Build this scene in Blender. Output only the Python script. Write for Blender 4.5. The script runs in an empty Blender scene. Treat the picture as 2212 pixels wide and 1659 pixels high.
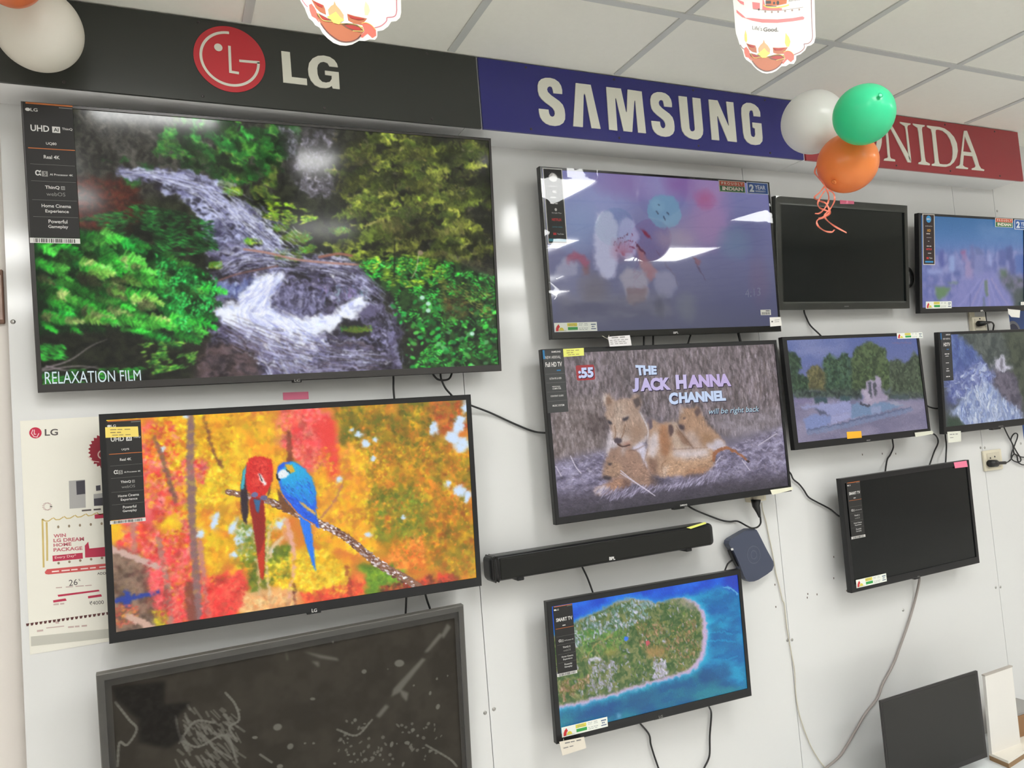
import bpy, bmesh, math, random
import numpy as np
from mathutils import Matrix, Vector
from mathutils.geometry import tessellate_polygon
random.seed(7)
scene = bpy.context.scene
col = scene.collection
W, H = 2212.0, 1659.0
# ------------------------------------------------------------------ camera, world, exposure
F_PX, YAW, PITCH, ROLL = 1662.488, 0.43221, 0.0603, -0.08156
CAM = np.array([0.0, -2.26973, 1.95])
def basis():
    cy, sy, cp, sp = math.cos(YAW), math.sin(YAW), math.cos(PITCH), math.sin(PITCH)
    f = np.array([sy*cp, cy*cp, sp]); r = np.array([cy, -sy, 0.0]); u = np.cross(r, f)
    c, s = math.cos(ROLL), math.sin(ROLL)
    return c*r + s*u, -s*r + c*u, f
RB, UB, FB = basis()
cd = bpy.data.cameras.new('camera'); cam = bpy.data.objects.new('camera', cd); col.objects.link(cam)
cam.matrix_world = Matrix(((RB[0], UB[0], -FB[0], CAM[0]), (RB[1], UB[1], -FB[1], CAM[1]), (RB[2], UB[2], -FB[2], CAM[2]), (0, 0, 0, 1)))
cd.sensor_width = 36.0; cd.sensor_fit = 'HORIZONTAL'; cd.lens = 36.0*F_PX/W; cd.clip_start = 0.02
scene.camera = cam
wd = bpy.data.worlds.new('world'); scene.world = wd; wd.use_nodes = True
wd.node_tree.nodes['Background'].inputs[0].default_value = (0.9, 0.95, 1.0, 1)
wd.node_tree.nodes['Background'].inputs[1].default_value = 0.4
vs = scene.view_settings
scene.display_settings.display_device = 'sRGB'
vs.view_transform = 'Standard'; vs.look = 'None'; vs.exposure = 0.0; vs.gamma = 1.0; vs.use_curve_mapping = False
scene.cycles.use_denoising = True
scene.cycles.max_bounces = 8
scene.cycles.sample_clamp_indirect = 6.0
LIGHT = 18.0          # radiance of the ceiling light diffusers
ZT, ZB, DS = 3.1241, 2.8927, 0.13605      # ceiling, sign bottom, sign depth

# ------------------------------------------------------------------ pixel rays -> points on real planes
def ray(u, v):
    return FB + RB*((u-W/2)/F_PX) - UB*((v-H/2)/F_PX)
def on_y(u, v, y):
    d = ray(u, v); return CAM + d*((y-CAM[1])/d[1])
def on_z(u, v, z):
    d = ray(u, v); return CAM + d*((z-CAM[2])/d[2])
def on_plane(u, v, p, n):
    d = ray(u, v); return CAM + d*(np.dot(np.array(p)-CAM, n)/np.dot(d, n))
def at_depth(u, v, dep):
    return CAM + ray(u, v)*dep
def Z(ox, oy, s):
    return lambda *pts: [(ox+x/s, oy+y/s) for x, y in pts]

# ------------------------------------------------------------------ materials
def lin(c):
    out = []
    for x in c[:3]:
        x /= 255.0
        out.append(x/12.92 if x <= 0.04045 else ((x+0.055)/1.055)**2.4)
    return (*out, 1.0)
MATS = {}
def mat(name, rgb, rough=0.5, spec=0.5, metal=0.0, coat=0.0, emit=None, es=0.0, trans=0.0, noise=None, bump=None):
    if name in MATS: return MATS[name]
    m = bpy.data.materials.new(name); m.use_nodes = True; nt = m.node_tree; b = nt.nodes['Principled BSDF']
    b.inputs['Base Color'].default_value = lin(rgb); b.inputs['Roughness'].default_value = rough
    b.inputs['Specular IOR Level'].default_value = spec; b.inputs['Metallic'].default_value = metal
    b.inputs['Coat Weight'].default_value = coat; b.inputs['Coat Roughness'].default_value = 0.05
    if emit: b.inputs['Emission Color'].default_value = lin(emit); b.inputs['Emission Strength'].default_value = es
    if noise:
        sc, amt = noise
        tc = nt.nodes.new('ShaderNodeTexCoord'); n = nt.nodes.new('ShaderNodeTexNoise'); n.inputs['Scale'].default_value = sc; n.inputs['Detail'].default_value = 4
        nt.links.new(tc.outputs['Object'], n.inputs['Vector'])
        mx = nt.nodes.new('ShaderNodeMix'); mx.data_type = 'RGBA'
        c = lin(rgb); mx.inputs[6].default_value = tuple(x*(1-amt) for x in c[:3])+(1,); mx.inputs[7].default_value = tuple(min(1, x*(1+amt)) for x in c[:3])+(1,)
        nt.links.new(n.outputs['Fac'], mx.inputs[0]); nt.links.new(mx.outputs[2], b.inputs['Base Color'])
    if bump:
        sc, st = bump
        tc = nt.nodes.new('ShaderNodeTexCoord'); n = nt.nodes.new('ShaderNodeTexNoise'); n.inputs['Scale'].default_value = sc
        nt.links.new(tc.outputs['Object'], n.inputs['Vector'])
        bp = nt.nodes.new('ShaderNodeBump'); bp.inputs['Strength'].default_value = st; bp.inputs['Distance'].default_value = 0.01
        nt.links.new(n.outputs['Fac'], bp.inputs['Height']); nt.links.new(bp.outputs[0], b.inputs['Normal'])
    if trans:
        t = nt.nodes.new('ShaderNodeBsdfTranslucent'); t.inputs[0].default_value = lin(rgb)
        ms = nt.nodes.new('ShaderNodeMixShader'); ms.inputs[0].default_value = trans
        nt.links.new(b.outputs[0], ms.inputs[1]); nt.links.new(t.outputs[0], ms.inputs[2])
        nt.links.new(ms.outputs[0], nt.nodes['Material Output'].inputs[0])
    MATS[name] = m; return m
def ink(r, g, b): return mat('ink_%d_%d_%d' % (r, g, b), (r, g, b), 0.55, 0.3)
def glow(r, g, b):
    return mat('glow_%d_%d_%d' % (r, g, b), (0, 0, 0), 0.3, 0.3, emit=(r, g, b), es=1.0)
def screen_mat(name, rough, spec, strength, base=False, coat=0.0):
    m = bpy.data.materials.new(name); m.use_nodes = True; nt = m.node_tree; b = nt.nodes['Principled BSDF']
    a = nt.nodes.new('ShaderNodeVertexColor'); a.layer_name = 'picture'
    b.inputs['Roughness'].default_value = rough; b.inputs['Specular IOR Level'].default_value = spec; b.inputs['Coat Weight'].default_value = coat
    b.inputs['Coat Roughness'].default_value = 0.02
    if base: nt.links.new(a.outputs[0], b.inputs['Base Color'])
    else:
        b.inputs['Base Color'].default_value = (0.004, 0.004, 0.005, 1)
        nt.links.new(a.outputs[0], b.inputs['Emission Color']); b.inputs['Emission Strength'].default_value = strength
    return m
def film_mat():
    m = bpy.data.materials.new('clear_film'); m.use_nodes = True; nt = m.node_tree
    for n in list(nt.nodes):
        if n.type != 'OUTPUT_MATERIAL': nt.nodes.remove(n)
    t = nt.nodes.new('ShaderNodeBsdfTransparent'); g = nt.nodes.new('ShaderNodeBsdfGlossy'); g.inputs['Roughness'].default_value = 0.02
    fr = nt.nodes.new('ShaderNodeFresnel'); fr.inputs[0].default_value = 1.55
    ma = nt.nodes.new('ShaderNodeMath'); ma.operation = 'MULTIPLY_ADD'; ma.inputs[1].default_value = .95; ma.inputs[2].default_value = 0.0
    ms = nt.nodes.new('ShaderNodeMixShader')
    nt.links.new(fr.outputs[0], ma.inputs[0]); nt.links.new(ma.outputs[0], ms.inputs[0]); nt.links.new(t.outputs[0], ms.inputs[1]); nt.links.new(g.outputs[0], ms.inputs[2])
    nt.links.new(ms.outputs[0], nt.nodes['Material Output'].inputs[0]); return m
FILM = film_mat()
M_WALL = mat('white_laminate', (225, 225, 224), 0.11, 0.5, noise=(1.5, 0.02))
M_SOFFIT = mat('soffit_laminate', (238, 238, 238), 0.3, 0.4)
M_BASE = mat('base_wall_paint', (232, 225, 219), 0.5)
M_TILE = mat('ceiling_tile', (247, 246, 236), 0.85, 0.2, noise=(60, 0.02))
M_TBAR = mat('ceiling_tbar', (208, 210, 206), 0.5)
M_BLACK = mat('black_plastic', (26, 26, 28), 0.35, 0.4)
M_BLACKG = mat('gloss_black_plastic', (14, 14, 16), 0.2, 0.5)
M_GREYB = mat('dark_grey_bezel', (70, 68, 68), 0.3, 0.5, metal=0.5)
M_CABLE = mat('cable_rubber', (24, 24, 25), 0.4)
M_WHITE = ink(238, 236, 230)
M_SIL = mat('screw_steel', (170, 168, 165), 0.3, metal=0.9)
M_BEIGE = mat('socket_plastic', (226, 218, 196), 0.35)
M_LAB = ink(60, 59, 58)

# ------------------------------------------------------------------ object helpers
MW = {}
def link(o, parent=None):
    col.objects.link(o)
    if parent is not None: o.parent = parent; MW[o.name] = MW[parent.name]
    else: MW[o.name] = o.matrix_world.copy()
    return o
def empty(name, loc=(0, 0, 0), M=None):
    o = bpy.data.objects.new(name, None); o.empty_display_size = 0.05
    o.matrix_world = M if M is not None else Matrix.Translation(Vector(loc))
    col.objects.link(o); MW[o.name] = o.matrix_world.copy(); return o
def tag(o, label=None, cat=None, group=None, kind=None):
    if label: o['label'] = label
    if cat: o['category'] = cat
    if group: o['group'] = group
    if kind: o['kind'] = kind
    return o
def obj(name, bm, m, parent=None, world=True, smooth=False, origin=None):
    """one mesh object; bm in world coordinates (world=True) or already local to the parent"""
    if parent is not None and world:
        bmesh.ops.transform(bm, matrix=MW[parent.name].inverted(), verts=bm.verts)
    if parent is None and origin is None and bm.verts:
        cs = np.array([v.co[:] for v in bm.verts]); origin = (cs[:, 0].mean(), cs[:, 1].mean(), cs[:, 2].min())
    if parent is None:
        bmesh.ops.translate(bm, vec=-Vector(origin), verts=bm.verts)
    me = bpy.data.meshes.new(name); bm.to_mesh(me); bm.free()
    if smooth:
        for p in me.polygons: p.use_smooth = True
    me.materials.append(m)
    o = bpy.data.objects.new(name, me)
    if parent is None: o.location = origin; col.objects.link(o); MW[o.name] = Matrix.Translation(Vector(origin))
    else: link(o, parent)
    return o
def BM(): return bmesh.new()
def box(bm, x0, x1, y0, y1, z0, z1, bevel=0.0, seg=2):
    r = bmesh.ops.create_cube(bm, size=1.0); vs_ = r['verts']
    bmesh.ops.scale(bm, vec=(x1-x0, y1-y0, z1-z0), verts=vs_); bmesh.ops.translate(bm, vec=((x0+x1)/2, (y0+y1)/2, (z0+z1)/2), verts=vs_)
    if bevel:
        es = list({e for v in vs_ for e in v.link_edges})
        bmesh.ops.bevel(bm, geom=es, offset=bevel, segments=seg, affect='EDGES', profile=0.5)
    return bm
def prism(bm, loops, normal, thick):
    """loops: [outer, hole...] of 3D points (coplanar); front face towards normal, extruded back by thick"""
    n = Vector(normal).normalized(); loops = [[Vector(p) for p in l] for l in loops]
    tris = tessellate_polygon(loops); flat = [p for l in loops for p in l]
    fv = [bm.verts.new(p) for p in flat]; bv = [bm.verts.new(p - n*thick) for p in flat]
    for t in tris:
        a, b, c = (flat[i] for i in t)
        t = t if (b-a).cross(c-a).dot(n) > 0 else t[::-1]
        try: bm.faces.new([fv[i] for i in t]); bm.faces.new([bv[i] for i in t[::-1]])
        except ValueError: pass
    k = 0
    for l in loops:
        for i in range(len(l)):
            j = (i+1) % len(l)
            try: bm.faces.new([fv[k+i], bv[k+i], bv[k+j], fv[k+j]])
            except ValueError: pass
        k += len(l)
    return bm
def smooth_pts(pts, n=6):
    P = [np.array(p, float) for p in pts]; P = [2*P[0]-P[1]] + P + [2*P[-1]-P[-2]]; out = []
    for i in range(1, len(P)-2):
        for k in range(n):
            t = k/n; a, b, c, d = P[i-1], P[i], P[i+1], P[i+2]
            out.append(0.5*(2*b + (c-a)*t + (2*a-5*b+4*c-d)*t*t + (3*b-a-3*c+d)*t**3))
    out.append(P[-2]); return out
def tube(bm, pts, r, seg=8, n=6, sm=True):
    pts = smooth_pts(pts, n) if sm and len(pts) > 2 else [np.array(p, float) for p in pts]
    rings = []; up = np.array([0, 1.0, 0.3])
    for i, p in enumerate(pts):
        t = pts[min(i+1, len(pts)-1)] - pts[max(i-1, 0)]; t /= (np.linalg.norm(t)+1e-12)
        a = np.cross(t, up); a /= (np.linalg.norm(a)+1e-9); b = np.cross(t, a)
        rr = r(i/(len(pts)-1)) if callable(r) else r
        rings.append([bm.verts.new(p + rr*(math.cos(2*math.pi*k/seg)*a + math.sin(2*math.pi*k/seg)*b)) for k in range(seg)])
    for A, B in zip(rings, rings[1:]):
        for k in range(seg): bm.faces.new([A[k], A[(k+1) % seg], B[(k+1) % seg], B[k]])
    bm.faces.new(rings[0][::-1]); bm.faces.new(rings[-1]); return bm
def strip(bm, pts, w, normal, thick, closed=False):
    """flat ribbon of width w along pts lying in the plane with this normal"""
    n = np.array(normal, float); n /= np.linalg.norm(n); P = [np.array(p, float) for p in pts]; N = len(P); L = []; R_ = []
    for i, p in enumerate(P):
        a = P[(i-1) % N] if closed else P[max(i-1, 0)]; b = P[(i+1) % N] if closed else P[min(i+1, N-1)]
        t1 = p-a; t2 = b-p; l1, l2 = np.linalg.norm(t1), np.linalg.norm(t2)
        t1 = t1/l1 if l1 > 1e-9 else t2/l2; t2 = t2/l2 if l2 > 1e-9 else t1
        t = t1+t2; t /= np.linalg.norm(t); s = np.cross(n, t); k = max(0.4, abs(np.dot(t, t1)))
        L.append(p + s*w/2/k); R_.append(p - s*w/2/k)
    vf = [(bm.verts.new(a), bm.verts.new(b), bm.verts.new(a-n*thick), bm.verts.new(b-n*thick)) for a, b in zip(L, R_)]
    rng = range(N if closed else N-1)
    for i in rng:
        A, B = vf[i], vf[(i+1) % N]
        bm.faces.new([A[0], A[1], B[1], B[0]]); bm.faces.new([A[2], B[2], B[3], A[3]])
        bm.faces.new([A[0], B[0], B[2], A[2]]); bm.faces.new([A[1], A[3], B[3], B[1]])
    if not closed:
        for A in (vf[0], vf[-1]): bm.faces.new([A[0], A[2], A[3], A[1]])
    return bm
def ellipse3(c, ax, az, n=40, a0=0.0, a1=2*math.pi):
    c, ax, az = np.array(c), np.array(ax), np.array(az)
    return [c + ax*math.cos(a0+(a1-a0)*i/n) + az*math.sin(a0+(a1-a0)*i/n) for i in range(n if abs(a1-a0-2*math.pi) < 1e-6 else n+1)]
def lathe(bm, prof, M, seg=40):
    rings = []
    for r, z in prof:
        if r < 1e-6: rings.append([bm.verts.new(M @ Vector((0, 0, z)))])
        else: rings.append([bm.verts.new(M @ Vector((r*math.cos(2*math.pi*k/seg), r*math.sin(2*math.pi*k/seg), z))) for k in range(seg)])
    for A, B in zip(rings, rings[1:]):
        if len(A) == 1 and len(B) == 1: continue
        for k in range(seg):
            a, b = (A[0], A[0]) if len(A) == 1 else (A[k], A[(k+1) % seg]); c, d = (B[0], B[0]) if len(B) == 1 else (B[k], B[(k+1) % seg])
            f = [v for i, v in enumerate((a, b, d, c)) if v not in (a, b, d, c)[:i]]
            if len(f) > 2: bm.faces.new(f)
    bmesh.ops.recalc_face_normals(bm, faces=bm.faces); return bm
# ------------------------------------------------------------------ lettering
_tc = {}
def text_geo(s, bold=0.0, shear=0.0):
    k = (s, bold, shear)
    if k not in _tc:
        cu = bpy.data.curves.new('t', 'FONT'); cu.body = s; cu.size = 1.0; cu.offset = bold; cu.shear = shear; cu.resolution_u = 3; cu.fill_mode = 'FRONT'
        o = bpy.data.objects.new('t', cu); col.objects.link(o); bpy.context.view_layer.update()
        me = bpy.data.meshes.new_from_object(o.evaluated_get(bpy.context.evaluated_depsgraph_get()))
        V = np.array([v.co[:2] for v in me.vertices]) if len(me.vertices) else np.zeros((0, 2)); Fs = [tuple(p.vertices) for p in me.polygons]
        bpy.data.objects.remove(o); bpy.data.curves.remove(cu); bpy.data.meshes.remove(me)
        if len(V): V = (V-V.min(0))/(V.max(0)-V.min(0)+1e-9)
        _tc[k] = (V, Fs)
    return _tc[k]
def put_text(bm, s, quad, bold=0.0, shear=0.0):
    """letters stretched to fill the 3D quad TL,TR,BR,BL"""
    if s[0] == '~':                      # print too small to read: short ink dashes
        q = [np.array(p, float) for p in quad]; n = max(1, len(s)-1); x = 0.0
        for i in range(n):
            w_ = (1.0/n)*(.62+.3*((i*7+len(s)) % 5)/5); P_ = [(q[3]*(1-u)+q[2]*u)*(1-v)+(q[0]*(1-u)+q[1]*u)*v for u, v in ((i/n, .2), (i/n+w_, .2), (i/n+w_, .8), (i/n, .8))]; bm.faces.new([bm.verts.new(p) for p in P_])
        return bm
    V, Fs = text_geo(s, bold, shear); q = [np.array(p, float) for p in quad]
    vv = [bm.verts.new((q[3]*(1-x)+q[2]*x)*(1-y) + (q[0]*(1-x)+q[1]*x)*y) for x, y in V]
    for f in Fs:
        try: bm.faces.new([vv[i] for i in f])
        except ValueError: pass
    return bm
# ------------------------------------------------------------------ picture painter (numpy canvas, drawn in code)
rng = np.random.default_rng(11)
def vnoise(h, w, cell, octs=3, ax=1.0, seed=0):
    """value noise 0..1; ax stretches it along x"""
    r = np.random.default_rng(seed); out = np.zeros((h, w)); amp = 1.0; tot = 0
    for o in range(octs):
        c = max(1.0, cell/2**o); cx = c*ax
        gh, gw = int(h/c)+3, int(w/cx)+3; g = r.random((gh, gw))
        y = np.arange(h)/c; x = np.arange(w)/cx; yi, xi = y.astype(int), x.astype(int); fy, fx = y-yi, x-xi
        fy, fx = (fy*fy*(3-2*fy))[:, None], (fx*fx*(3-2*fx))[None]
        a = g[np.ix_(yi, xi)]; b = g[np.ix_(yi, xi+1)]; c_ = g[np.ix_(yi+1, xi)]; d = g[np.ix_(yi+1, xi+1)]
        out += amp*((a*(1-fx)+b*fx)*(1-fy) + (c_*(1-fx)+d*fx)*fy); tot += amp; amp *= 0.55
    return out/tot
class Canvas:
    def __init__(s, quad, w, h, base):
        s.w, s.h = w, h; s.img = np.zeros((h, w, 3)); s.img[:] = np.array(base)
        src = np.array(quad, float); dst = np.array([(0, 0), (w, 0), (w, h), (0, h)], float); A = []; b = []
        for (x, y), (X, Y) in zip(src, dst):
            A += [[x, y, 1, 0, 0, 0, -X*x, -X*y], [0, 0, 0, x, y, 1, -Y*x, -Y*y]]; b += [X, Y]
        s.Hm = np.append(np.linalg.solve(np.array(A), np.array(b)), 1).reshape(3, 3)
        s.k = w/(np.linalg.norm(src[1]-src[0])/2+np.linalg.norm(src[2]-src[3])/2)
    def P(s, pts):
        p = np.array(pts, float).reshape(-1, 2); q = np.c_[p, np.ones(len(p))] @ s.Hm.T; return q[:, :2]/q[:, 2:]
    def _mix(s, y0, y1, x0, x1, m, c):
        reg = s.img[y0:y1, x0:x1]; reg += (np.asarray(c, float)-reg)*m[..., None]
    def mask(s, pts, feather=0.0, cv=False):
        p = np.array(pts, float) if cv else s.P(pts); f = feather*s.k
        x0, y0 = np.floor(p.min(0)-f-1).astype(int); x1, y1 = np.ceil(p.max(0)+f+2).astype(int)
        x0, y0, x1, y1 = max(x0, 0), max(y0, 0), min(x1, s.w), min(y1, s.h)
        if x1 <= x0 or y1 <= y0: return None
        m = np.zeros((y1-y0, x1-x0)); S = 2
        for sy in range(S):
            for sx in range(S):
                X = np.arange(x0, x1)[None]+(sx+.5)/S; Y = np.arange(y0, y1)[:, None]+(sy+.5)/S; ins = np.zeros(m.shape, bool)
                for a, b in zip(p, np.roll(p, -1, 0)):
                    if a[1] == b[1]: continue
                    ins ^= ((a[1] > Y) != (b[1] > Y)) & (X < (b[0]-a[0])*(Y-a[1])/(b[1]-a[1])+a[0])
                m += ins/S/S
        if f > 0.7:
            r = int(max(1, round(f/1.5)))
            for _ in range(2):
                for ax in (0, 1):
                    c = np.cumsum(np.pad(m, [(r+1, r) if a == ax else (0, 0) for a in (0, 1)], mode='edge'), axis=ax); n = 2*r+1
                    m = (c[n:]-c[:-n])/n if ax == 0 else (c[:, n:]-c[:, :-n])/n
        return y0, y1, x0, x1, m
    def poly(s, pts, c, a=1.0, feather=0.0):
        r = s.mask(pts, feather)
        if r: s._mix(*r[:4], r[4]*a, c)
    def fill(s, pts, c1, c2, cell=8, ax=1.0, a=1.0, feather=3.0, seed=1, contrast=1.6, octs=3):
        """noise mix of two colours inside a polygon"""
        r = s.mask(pts, feather)
        if not r: return
        y0, y1, x0, x1, m = r; n = vnoise(s.h, s.w, cell*s.k, octs, ax, seed)[y0:y1, x0:x1]; n = np.clip((n-.5)*contrast*1.6+.5, 0, 1)[..., None]
        s._mix(y0, y1, x0, x1, m*a, np.array(c1)*(1-n)+np.array(c2)*n)
    def grad(s, pts, c1, c2, a=1.0, feather=0.0, horiz=False):
        r = s.mask(pts, feather)
        if not r: return
        y0, y1, x0, x1, m = r
        t = np.linspace(0, 1, (x1-x0) if horiz else (y1-y0)); t = t[None, :, None] if horiz else t[:, None, None]
        s._mix(y0, y1, x0, x1, m*a, np.array(c1)*(1-t)+np.array(c2)*t+np.zeros((y1-y0, x1-x0, 1)))
    def _blob(s, cx, cy, rx, ry, ang, c, a, soft):
        R = max(rx, ry)*1.05+1; x0, x1 = max(int(cx-R), 0), min(int(cx+R)+2, s.w); y0, y1 = max(int(cy-R), 0), min(int(cy+R)+2, s.h)
        if x1 <= x0 or y1 <= y0: return
        dx = np.arange(x0, x1)[None]-cx; dy = np.arange(y0, y1)[:, None]-cy; ca, sa = math.cos(ang), math.sin(ang)
        d = ((dx*ca+dy*sa)/rx)**2 + ((dy*ca-dx*sa)/ry)**2
        s._mix(y0, y1, x0, x1, np.clip((1-d)/soft, 0, 1)*a, c)
    def blob(s, x, y, rx, ry, c, a=1.0, ang=0.0, soft=0.4):
        p = s.P([(x, y)])[0]; s._blob(p[0], p[1], max(rx*s.k, .6), max(ry*s.k, .6), ang, c, a, soft)
    def scatter(s, pts, n, rx, ry, ang, cols, a=(0.7, 1.0), soft=0.6, clump=0, thr=0.5, seed=3, lum=0.0, sz=1.0, thin=1.0):
        """n leaf / dab strokes at random inside a polygon, optionally clumped by noise"""
        r = s.mask(pts)
        if not r: return
        y0, y1, x0, x1, m = r; ok = m > 0.5
        if clump: ok &= vnoise(s.h, s.w, clump*s.k, 2, 1.0, seed)[y0:y1, x0:x1] > thr
        idx = np.flatnonzero(ok)
        if not len(idx): return
        rg = np.random.default_rng(seed+100); pick = rg.choice(idx, n); ww = x1-x0; cols = np.array(cols, float); LN = 1+lum*4*(vnoise(s.h, s.w, 17*s.k, 3, 1.0, seed+9)[y0:y1, x0:x1].ravel()-.5) if lum else None
        U = rg.random((n, 6)); AN = np.clip((vnoise(s.h, s.w, 26*s.k, 2, 1.0, seed+19)[y0:y1, x0:x1].ravel()-.5)*2.2+.5, 0, 1) if lum else None
        for i in range(n):
            k = pick[i]; u = U[i]; c = cols[int(u[0]*len(cols))]*(0.85+0.3*u[1])*(max(.12, LN[k]) if lum else 1)
            s._blob(x0+k % ww+u[2]-.5, y0+k//ww+u[3]-.5, max(.55, sz*s.k*(rx[0]+(rx[1]-rx[0])*u[4])), max(.5, thin*sz*s.k*(ry[0]+(ry[1]-ry[0])*u[4])), ang[0]+(ang[1]-ang[0])*(.7*AN[k]+.3*u[5] if lum else u[5]), np.minimum(c, 255), a[0]+(a[1]-a[0])*u[1], soft)
    def stroke(s, pts, w, c, a=1.0, w2=None, sm=True):
        P = s.P(pts); P = smooth_pts(P, 5) if sm and len(P) > 2 else list(P); n = len(P)
        for i in range(n-1):
            p, q = np.array(P[i]), np.array(P[i+1]); wd_ = (w+((w2 if w2 is not None else w)-w)*i/max(1, n-2))*s.k/2; wd_ = max(wd_, .5)
            x0, y0 = np.maximum(np.floor(np.minimum(p, q)-wd_-1).astype(int), 0); x1, y1 = np.minimum(np.ceil(np.maximum(p, q)+wd_+2).astype(int), (s.w, s.h))
            if x1 <= x0 or y1 <= y0: continue
            d = q-p; L = d@d+1e-9; X = np.arange(x0, x1)[None]+.5-p[0]; Y = np.arange(y0, y1)[:, None]+.5-p[1]
            t = np.clip((X*d[0]+Y*d[1])/L, 0, 1); D = np.hypot(X-t*d[0], Y-t*d[1]); s._mix(y0, y1, x0, x1, np.clip(wd_-D+.5, 0, 1)*a, c)
    def all(s): return [(-9e3, -9e3), (9e3, -9e3), (9e3, 9e3), (-9e3, 9e3)]
    def whole(s): 
        q = np.linalg.inv(s.Hm); o = []
        for x, y in ((0, 0), (s.w, 0), (s.w, s.h), (0, s.h)):
            v = q @ np.array([x, y, 1.0]); o.append((v[0]/v[2], v[1]/v[2]))
        return o
    def blur(s, f):
        r = max(1, int(round(f*s.k/1.5)))
        for _ in range(2):
            for ax in (0, 1):
                c = np.cumsum(np.pad(s.img, [(r+1, r) if a == ax else (0, 0) for a in (0, 1, 2)], mode='edge'), axis=ax); n = 2*r+1
                s.img = (c[n:]-c[:-n])/n if ax == 0 else (c[:, n:]-c[:, :-n])/n
    def warp(s, amp, cell, seed=1):
        """organic edges: shift every pixel by smooth noise"""
        a = amp*s.k*2; dx = (vnoise(s.h, s.w, cell*s.k, 3, 1, seed)-.5)*2*a; dy = (vnoise(s.h, s.w, cell*s.k, 3, 1, seed+50)-.5)*2*a
        X = np.clip(np.arange(s.w)[None]+dx, 0, s.w-1.001); Yy = np.clip(np.arange(s.h)[:, None]+dy, 0, s.h-1.001); xi, yi = X.astype(int), Yy.astype(int); fx, fy = (X-xi)[..., None], (Yy-yi)[..., None]
        s.img = (s.img[yi, xi]*(1-fx)+s.img[yi, xi+1]*fx)*(1-fy)+(s.img[yi+1, xi]*(1-fx)+s.img[yi+1, xi+1]*fx)*fy
    def tex(s, pts, amt, cell, ax=1.0, seed=1, feather=4):
        """multiply brightness by noise inside a polygon"""
        r = s.mask(pts, feather)
        if not r: return
        y0, y1, x0, x1, m = r; n = vnoise(s.h, s.w, max(1.2, cell*s.k), 3, ax, seed)[y0:y1, x0:x1]
        s.img[y0:y1, x0:x1] *= (1+(n-.5)*4*amt*m)[..., None].clip(.15, 2)
    def flow(s, pts, width, n, cols, w=(1, 2.6), L=(.05, .2), a=(.3, .8), seed=1):
        """streaks that follow a current"""
        P = np.array(smooth_pts(pts, 10)); N = len(P); rg = np.random.default_rng(seed); wid = np.interp(np.arange(N), np.linspace(0, N-1, len(width)), width)
        T = np.gradient(P, axis=0); T /= np.linalg.norm(T, axis=1)[:, None]+1e-9; Nn = np.c_[-T[:, 1], T[:, 0]]; cols = np.array(cols, float)
        for i in range(n):
            o = (rg.random()+rg.random()-1); i0 = int(rg.random()*(N-3)); k = max(2, int(N*(L[0]+(L[1]-L[0])*rg.random()))); i1 = min(N-1, i0+k); jj = rg.random()*6
            q = [P[j]+Nn[j]*(o*wid[j]/2+1.6*math.sin(j*.9+jj)) for j in range(i0, i1+1, max(1, k//4))]
            if len(q) > 1: s.stroke(q, w[0]+(w[1]-w[0])*rg.random(), cols[int(rg.random()*len(cols))], a[0]+(a[1]-a[0])*rg.random(), sm=False)
    def fur(s, pts, n, L, ang, amt=.2, w=.8, seed=1):
        """short hairs in the colour already there, a little lighter or darker"""
        r = s.mask(pts)
        if not r: return
        y0, y1, x0, x1, m = r; idx = np.flatnonzero(m > .5); rg = np.random.default_rng(seed); pk = rg.choice(idx, n); U = rg.random((n, 3)); ww = x1-x0; src = s.img.copy()
        for i in range(n):
            x, y = x0+pk[i] % ww, y0+pk[i]//ww; s._blob(x, y, max(.8, s.k*(L[0]+(L[1]-L[0])*U[i, 0])), max(.5, w*s.k), ang[0]+(ang[1]-ang[0])*U[i, 1], np.minimum(255, src[y, x]*(1+amt*(2*U[i, 2]-1))), .75, .8)
    def spray(s, x, y, L, ang, col, r, droop=.15, w=1.7):
        """one conifer or fern frond"""
        n = max(6, int(L/2.0)); ca, sa = math.cos(ang), math.sin(ang); c0 = np.array(col, float)
        for i in range(n):
            t = i/n; px, py = x+ca*L*t, y+sa*L*t+droop*L*t*t; l = L*.26*(1-.7*t)*(.5+.9*r.random())
            for sd in (-1, 1):
                a = ang+sd*(.75+.5*r.random())+droop*t; v = (.5+.75*r.random())*(.75+.5*t); s.stroke([(px, py), (px+l*math.cos(a), py+l*math.sin(a))], w*(.7+.6*r.random()), np.minimum(255, c0*v), .85, .7, sm=False)
        s.stroke([(x, y), (x+ca*L, y+sa*L+droop*L)], 1.2, c0*.5, .5, sm=False)
    def sprays(s, pts, n, L, ang, cols, seed, droop=.15, w=1.7):
        r0 = s.mask(pts)
        if not r0: return
        y0, y1, x0, x1, m = r0; idx = np.flatnonzero(m > .5); r = np.random.default_rng(seed); inv = np.linalg.inv(s.Hm); pk = r.choice(idx, n); nz = vnoise(s.h, s.w, 40*s.k, 2, 1, seed)
        for k in np.sort(pk):
            cx, cy = x0+k % (x1-x0), y0+k//(x1-x0); v = inv @ np.array([cx, cy, 1.0]); x, y = v[:2]/v[2]; LL = L[0]+(L[1]-L[0])*r.random(); br = .3+1.25*np.clip((nz[cy, cx]-.5)*2+.5, 0, 1)*(.6+.7*r.random())
            s.blob(x+math.cos(ang[0])*LL*.4, y+LL*.22, LL*.5, LL*.16, (8, 12, 8), .4, .1, 1.0); s.spray(x, y, LL, ang[0]+(ang[1]-ang[0])*r.random(), np.array(cols[int(r.random()*len(cols))])*br, r, droop, w)
    def grain(s, amt, seed=5): s.img += (np.random.default_rng(seed).random((s.h, s.w, 1))-.5)*2*amt

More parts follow.
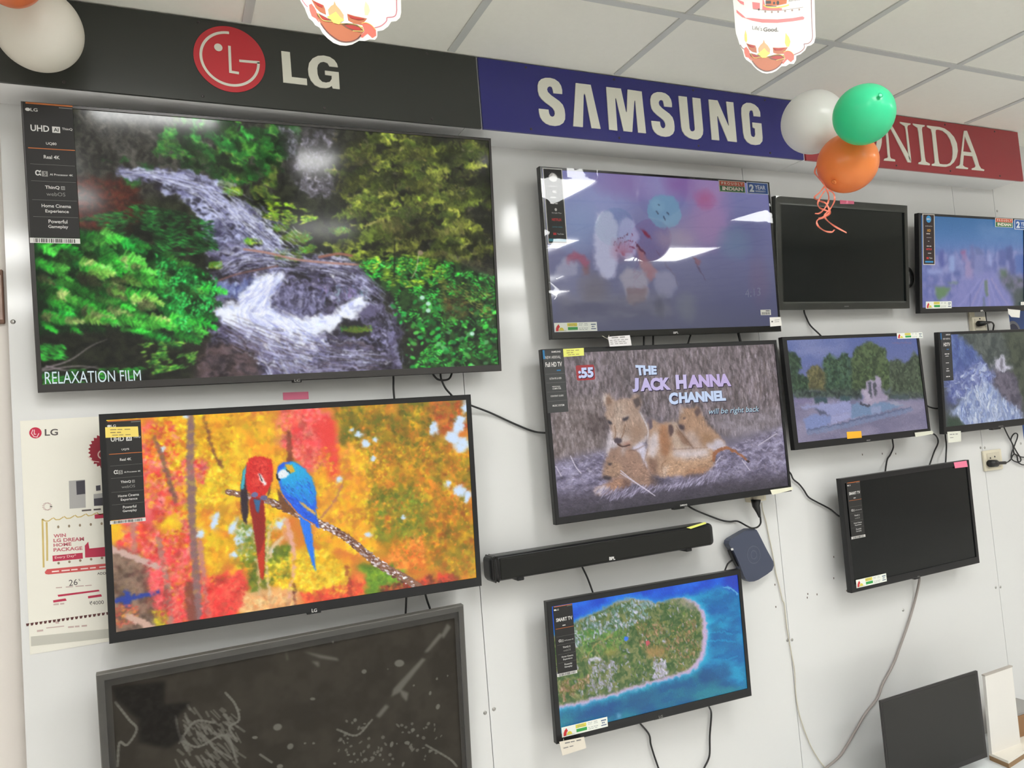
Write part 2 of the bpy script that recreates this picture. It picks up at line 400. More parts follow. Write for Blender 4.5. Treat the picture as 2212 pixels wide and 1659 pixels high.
def paint_stream(c):
    S = lambda pts, n, *q, **k: c.scatter(pts, int(n*2.6), *q, **{**dict(lum=.42, sz=.85, thin=.52), **k})
    W = lambda pts, n, *q, **k: c.scatter(pts, int(n*1.6), *q, **{**dict(lum=.15, sz=.7), **k})
    wq = c.whole(); c.fill(wq, (14, 18, 12), (46, 50, 34), 14, seed=1, feather=0)
    # upper left trunks and haze
    A = [(160, 225), (640, 255), (600, 420), (300, 430), (160, 430)]
    c.fill(A, (26, 26, 24), (76, 74, 66), 10, .35, seed=2, feather=12)
    for x in (205, 236, 268, 300, 335, 520, 560, 590): c.stroke([(x, 230), (x+6, 330), (x+4, 420)], 9, (34, 32, 28), .6)
    for i in range(26):
        x = 170+i*8; c.stroke([(x, 240+i*2 % 17), (x+60+i*3, 300+(i*7) % 60), (x+120, 360+(i*5) % 40)], 1.6, (150, 146, 140), .35)
    c.fill([(160, 380), (300, 392), (310, 470), (240, 500), (160, 495)], (40, 14, 10), (92, 34, 22), 8, seed=4, feather=8)
    S([(160, 390), (300, 400), (290, 500), (160, 500)], 160, (3, 7), (1.2, 2), (-.6, .3), [(110, 46, 30), (60, 70, 40), (70, 24, 16)], seed=5)
    # top centre green ferns
    B = [(370, 245), (560, 255), (660, 262), (640, 310), (560, 380), (500, 400), (420, 360), (330, 330)]
    S(B, 900, (5, 11), (1.5, 3), (.2, 1.2), [(40, 130, 44), (26, 92, 30), (70, 165, 56), (20, 60, 24), (110, 160, 60)], clump=26, thr=.45, seed=6)
    S([(470, 300), (600, 330), (610, 420), (560, 450), (470, 400)], 420, (4, 9), (1.4, 2.6), (0, .9), [(96, 120, 40), (60, 92, 34), (130, 140, 60), (34, 60, 22)], clump=22, thr=.48, seed=7)
    S([(220, 340), (470, 360), (480, 400), (280, 400)], 260, (4, 8), (1.3, 2.4), (-.3, .5), [(30, 92, 36), (20, 64, 26), (50, 120, 46)], clump=18, seed=8)
    c.sprays([(370, 250), (560, 258), (650, 270), (620, 320), (520, 370), (400, 350)], 80, (24, 52), (.3, 1.3), [(50, 150, 52), (34, 110, 38), (90, 176, 60), (24, 80, 30)], 71, .1, 1.7)
    # pale blossom bush
    Bu = [(600, 275), (790, 275), (830, 330), (800, 420), (680, 430), (620, 370)]
    c.fill(Bu, (30, 28, 30), (84, 80, 86), 10, seed=9, feather=14, a=.8)
    for i in range(40):
        x = 640+(i*37) % 170; y = 290+(i*53) % 110; c.stroke([(x, y+40), (x+8, y+18), (x+22, y)], 1.2, (150, 140, 150), .5)
    S(Bu, 1300, (1.2, 2.6), (1, 2), (0, 3), [(190, 186, 205), (150, 144, 166), (112, 108, 120), (170, 165, 190)], clump=16, thr=.5, seed=10)
    # right conifer
    R = [(720, 275), (830, 280), (1066, 300), (1080, 620), (960, 570), (860, 560), (760, 500), (720, 420)]
    c.fill(R, (14, 16, 10), (44, 46, 30), 12, seed=11, feather=10, a=.9)
    for k, (x, y, L) in enumerate([(850, 300, 120), (830, 350, 140), (880, 390, 150), (800, 440, 120), (930, 440, 130), (820, 500, 110), (960, 500, 110), (1000, 340, 60), (790, 400, 90), (900, 330, 120), (940, 560, 120), (760, 540, 110), (1010, 420, 60)]):
        pg = [(x-L*.55, y-16), (x+L*.2, y-26), (x+L*.6, y+6), (x+L*.45, y+24), (x-L*.3, y+14)]
        S(pg, 330, (4, 9), (1.2, 2.2), (-.5, .7), [(150, 164, 52), (104, 124, 40), (182, 188, 78), (66, 84, 28), (40, 52, 20)], clump=12, thr=.42, seed=20+k)
    c.sprays([(740, 300), (880, 285), (1030, 305), (1066, 420), (1070, 590), (940, 570), (830, 545), (760, 470)], 105, (34, 78), (2.5, 3.5), [(124, 140, 44), (88, 106, 36), (160, 170, 70), (60, 76, 28), (84, 82, 44)], 77, .22, 1.7)
    c.sprays([(820, 290), (1060, 310), (1070, 560), (900, 520)], 60, (30, 60), (-.3, .6), [(140, 150, 56), (96, 112, 40), (60, 76, 28)], 79, .2, 1.6)
    S(R, 500, (3, 9), (.8, 1.4), (-.4, .5), [(112, 106, 96), (60, 56, 46), (128, 112, 70), (36, 44, 24)], clump=20, thr=.52, seed=40)
    # stream
    w1, w2, dk = (214, 220, 252), (120, 122, 176), (34, 30, 44)
    S0 = [(250, 360), (330, 362), (470, 385), (475, 425), (400, 424), (330, 400), (250, 375)]
    c.fill(S0, dk, (120, 120, 150), 5, 2.5, seed=51, feather=2)
    W(S0, 220, (2, 7), (.8, 1.6), (.0, .5), [w1, w2, (170, 176, 220)], clump=12, thr=.47, seed=52)
    for x0, x1, yy, hh in ((345, 400, 384, 30), (405, 440, 388, 24), (445, 474, 388, 30)):
        for k in range(26): x = x0+(x1-x0)*rng.random(); y = yy+rng.random()*6; c.stroke([(x, y), (x+3, y+hh*(.4+.6*rng.random()))], 1+2.4*rng.random(), (206, 214, 248), .3+.5*rng.random())
    S1 = [(380, 412), (480, 420), (560, 470), (610, 520), (640, 560), (520, 560), (455, 520), (430, 470)]
    c.fill(S1, (52, 50, 74), (196, 202, 240), 9, 2.4, seed=53, feather=5, contrast=2)
    W(S1, 420, (4, 12), (1, 2), (.05, .45), [w1, (176, 182, 228), (86, 84, 120), dk], seed=54)
    S2 = [(440, 545), (520, 520), (640, 545), (760, 560), (800, 600), (830, 650), (870, 720), (860, 760), (880, 812), (420, 818), (440, 760), (470, 690), (470, 620)]
    c.fill(S2, (30, 26, 38), (98, 92, 124), 7, 2.6, seed=55, feather=6, contrast=2)
    W(S2, 1500, (3, 10), (.9, 1.8), (-.1, .5), [(206, 206, 244), (140, 138, 186), (70, 62, 88), (28, 24, 32), (176, 174, 220)], clump=20, thr=.42, seed=56)
    c.fill([(420, 745), (560, 735), (560, 815), (410, 818)], (34, 26, 26), (104, 82, 80), 6, 2, seed=57, feather=10, a=.8)
    # rapids
    for k in range(110): x = 468+95*rng.random(); y = 608-(x-470)*.12+rng.random()*14; v = rng.random(); c.stroke([(x, y), (x-3, y+24*(.4+rng.random()))], 1+3*rng.random(), (40+150*v, 48+160*v, 120+120*v), .35+.5*rng.random())
    foam = [(455, 672), (505, 648), (540, 622), (556, 596), (590, 586), (625, 600), (590, 628), (580, 652), (600, 674), (660, 684), (720, 676), (770, 640), (800, 652), (760, 690), (700, 716), (660, 742), (600, 748), (560, 730), (500, 706)]
    c.poly(foam, (238, 243, 255), 1, 7)
    W(foam, 160, (4, 12), (2, 4), (0, .6), [(205, 216, 255), (255, 255, 255), (186, 192, 240)], seed=58)
    c.fill([(580, 632), (640, 612), (700, 636), (706, 664), (660, 680), (604, 672)], (44, 40, 62), (150, 148, 190), 4, .5, seed=59, feather=3, contrast=2)
    for k in range(60): x = 680+110*rng.random(); y = 612+rng.random()*20; c.stroke([(x, y), (x+3, y+10+14*rng.random())], 1+2*rng.random(), (130+90*rng.random(), 134+90*rng.random(), 220), .5)
    for k in range(70): x = 590+110*rng.random(); y = 622+rng.random()*34; c.stroke([(x, y), (x+2, y+8+12*rng.random())], 1+2*rng.random(), [(196, 196, 230), (40, 36, 52), (120, 116, 150)][k % 3], .6)
    W([(560, 740), (700, 720), (720, 800), (560, 800)], 260, (4, 12), (1, 2.4), (.1, .6), [(230, 234, 255), (186, 188, 232), (120, 116, 160)], seed=60)
    for x, y, rx, ry in [(810, 648, 22, 14), (760, 700, 30, 18), (840, 700, 26, 16), (700, 770, 30, 14), (800, 780, 34, 16), (860, 640, 26, 20), (590, 560, 40, 12), (650, 590, 30, 12), (480, 590, 16, 18)]:
        c.blob(x, y, rx, ry, (22, 20, 26), .85, .1)
    wc = [(226, 232, 255), (190, 196, 236), (150, 152, 200), (96, 92, 128), (240, 244, 255)]
    def FL(pts, wid, n, cols, sd, **k):
        c.flow(pts, wid, n, cols, seed=sd, **k)
    FL([(250, 372), (340, 376), (430, 402), (480, 430), (540, 480), (600, 530), (640, 560)], [16, 30, 50, 90, 110, 120, 120], 420, wc, 1, w=(.8, 2.2))
    FL([(440, 560), (540, 548), (650, 562), (760, 586), (820, 620)], [60, 70, 60, 60, 60], 320, wc+[(60, 54, 74), (40, 34, 44)], 2, w=(.8, 2.4))
    FL([(600, 585), (570, 640), (560, 690), (620, 730), (660, 790)], [40, 60, 100, 150, 190], 260, [(255, 255, 255), (214, 224, 255), (180, 190, 240)], 3, w=(1, 3), a=(.2, .6))
    FL([(500, 700), (600, 745), (700, 770), (830, 780)], [80, 110, 120, 90], 420, wc+[(70, 60, 80), (110, 96, 110)], 4, w=(.8, 2.4))
    FL([(800, 600), (820, 650), (850, 700), (860, 790)], [40, 60, 70, 70], 200, [(150, 146, 196), (60, 52, 72), (30, 26, 36), (200, 200, 240)], 5, w=(.8, 2))
    c.warp(6, 20, 3); c.warp(2.2, 6, 8)
    # moss stones and logs
    for x, y, rx, ry in [(640, 512, 34, 17), (622, 552, 30, 16), (505, 415, 22, 10), (607, 492, 18, 8), (548, 522, 18, 7), (465, 575, 14, 8), (770, 712, 34, 10), (735, 500, 24, 9), (665, 540, 18, 10)]:
        c.blob(x, y+ry*.7, rx*1.05, ry*1.1, (20, 20, 18), .9); c.blob(x, y, rx, ry, (92, 112, 30), .95)
        S([(x-rx, y-ry), (x+rx, y-ry), (x+rx, y+ry*.5), (x-rx, y+ry*.5)], 70, (2, 4), (1.5, 3), (0, 3), [(130, 150, 40), (78, 100, 28), (60, 150, 50)], seed=int(x))
    c.warp(3, 16, 12)
    for k in range(70):
        t = rng.random(); x = 290+380*t+50*(rng.random()-.5); y = 370+190*t+46*(rng.random()-.5); c.blob(x, y, 3+7*rng.random(), 2+3*rng.random(), (26, 24, 30), .65, .3, .6)
    c.warp(2.0, 8, 14)
    FL([(250, 372), (340, 378), (430, 404), (480, 432), (540, 480), (600, 530), (640, 560)], [12, 26, 46, 84, 100, 110, 110], 520, [(240, 244, 255), (206, 212, 246), (120, 120, 168), (40, 36, 50)], 11, w=(.6, 1.6), L=(.03, .12))
    FL([(470, 590), (540, 560), (650, 570), (760, 592), (830, 640)], [40, 60, 60, 70, 60], 300, [(226, 230, 255), (160, 160, 206), (40, 34, 46)], 12, w=(.6, 1.6), L=(.04, .14))
    FL([(606, 590), (566, 640), (540, 680), (600, 720), (660, 790)], [36, 60, 100, 150, 200], 420, [(255, 255, 255), (220, 228, 255), (150, 156, 214)], 13, w=(.7, 2.0), L=(.04, .14))
    FL([(480, 700), (600, 750), (700, 774), (850, 790)], [70, 110, 110, 80], 420, [(206, 206, 246), (130, 126, 170), (44, 36, 44), (90, 76, 84)], 14, w=(.6, 1.8), L=(.04, .14))
    c.stroke([(528, 538), (580, 546), (640, 560), (720, 568), (790, 572)], 5, (176, 130, 118), .9)
    c.stroke([(690, 555), (730, 548), (760, 552)], 6, (150, 96, 80), .9); c.stroke([(470, 606), (520, 590), (600, 574)], 4, (120, 84, 78), .8)
    S([(555, 430), (640, 440), (690, 470), (640, 490), (570, 470)], 240, (3, 7), (1.5, 3), (-.5, .5), [(150, 200, 40), (110, 160, 40), (180, 190, 60), (80, 110, 40)], clump=10, thr=.45, seed=61)
    # left bush
    L1 = [(78, 528), (175, 470), (300, 440), (460, 470), (470, 540), (360, 560), (170, 520)]
    S(L1, 700, (5, 10), (1.5, 3), (-.3, .5), [(30, 100, 40), (20, 70, 28), (46, 132, 50), (14, 40, 18)], clump=24, thr=.42, seed=62)
    L2 = [(72, 525), (170, 495), (240, 500), (330, 540), (410, 570), (450, 610), (440, 670), (420, 715), (330, 740), (230, 705), (80, 725)]
    c.fill(L2, (8, 26, 10), (20, 70, 24), 16, seed=63, feather=6)
    G_ = [(50, 200, 52), (80, 226, 70), (30, 150, 40), (110, 230, 84), (36, 176, 60)]
    c.sprays(L2, 190, (26, 62), (-.15, .55), G_, 64, .18, 2.0)
    c.sprays([(70, 560), (300, 560), (330, 700), (80, 700)], 60, (30, 60), (-.1, .4), [(90, 226, 70), (150, 226, 90), (60, 210, 56), (170, 190, 110)], 65, .15, 1.9)
    S([(330, 545), (470, 600), (460, 690), (400, 720), (350, 640)], 320, (3, 5), (2, 4), (0, 3), [(40, 200, 90), (30, 150, 60), (80, 220, 90), (16, 90, 30)], clump=14, thr=.45, seed=65)
    c.fill([(80, 730), (250, 715), (420, 750), (420, 820), (84, 835)], (12, 14, 10), (34, 38, 24), 10, seed=75, feather=10, a=.92)
    for q in ([(92, 796), (150, 778), (195, 748), (232, 732)], [(92, 800), (170, 790), (230, 798)], [(100, 790), (150, 800), (210, 790)]): c.stroke(q, 3.5, (140, 128, 132), .85, 1.2)
    S([(84, 740), (140, 745), (145, 775), (90, 780)], 90, (4, 8), (1.4, 2.4), (.2, .8), [(60, 190, 60), (40, 150, 46)], seed=76)
    S([(90, 800), (330, 790), (330, 815), (92, 832)], 160, (3, 8), (1.3, 2.4), (-.4, .3), [(40, 170, 50), (30, 110, 40), (60, 140, 40)], clump=18, thr=.5, seed=77)
    S([(300, 740), (430, 735), (420, 790), (330, 810)], 240, (3, 8), (1.3, 2.6), (-.6, .2), [(90, 170, 50), (50, 120, 40), (140, 180, 70), (20, 60, 24)], clump=14, thr=.5, seed=78)
    # right plants
    G = [(770, 565), (860, 555), (960, 560), (1078, 600), (1086, 800), (870, 806), (930, 740), (870, 690), (850, 640), (800, 600)]
    c.fill(G, (12, 26, 12), (42, 78, 30), 12, seed=80, feather=8)
    S([(770, 560), (860, 545), (970, 565), (960, 620), (840, 620)], 420, (4, 9), (1.4, 2.8), (-.5, .3), [(140, 180, 44), (100, 150, 40), (170, 196, 60), (50, 90, 26)], clump=14, thr=.43, seed=81)
    S(G, 900, (3, 7), (2, 4.4), (-1, 1.2), [(44, 190, 60), (30, 130, 44), (84, 216, 90), (18, 76, 26), (60, 160, 40)], clump=20, thr=.46, seed=82)
    S([(940, 600), (1060, 620), (1070, 690), (960, 670)], 200, (4, 9), (1.2, 2.2), (0, .8), [(120, 130, 50), (150, 140, 70), (70, 80, 30)], seed=83)
    for k in range(150):
        x, y = 835+240*rng.random(), 645+155*rng.random()
        if x < 860+(y-645)*.1 and y > 690: continue
        q = 4+6*rng.random(); v = .45+.65*rng.random(); c.blob(x, y, q, q*.62, np.array([(70, 214, 70), (40, 190, 80), (100, 226, 90), (110, 200, 120), (30, 140, 50)][k % 5])*v, .85, rng.random()*2-1, .35)
    for x, y in [(912, 642), (925, 655), (925, 670), (1020, 720)]: c.blob(x, y, 7, 6, (196, 236, 220), .9)
    c.stroke([(905, 545), (900, 580), (890, 600)], 2, (190, 190, 170), .8); c.blob(908, 545, 8, 7, (150, 132, 110), .9)
    for i in range(9): c.stroke([(950+i*10, 540+i*6), (1010+i*6, 560+i*5), (1066, 572+i*5)], 1.3, (110, 104, 96), .5)
    c.stroke([(853, 520), (852, 600)], 3, (20, 20, 16), .8)
    c.fill([(950, 640), (1010, 650), (1010, 690), (960, 690)], (40, 40, 20), (104, 60, 34), 8, seed=84, feather=8, a=.6)
    c.blur(.5); c.grain(6)

def paint_parrots(c):
    z = Z(180, 840, 2.458); z1 = lambda x, y: z((x, y))[0]
    wq = c.whole(); c.fill(wq, (205, 150, 40), (225, 120, 50), 30, seed=1, feather=0)
    def bg(rs, nm, lm):
        D = lambda pts, n, r, cols, sd, a=(.5, .95), soft=.9, cl=30, th=.4: c.scatter(z(*pts), int(n*nm), (r[0]*rs, r[1]*rs), (r[0]*rs*.7, r[1]*rs*.8), (0, 3), cols, a if rs > 1 else (.3, .8), soft, cl*max(rs, .6), th, sd+int(rs*10), lum=lm)
        red, pink, yel, ora, oli, grn = (236, 60, 62), (246, 110, 116), (246, 206, 36), (240, 150, 36), (150, 132, 34), (92, 120, 34)
        D([(80, 130), (1100, 100), (1100, 700), (850, 1000), (150, 1300)], 500, (9, 20), [yel, ora, (236, 176, 40)], 2, cl=50)
        D([(380, 150), (800, 120), (800, 330), (560, 420), (330, 380)], 260, (8, 18), [(244, 190, 30), (250, 214, 50), (226, 150, 30), (200, 120, 30)], 3)
        D([(300, 170), (480, 180), (560, 700), (700, 1240), (250, 1250), (150, 1000)], 420, (8, 18), [red, pink, (222, 48, 52), (250, 140, 130)], 4, cl=40, th=.47)
        D([(460, 330), (760, 350), (860, 560), (620, 620)], 260, (7, 15), [yel, (250, 226, 70), ora, (236, 190, 40)], 5)
        D([(520, 380), (660, 380), (640, 500), (540, 480)], 60, (9, 17), [pink, (246, 130, 140), red], 6, th=.3)
        D([(1060, 100), (1250, 90), (1350, 330), (1350, 480), (1180, 420), (1060, 300)], 200, (8, 16), [pink, red, (236, 84, 70), (246, 140, 110)], 7, th=.42)
        c.poly(z((1235, 190), (1290, 150), (1330, 220), (1350, 340), (1360, 470), (1310, 470), (1280, 330)), (236, 66, 60), .8, 8)
        D([(1250, 320), (1560, 250), (1700, 600), (1500, 900), (1250, 800)], 330, (8, 18), [(246, 170, 40), ora, yel, (226, 140, 60)], 8)
        D([(1330, 90), (1840, 60), (1900, 400), (1560, 400), (1380, 250)], 330, (7, 16), [(126, 118, 30), (170, 140, 30), (214, 160, 30), (80, 96, 30), (190, 110, 30)], 9)
        D([(1560, 300), (2060, 280), (2080, 1000), (1700, 950), (1500, 700)], 620, (7, 17), [(206, 150, 30), (226, 170, 36), (150, 130, 30), (116, 112, 30), (236, 136, 40), (176, 90, 30)], 10)
        D([(1520, 520), (1800, 560), (1820, 800), (1560, 780)], 160, (8, 16), [grn, oli, (120, 130, 40)], 11)
        D([(1800, 100), (2040, 60), (2050, 200), (1850, 220)], 110, (5, 11), [(176, 60, 36), (206, 120, 40), (120, 100, 40)], 12)
        D([(1620, 860), (1800, 780), (1820, 930), (1660, 960)], 70, (9, 17), [(246, 120, 40), (250, 150, 60)], 13, th=.2)
        for x, y, rx, ry in [(1990, 200, 16, 20), (1960, 260, 22, 16), (2010, 300, 18, 22), (2030, 100, 8, 16), (1860, 210, 12, 20), (2000, 540, 20, 16), (2040, 570, 10, 18), (1940, 500, 8, 8), (1500, 290, 12, 9), (1460, 240, 9, 8), (1550, 270, 7, 7), (1420, 220, 5, 6), (1510, 770, 9, 9), (1700, 680, 7, 7), (790, 740, 8, 16), (830, 800, 12, 16), (700, 700, 8, 24), (800, 880, 10, 8), (1040, 720, 10, 10), (620, 770, 8, 10), (880, 760, 8, 12), (1360, 480, 8, 8), (420, 320, 6, 8), (1540, 370, 6, 8), (540, 140, 8, 8), (1000, 860, 6, 10), (2000, 160, 14, 10)]:
            a, b = z1(x, y); c.blob(a, b, rx, ry, (206, 226, 250), .9, .4, .7)
        D([(820, 720), (1000, 700), (980, 900), (820, 930)], 130, (6, 12), [(120, 150, 60), (90, 130, 50), (196, 160, 40), (210, 220, 230)], 14)
        D([(850, 880), (1100, 830), (1100, 1000), (900, 1080)], 130, (8, 15), [(96, 116, 30), (130, 130, 30), (66, 96, 30)], 15)
        # trunks
        for pts, w, cc, a in [([(570, 140), (572, 420), (580, 700), (600, 1000), (610, 1250)], 14, (136, 104, 104), .65), ([(380, 260), (440, 430), (490, 600)], 8, (120, 86, 76), .55), ([(640, 150), (690, 330), (740, 420)], 6, (120, 70, 50), .5), ([(400, 800), (440, 1000), (470, 1260)], 11, (176, 130, 116), .7), ([(560, 1050), (585, 1260)], 18, (130, 70, 56), .7), ([(620, 820), (640, 1000), (670, 1230)], 9, (196, 130, 120), .6), ([(1090, 230), (1100, 380)], 10, (120, 60, 40), .6), ([(1380, 500), (1330, 600), (1260, 690)], 4, (190, 120, 90), .7), ([(265, 700), (275, 860)], 8, (190, 130, 120), .6), ([(1080, 700), (1120, 900), (1090, 1150)], 9, (230, 170, 150), .6), ([(930, 900), (940, 1180)], 7, (220, 180, 130), .6), ([(985, 760), (975, 950), (1000, 1170)], 5, (226, 196, 150), .7), ([(1060, 790), (1010, 840), (990, 900)], 5, (226, 196, 150), .7), ([(1400, 950), (1420, 1120)], 12, (150, 50, 40), .6), ([(1120, 1040), (1125, 1160)], 6, (90, 40, 40), .8), ([(440, 1060), (430, 1250)], 10, (110, 70, 60), .5)]:
            c.stroke(z(*pts), w, cc, a)
        # lower foliage
        D([(250, 860), (480, 800), (560, 1000), (520, 1260), (300, 1200)], 330, (7, 14), [(240, 66, 70), (250, 96, 90), (226, 50, 56), (246, 140, 110)], 16, cl=24, th=.45)
        D([(640, 1000), (860, 990), (850, 1140), (760, 1230), (640, 1220)], 260, (6, 13), [(246, 76, 66), (240, 50, 50), (250, 110, 80)], 17, th=.2)
        D([(960, 930), (1260, 850), (1420, 960), (1400, 1090), (1120, 1080), (980, 1040)], 320, (7, 14), [(250, 206, 40), (246, 184, 30), (230, 160, 30), (250, 226, 80)], 18, th=.35)
        D([(1150, 1090), (1480, 1020), (1500, 1110), (1200, 1170)], 140, (6, 11), [(240, 84, 50), (236, 60, 50), (246, 130, 60)], 19, th=.3)
        D([(1500, 950), (1700, 960), (1700, 1060), (1520, 1080)], 90, (7, 13), [(110, 160, 40), (140, 170, 40), (80, 120, 30)], 20, th=.3)
        D([(1560, 1050), (1960, 990), (1960, 1050), (1600, 1100)], 130, (5, 9), [(200, 56, 40), (120, 60, 40), (226, 84, 50), (70, 40, 30)], 21, th=.3)
        D([(860, 1110), (1130, 1080), (1130, 1170), (860, 1220)], 130, (8, 14), [(236, 176, 110), (240, 150, 90), (246, 200, 140)], 22, th=.25)
        c.fill(z((145, 840), (240, 860), (330, 920), (360, 1100), (400, 1280), (160, 1310)), (90, 70, 60), (150, 124, 104), 12, seed=23, feather=10, a=.9)
        c.stroke(z((145, 850), (260, 890), (400, 950)), 12, (206, 172, 160), .85)
        c.poly(z((165, 1120), (215, 1100), (220, 1070), (245, 1075), (250, 1100), (405, 1070), (405, 1090), (255, 1125), (250, 1160), (215, 1160), (210, 1130), (165, 1140)), (42, 66, 160), .95, 2)
        D([(160, 1140), (290, 1150), (290, 1240), (180, 1270)], 80, (6, 11), [(246, 100, 76), (246, 150, 60), (240, 80, 80)], 24, th=.25)
        c.stroke(z((240, 1210), (310, 1240), (370, 1275)), 14, (206, 168, 150), .9)
        D([(370, 1180), (450, 1180), (440, 1270), (380, 1270)], 40, (7, 11), [(190, 170, 30), (160, 150, 30)], 25, th=.2)
        D([(340, 900), (420, 900), (420, 1160), (350, 1100)], 90, (7, 12), [(246, 76, 84), (250, 110, 110)], 26, th=.3)
    bg(1.5, 1.0, .10); c.warp(10, 30, 4); c.blur(5); bg(.62, 1.7, .2); c.warp(3, 9, 6); c.blur(1.6); bg(.3, 2.2, .24); c.warp(2, 6, 7); c.blur(.8)
    # branch
    c.stroke(z((770, 548), (860, 568), (1000, 602), (1130, 660), (1250, 712), (1400, 790), (1550, 915), (1700, 1000), (1795, 1062)), 13, (140, 98, 76), 1, 19)
    c.scatter(z((770, 540), (1000, 585), (1250, 690), (1400, 770), (1560, 890), (1800, 1060), (1740, 1060), (1540, 935), (1390, 810), (1240, 730), (990, 620), (770, 560)), 420, (2, 6), (1, 3), (.3, .9), [(226, 214, 220), (190, 170, 170), (92, 56, 44), (120, 80, 60), (240, 232, 236)], seed=30)
    c.blob(*z1(1085, 620), 15, 18, (110, 64, 52), .9)
    # red macaw
    c.poly(z((872, 400), (848, 440), (836, 540), (838, 640), (850, 700), (868, 725), (878, 640), (872, 500)), (52, 40, 48), 1, 1)
    c.poly(z((872, 400), (848, 440), (838, 530), (850, 540), (862, 470)), (70, 186, 206), .95, 1)
    c.poly(z((880, 600), (900, 560), (960, 590), (968, 700), (966, 800), (962, 900), (958, 1012), (944, 1000), (925, 880), (905, 750)), (150, 36, 30), 1, 1)
    c.poly(z((962, 800), (965, 860), (956, 1014), (940, 990), (925, 880), (945, 860)), (206, 58, 30), .9, 2)
    c.poly(z((868, 400), (880, 372), (910, 360), (960, 362), (1000, 376), (1008, 430), (1004, 490), (985, 540), (960, 575), (900, 575), (868, 530), (862, 460)), (216, 44, 40), 1, 1)
    c.poly(z((985, 540), (1004, 490), (1006, 430), (1000, 500), (992, 560), (975, 575)), (60, 30, 40), .8, 1)
    c.fill(z((890, 380), (970, 375), (990, 440), (950, 540), (890, 520)), (196, 30, 34), (236, 84, 66), 5, seed=31, feather=6, a=.7)
    c.poly(z((905, 585), (945, 590), (930, 665), (915, 640)), (44, 110, 160), .9, 1)
    c.poly(z((928, 450), (945, 455), (975, 505), (965, 515), (940, 490)), (244, 236, 232), 1, 1)
    c.stroke(z((935, 455), (950, 490)), 2, (40, 30, 40)); c.blob(*z1(908, 562), 8, 7, (110, 110, 150)); c.blob(*z1(958, 578), 9, 7, (100, 100, 140))
    # blue macaw
    c.poly(z((1030, 530), (1060, 560), (1100, 600), (1140, 660), (1110, 665), (1060, 640), (1040, 600)), (120, 76, 44), 1, 1)
    c.poly(z((1145, 660), (1160, 668), (1205, 710), (1220, 800), (1236, 975), (1215, 930), (1185, 830), (1155, 720)), (44, 124, 240), 1, 1)
    c.poly(z((1028, 450), (1032, 415), (1060, 392), (1110, 386), (1140, 400), (1175, 425), (1210, 470), (1232, 530), (1240, 600), (1235, 650), (1256, 745), (1225, 722), (1165, 680), (1120, 640), (1070, 590), (1044, 520)), (36, 96, 226), 1, 1)
    c.grad(z((1040, 440), (1110, 386), (1175, 425), (1215, 475), (1236, 560), (1225, 620), (1160, 600), (1060, 540)), (40, 196, 226), (30, 130, 220), .9, 4)
    c.scatter(z((1050, 520), (1200, 470), (1240, 620), (1240, 720), (1120, 620)), 110, (4, 9), (1, 1.8), (.7, 1.1), [(26, 70, 190), (60, 130, 246), (30, 110, 220)], (.4, .7), seed=32)
    c.poly(z((1070, 400), (1110, 405), (1125, 440), (1100, 450), (1080, 425)), (232, 176, 40), .95, 1.5)
    c.poly(z((1030, 455), (1050, 430), (1075, 430), (1095, 455), (1070, 475), (1040, 480)), (232, 236, 240), 1, 1.5)
    c.stroke(z((1028, 455), (1032, 475), (1042, 485)), 4, (40, 40, 50)); c.stroke(z((1080, 430), (1100, 450)), 2, (60, 60, 60))
    c.poly(z((1142, 598), (1165, 605), (1232, 655), (1236, 675), (1190, 645)), (226, 176, 84), .95, 1)
    c.stroke(z((1055, 560), (1100, 615), (1160, 680), (1230, 722)), 2.5, (226, 130, 60), .8)
    pb = z((830, 360), (1010, 360), (1110, 385), (1240, 520), (1260, 750), (1236, 980), (1150, 700), (1040, 540), (965, 1010), (930, 1000), (880, 650), (836, 700)); c.fur(pb, 1500, (1.5, 4), (.8, 1.7), .22, .5, 3)
    br = z((765, 540), (1000, 580), (1260, 690), (1560, 880), (1800, 1050), (1790, 1070), (1540, 940), (1240, 735), (990, 625), (765, 570)); c.fur(br, 700, (1.2, 3.5), (.2, .9), .3, .6, 4); c.warp(.9, 4, 21)
    c.grain(5)

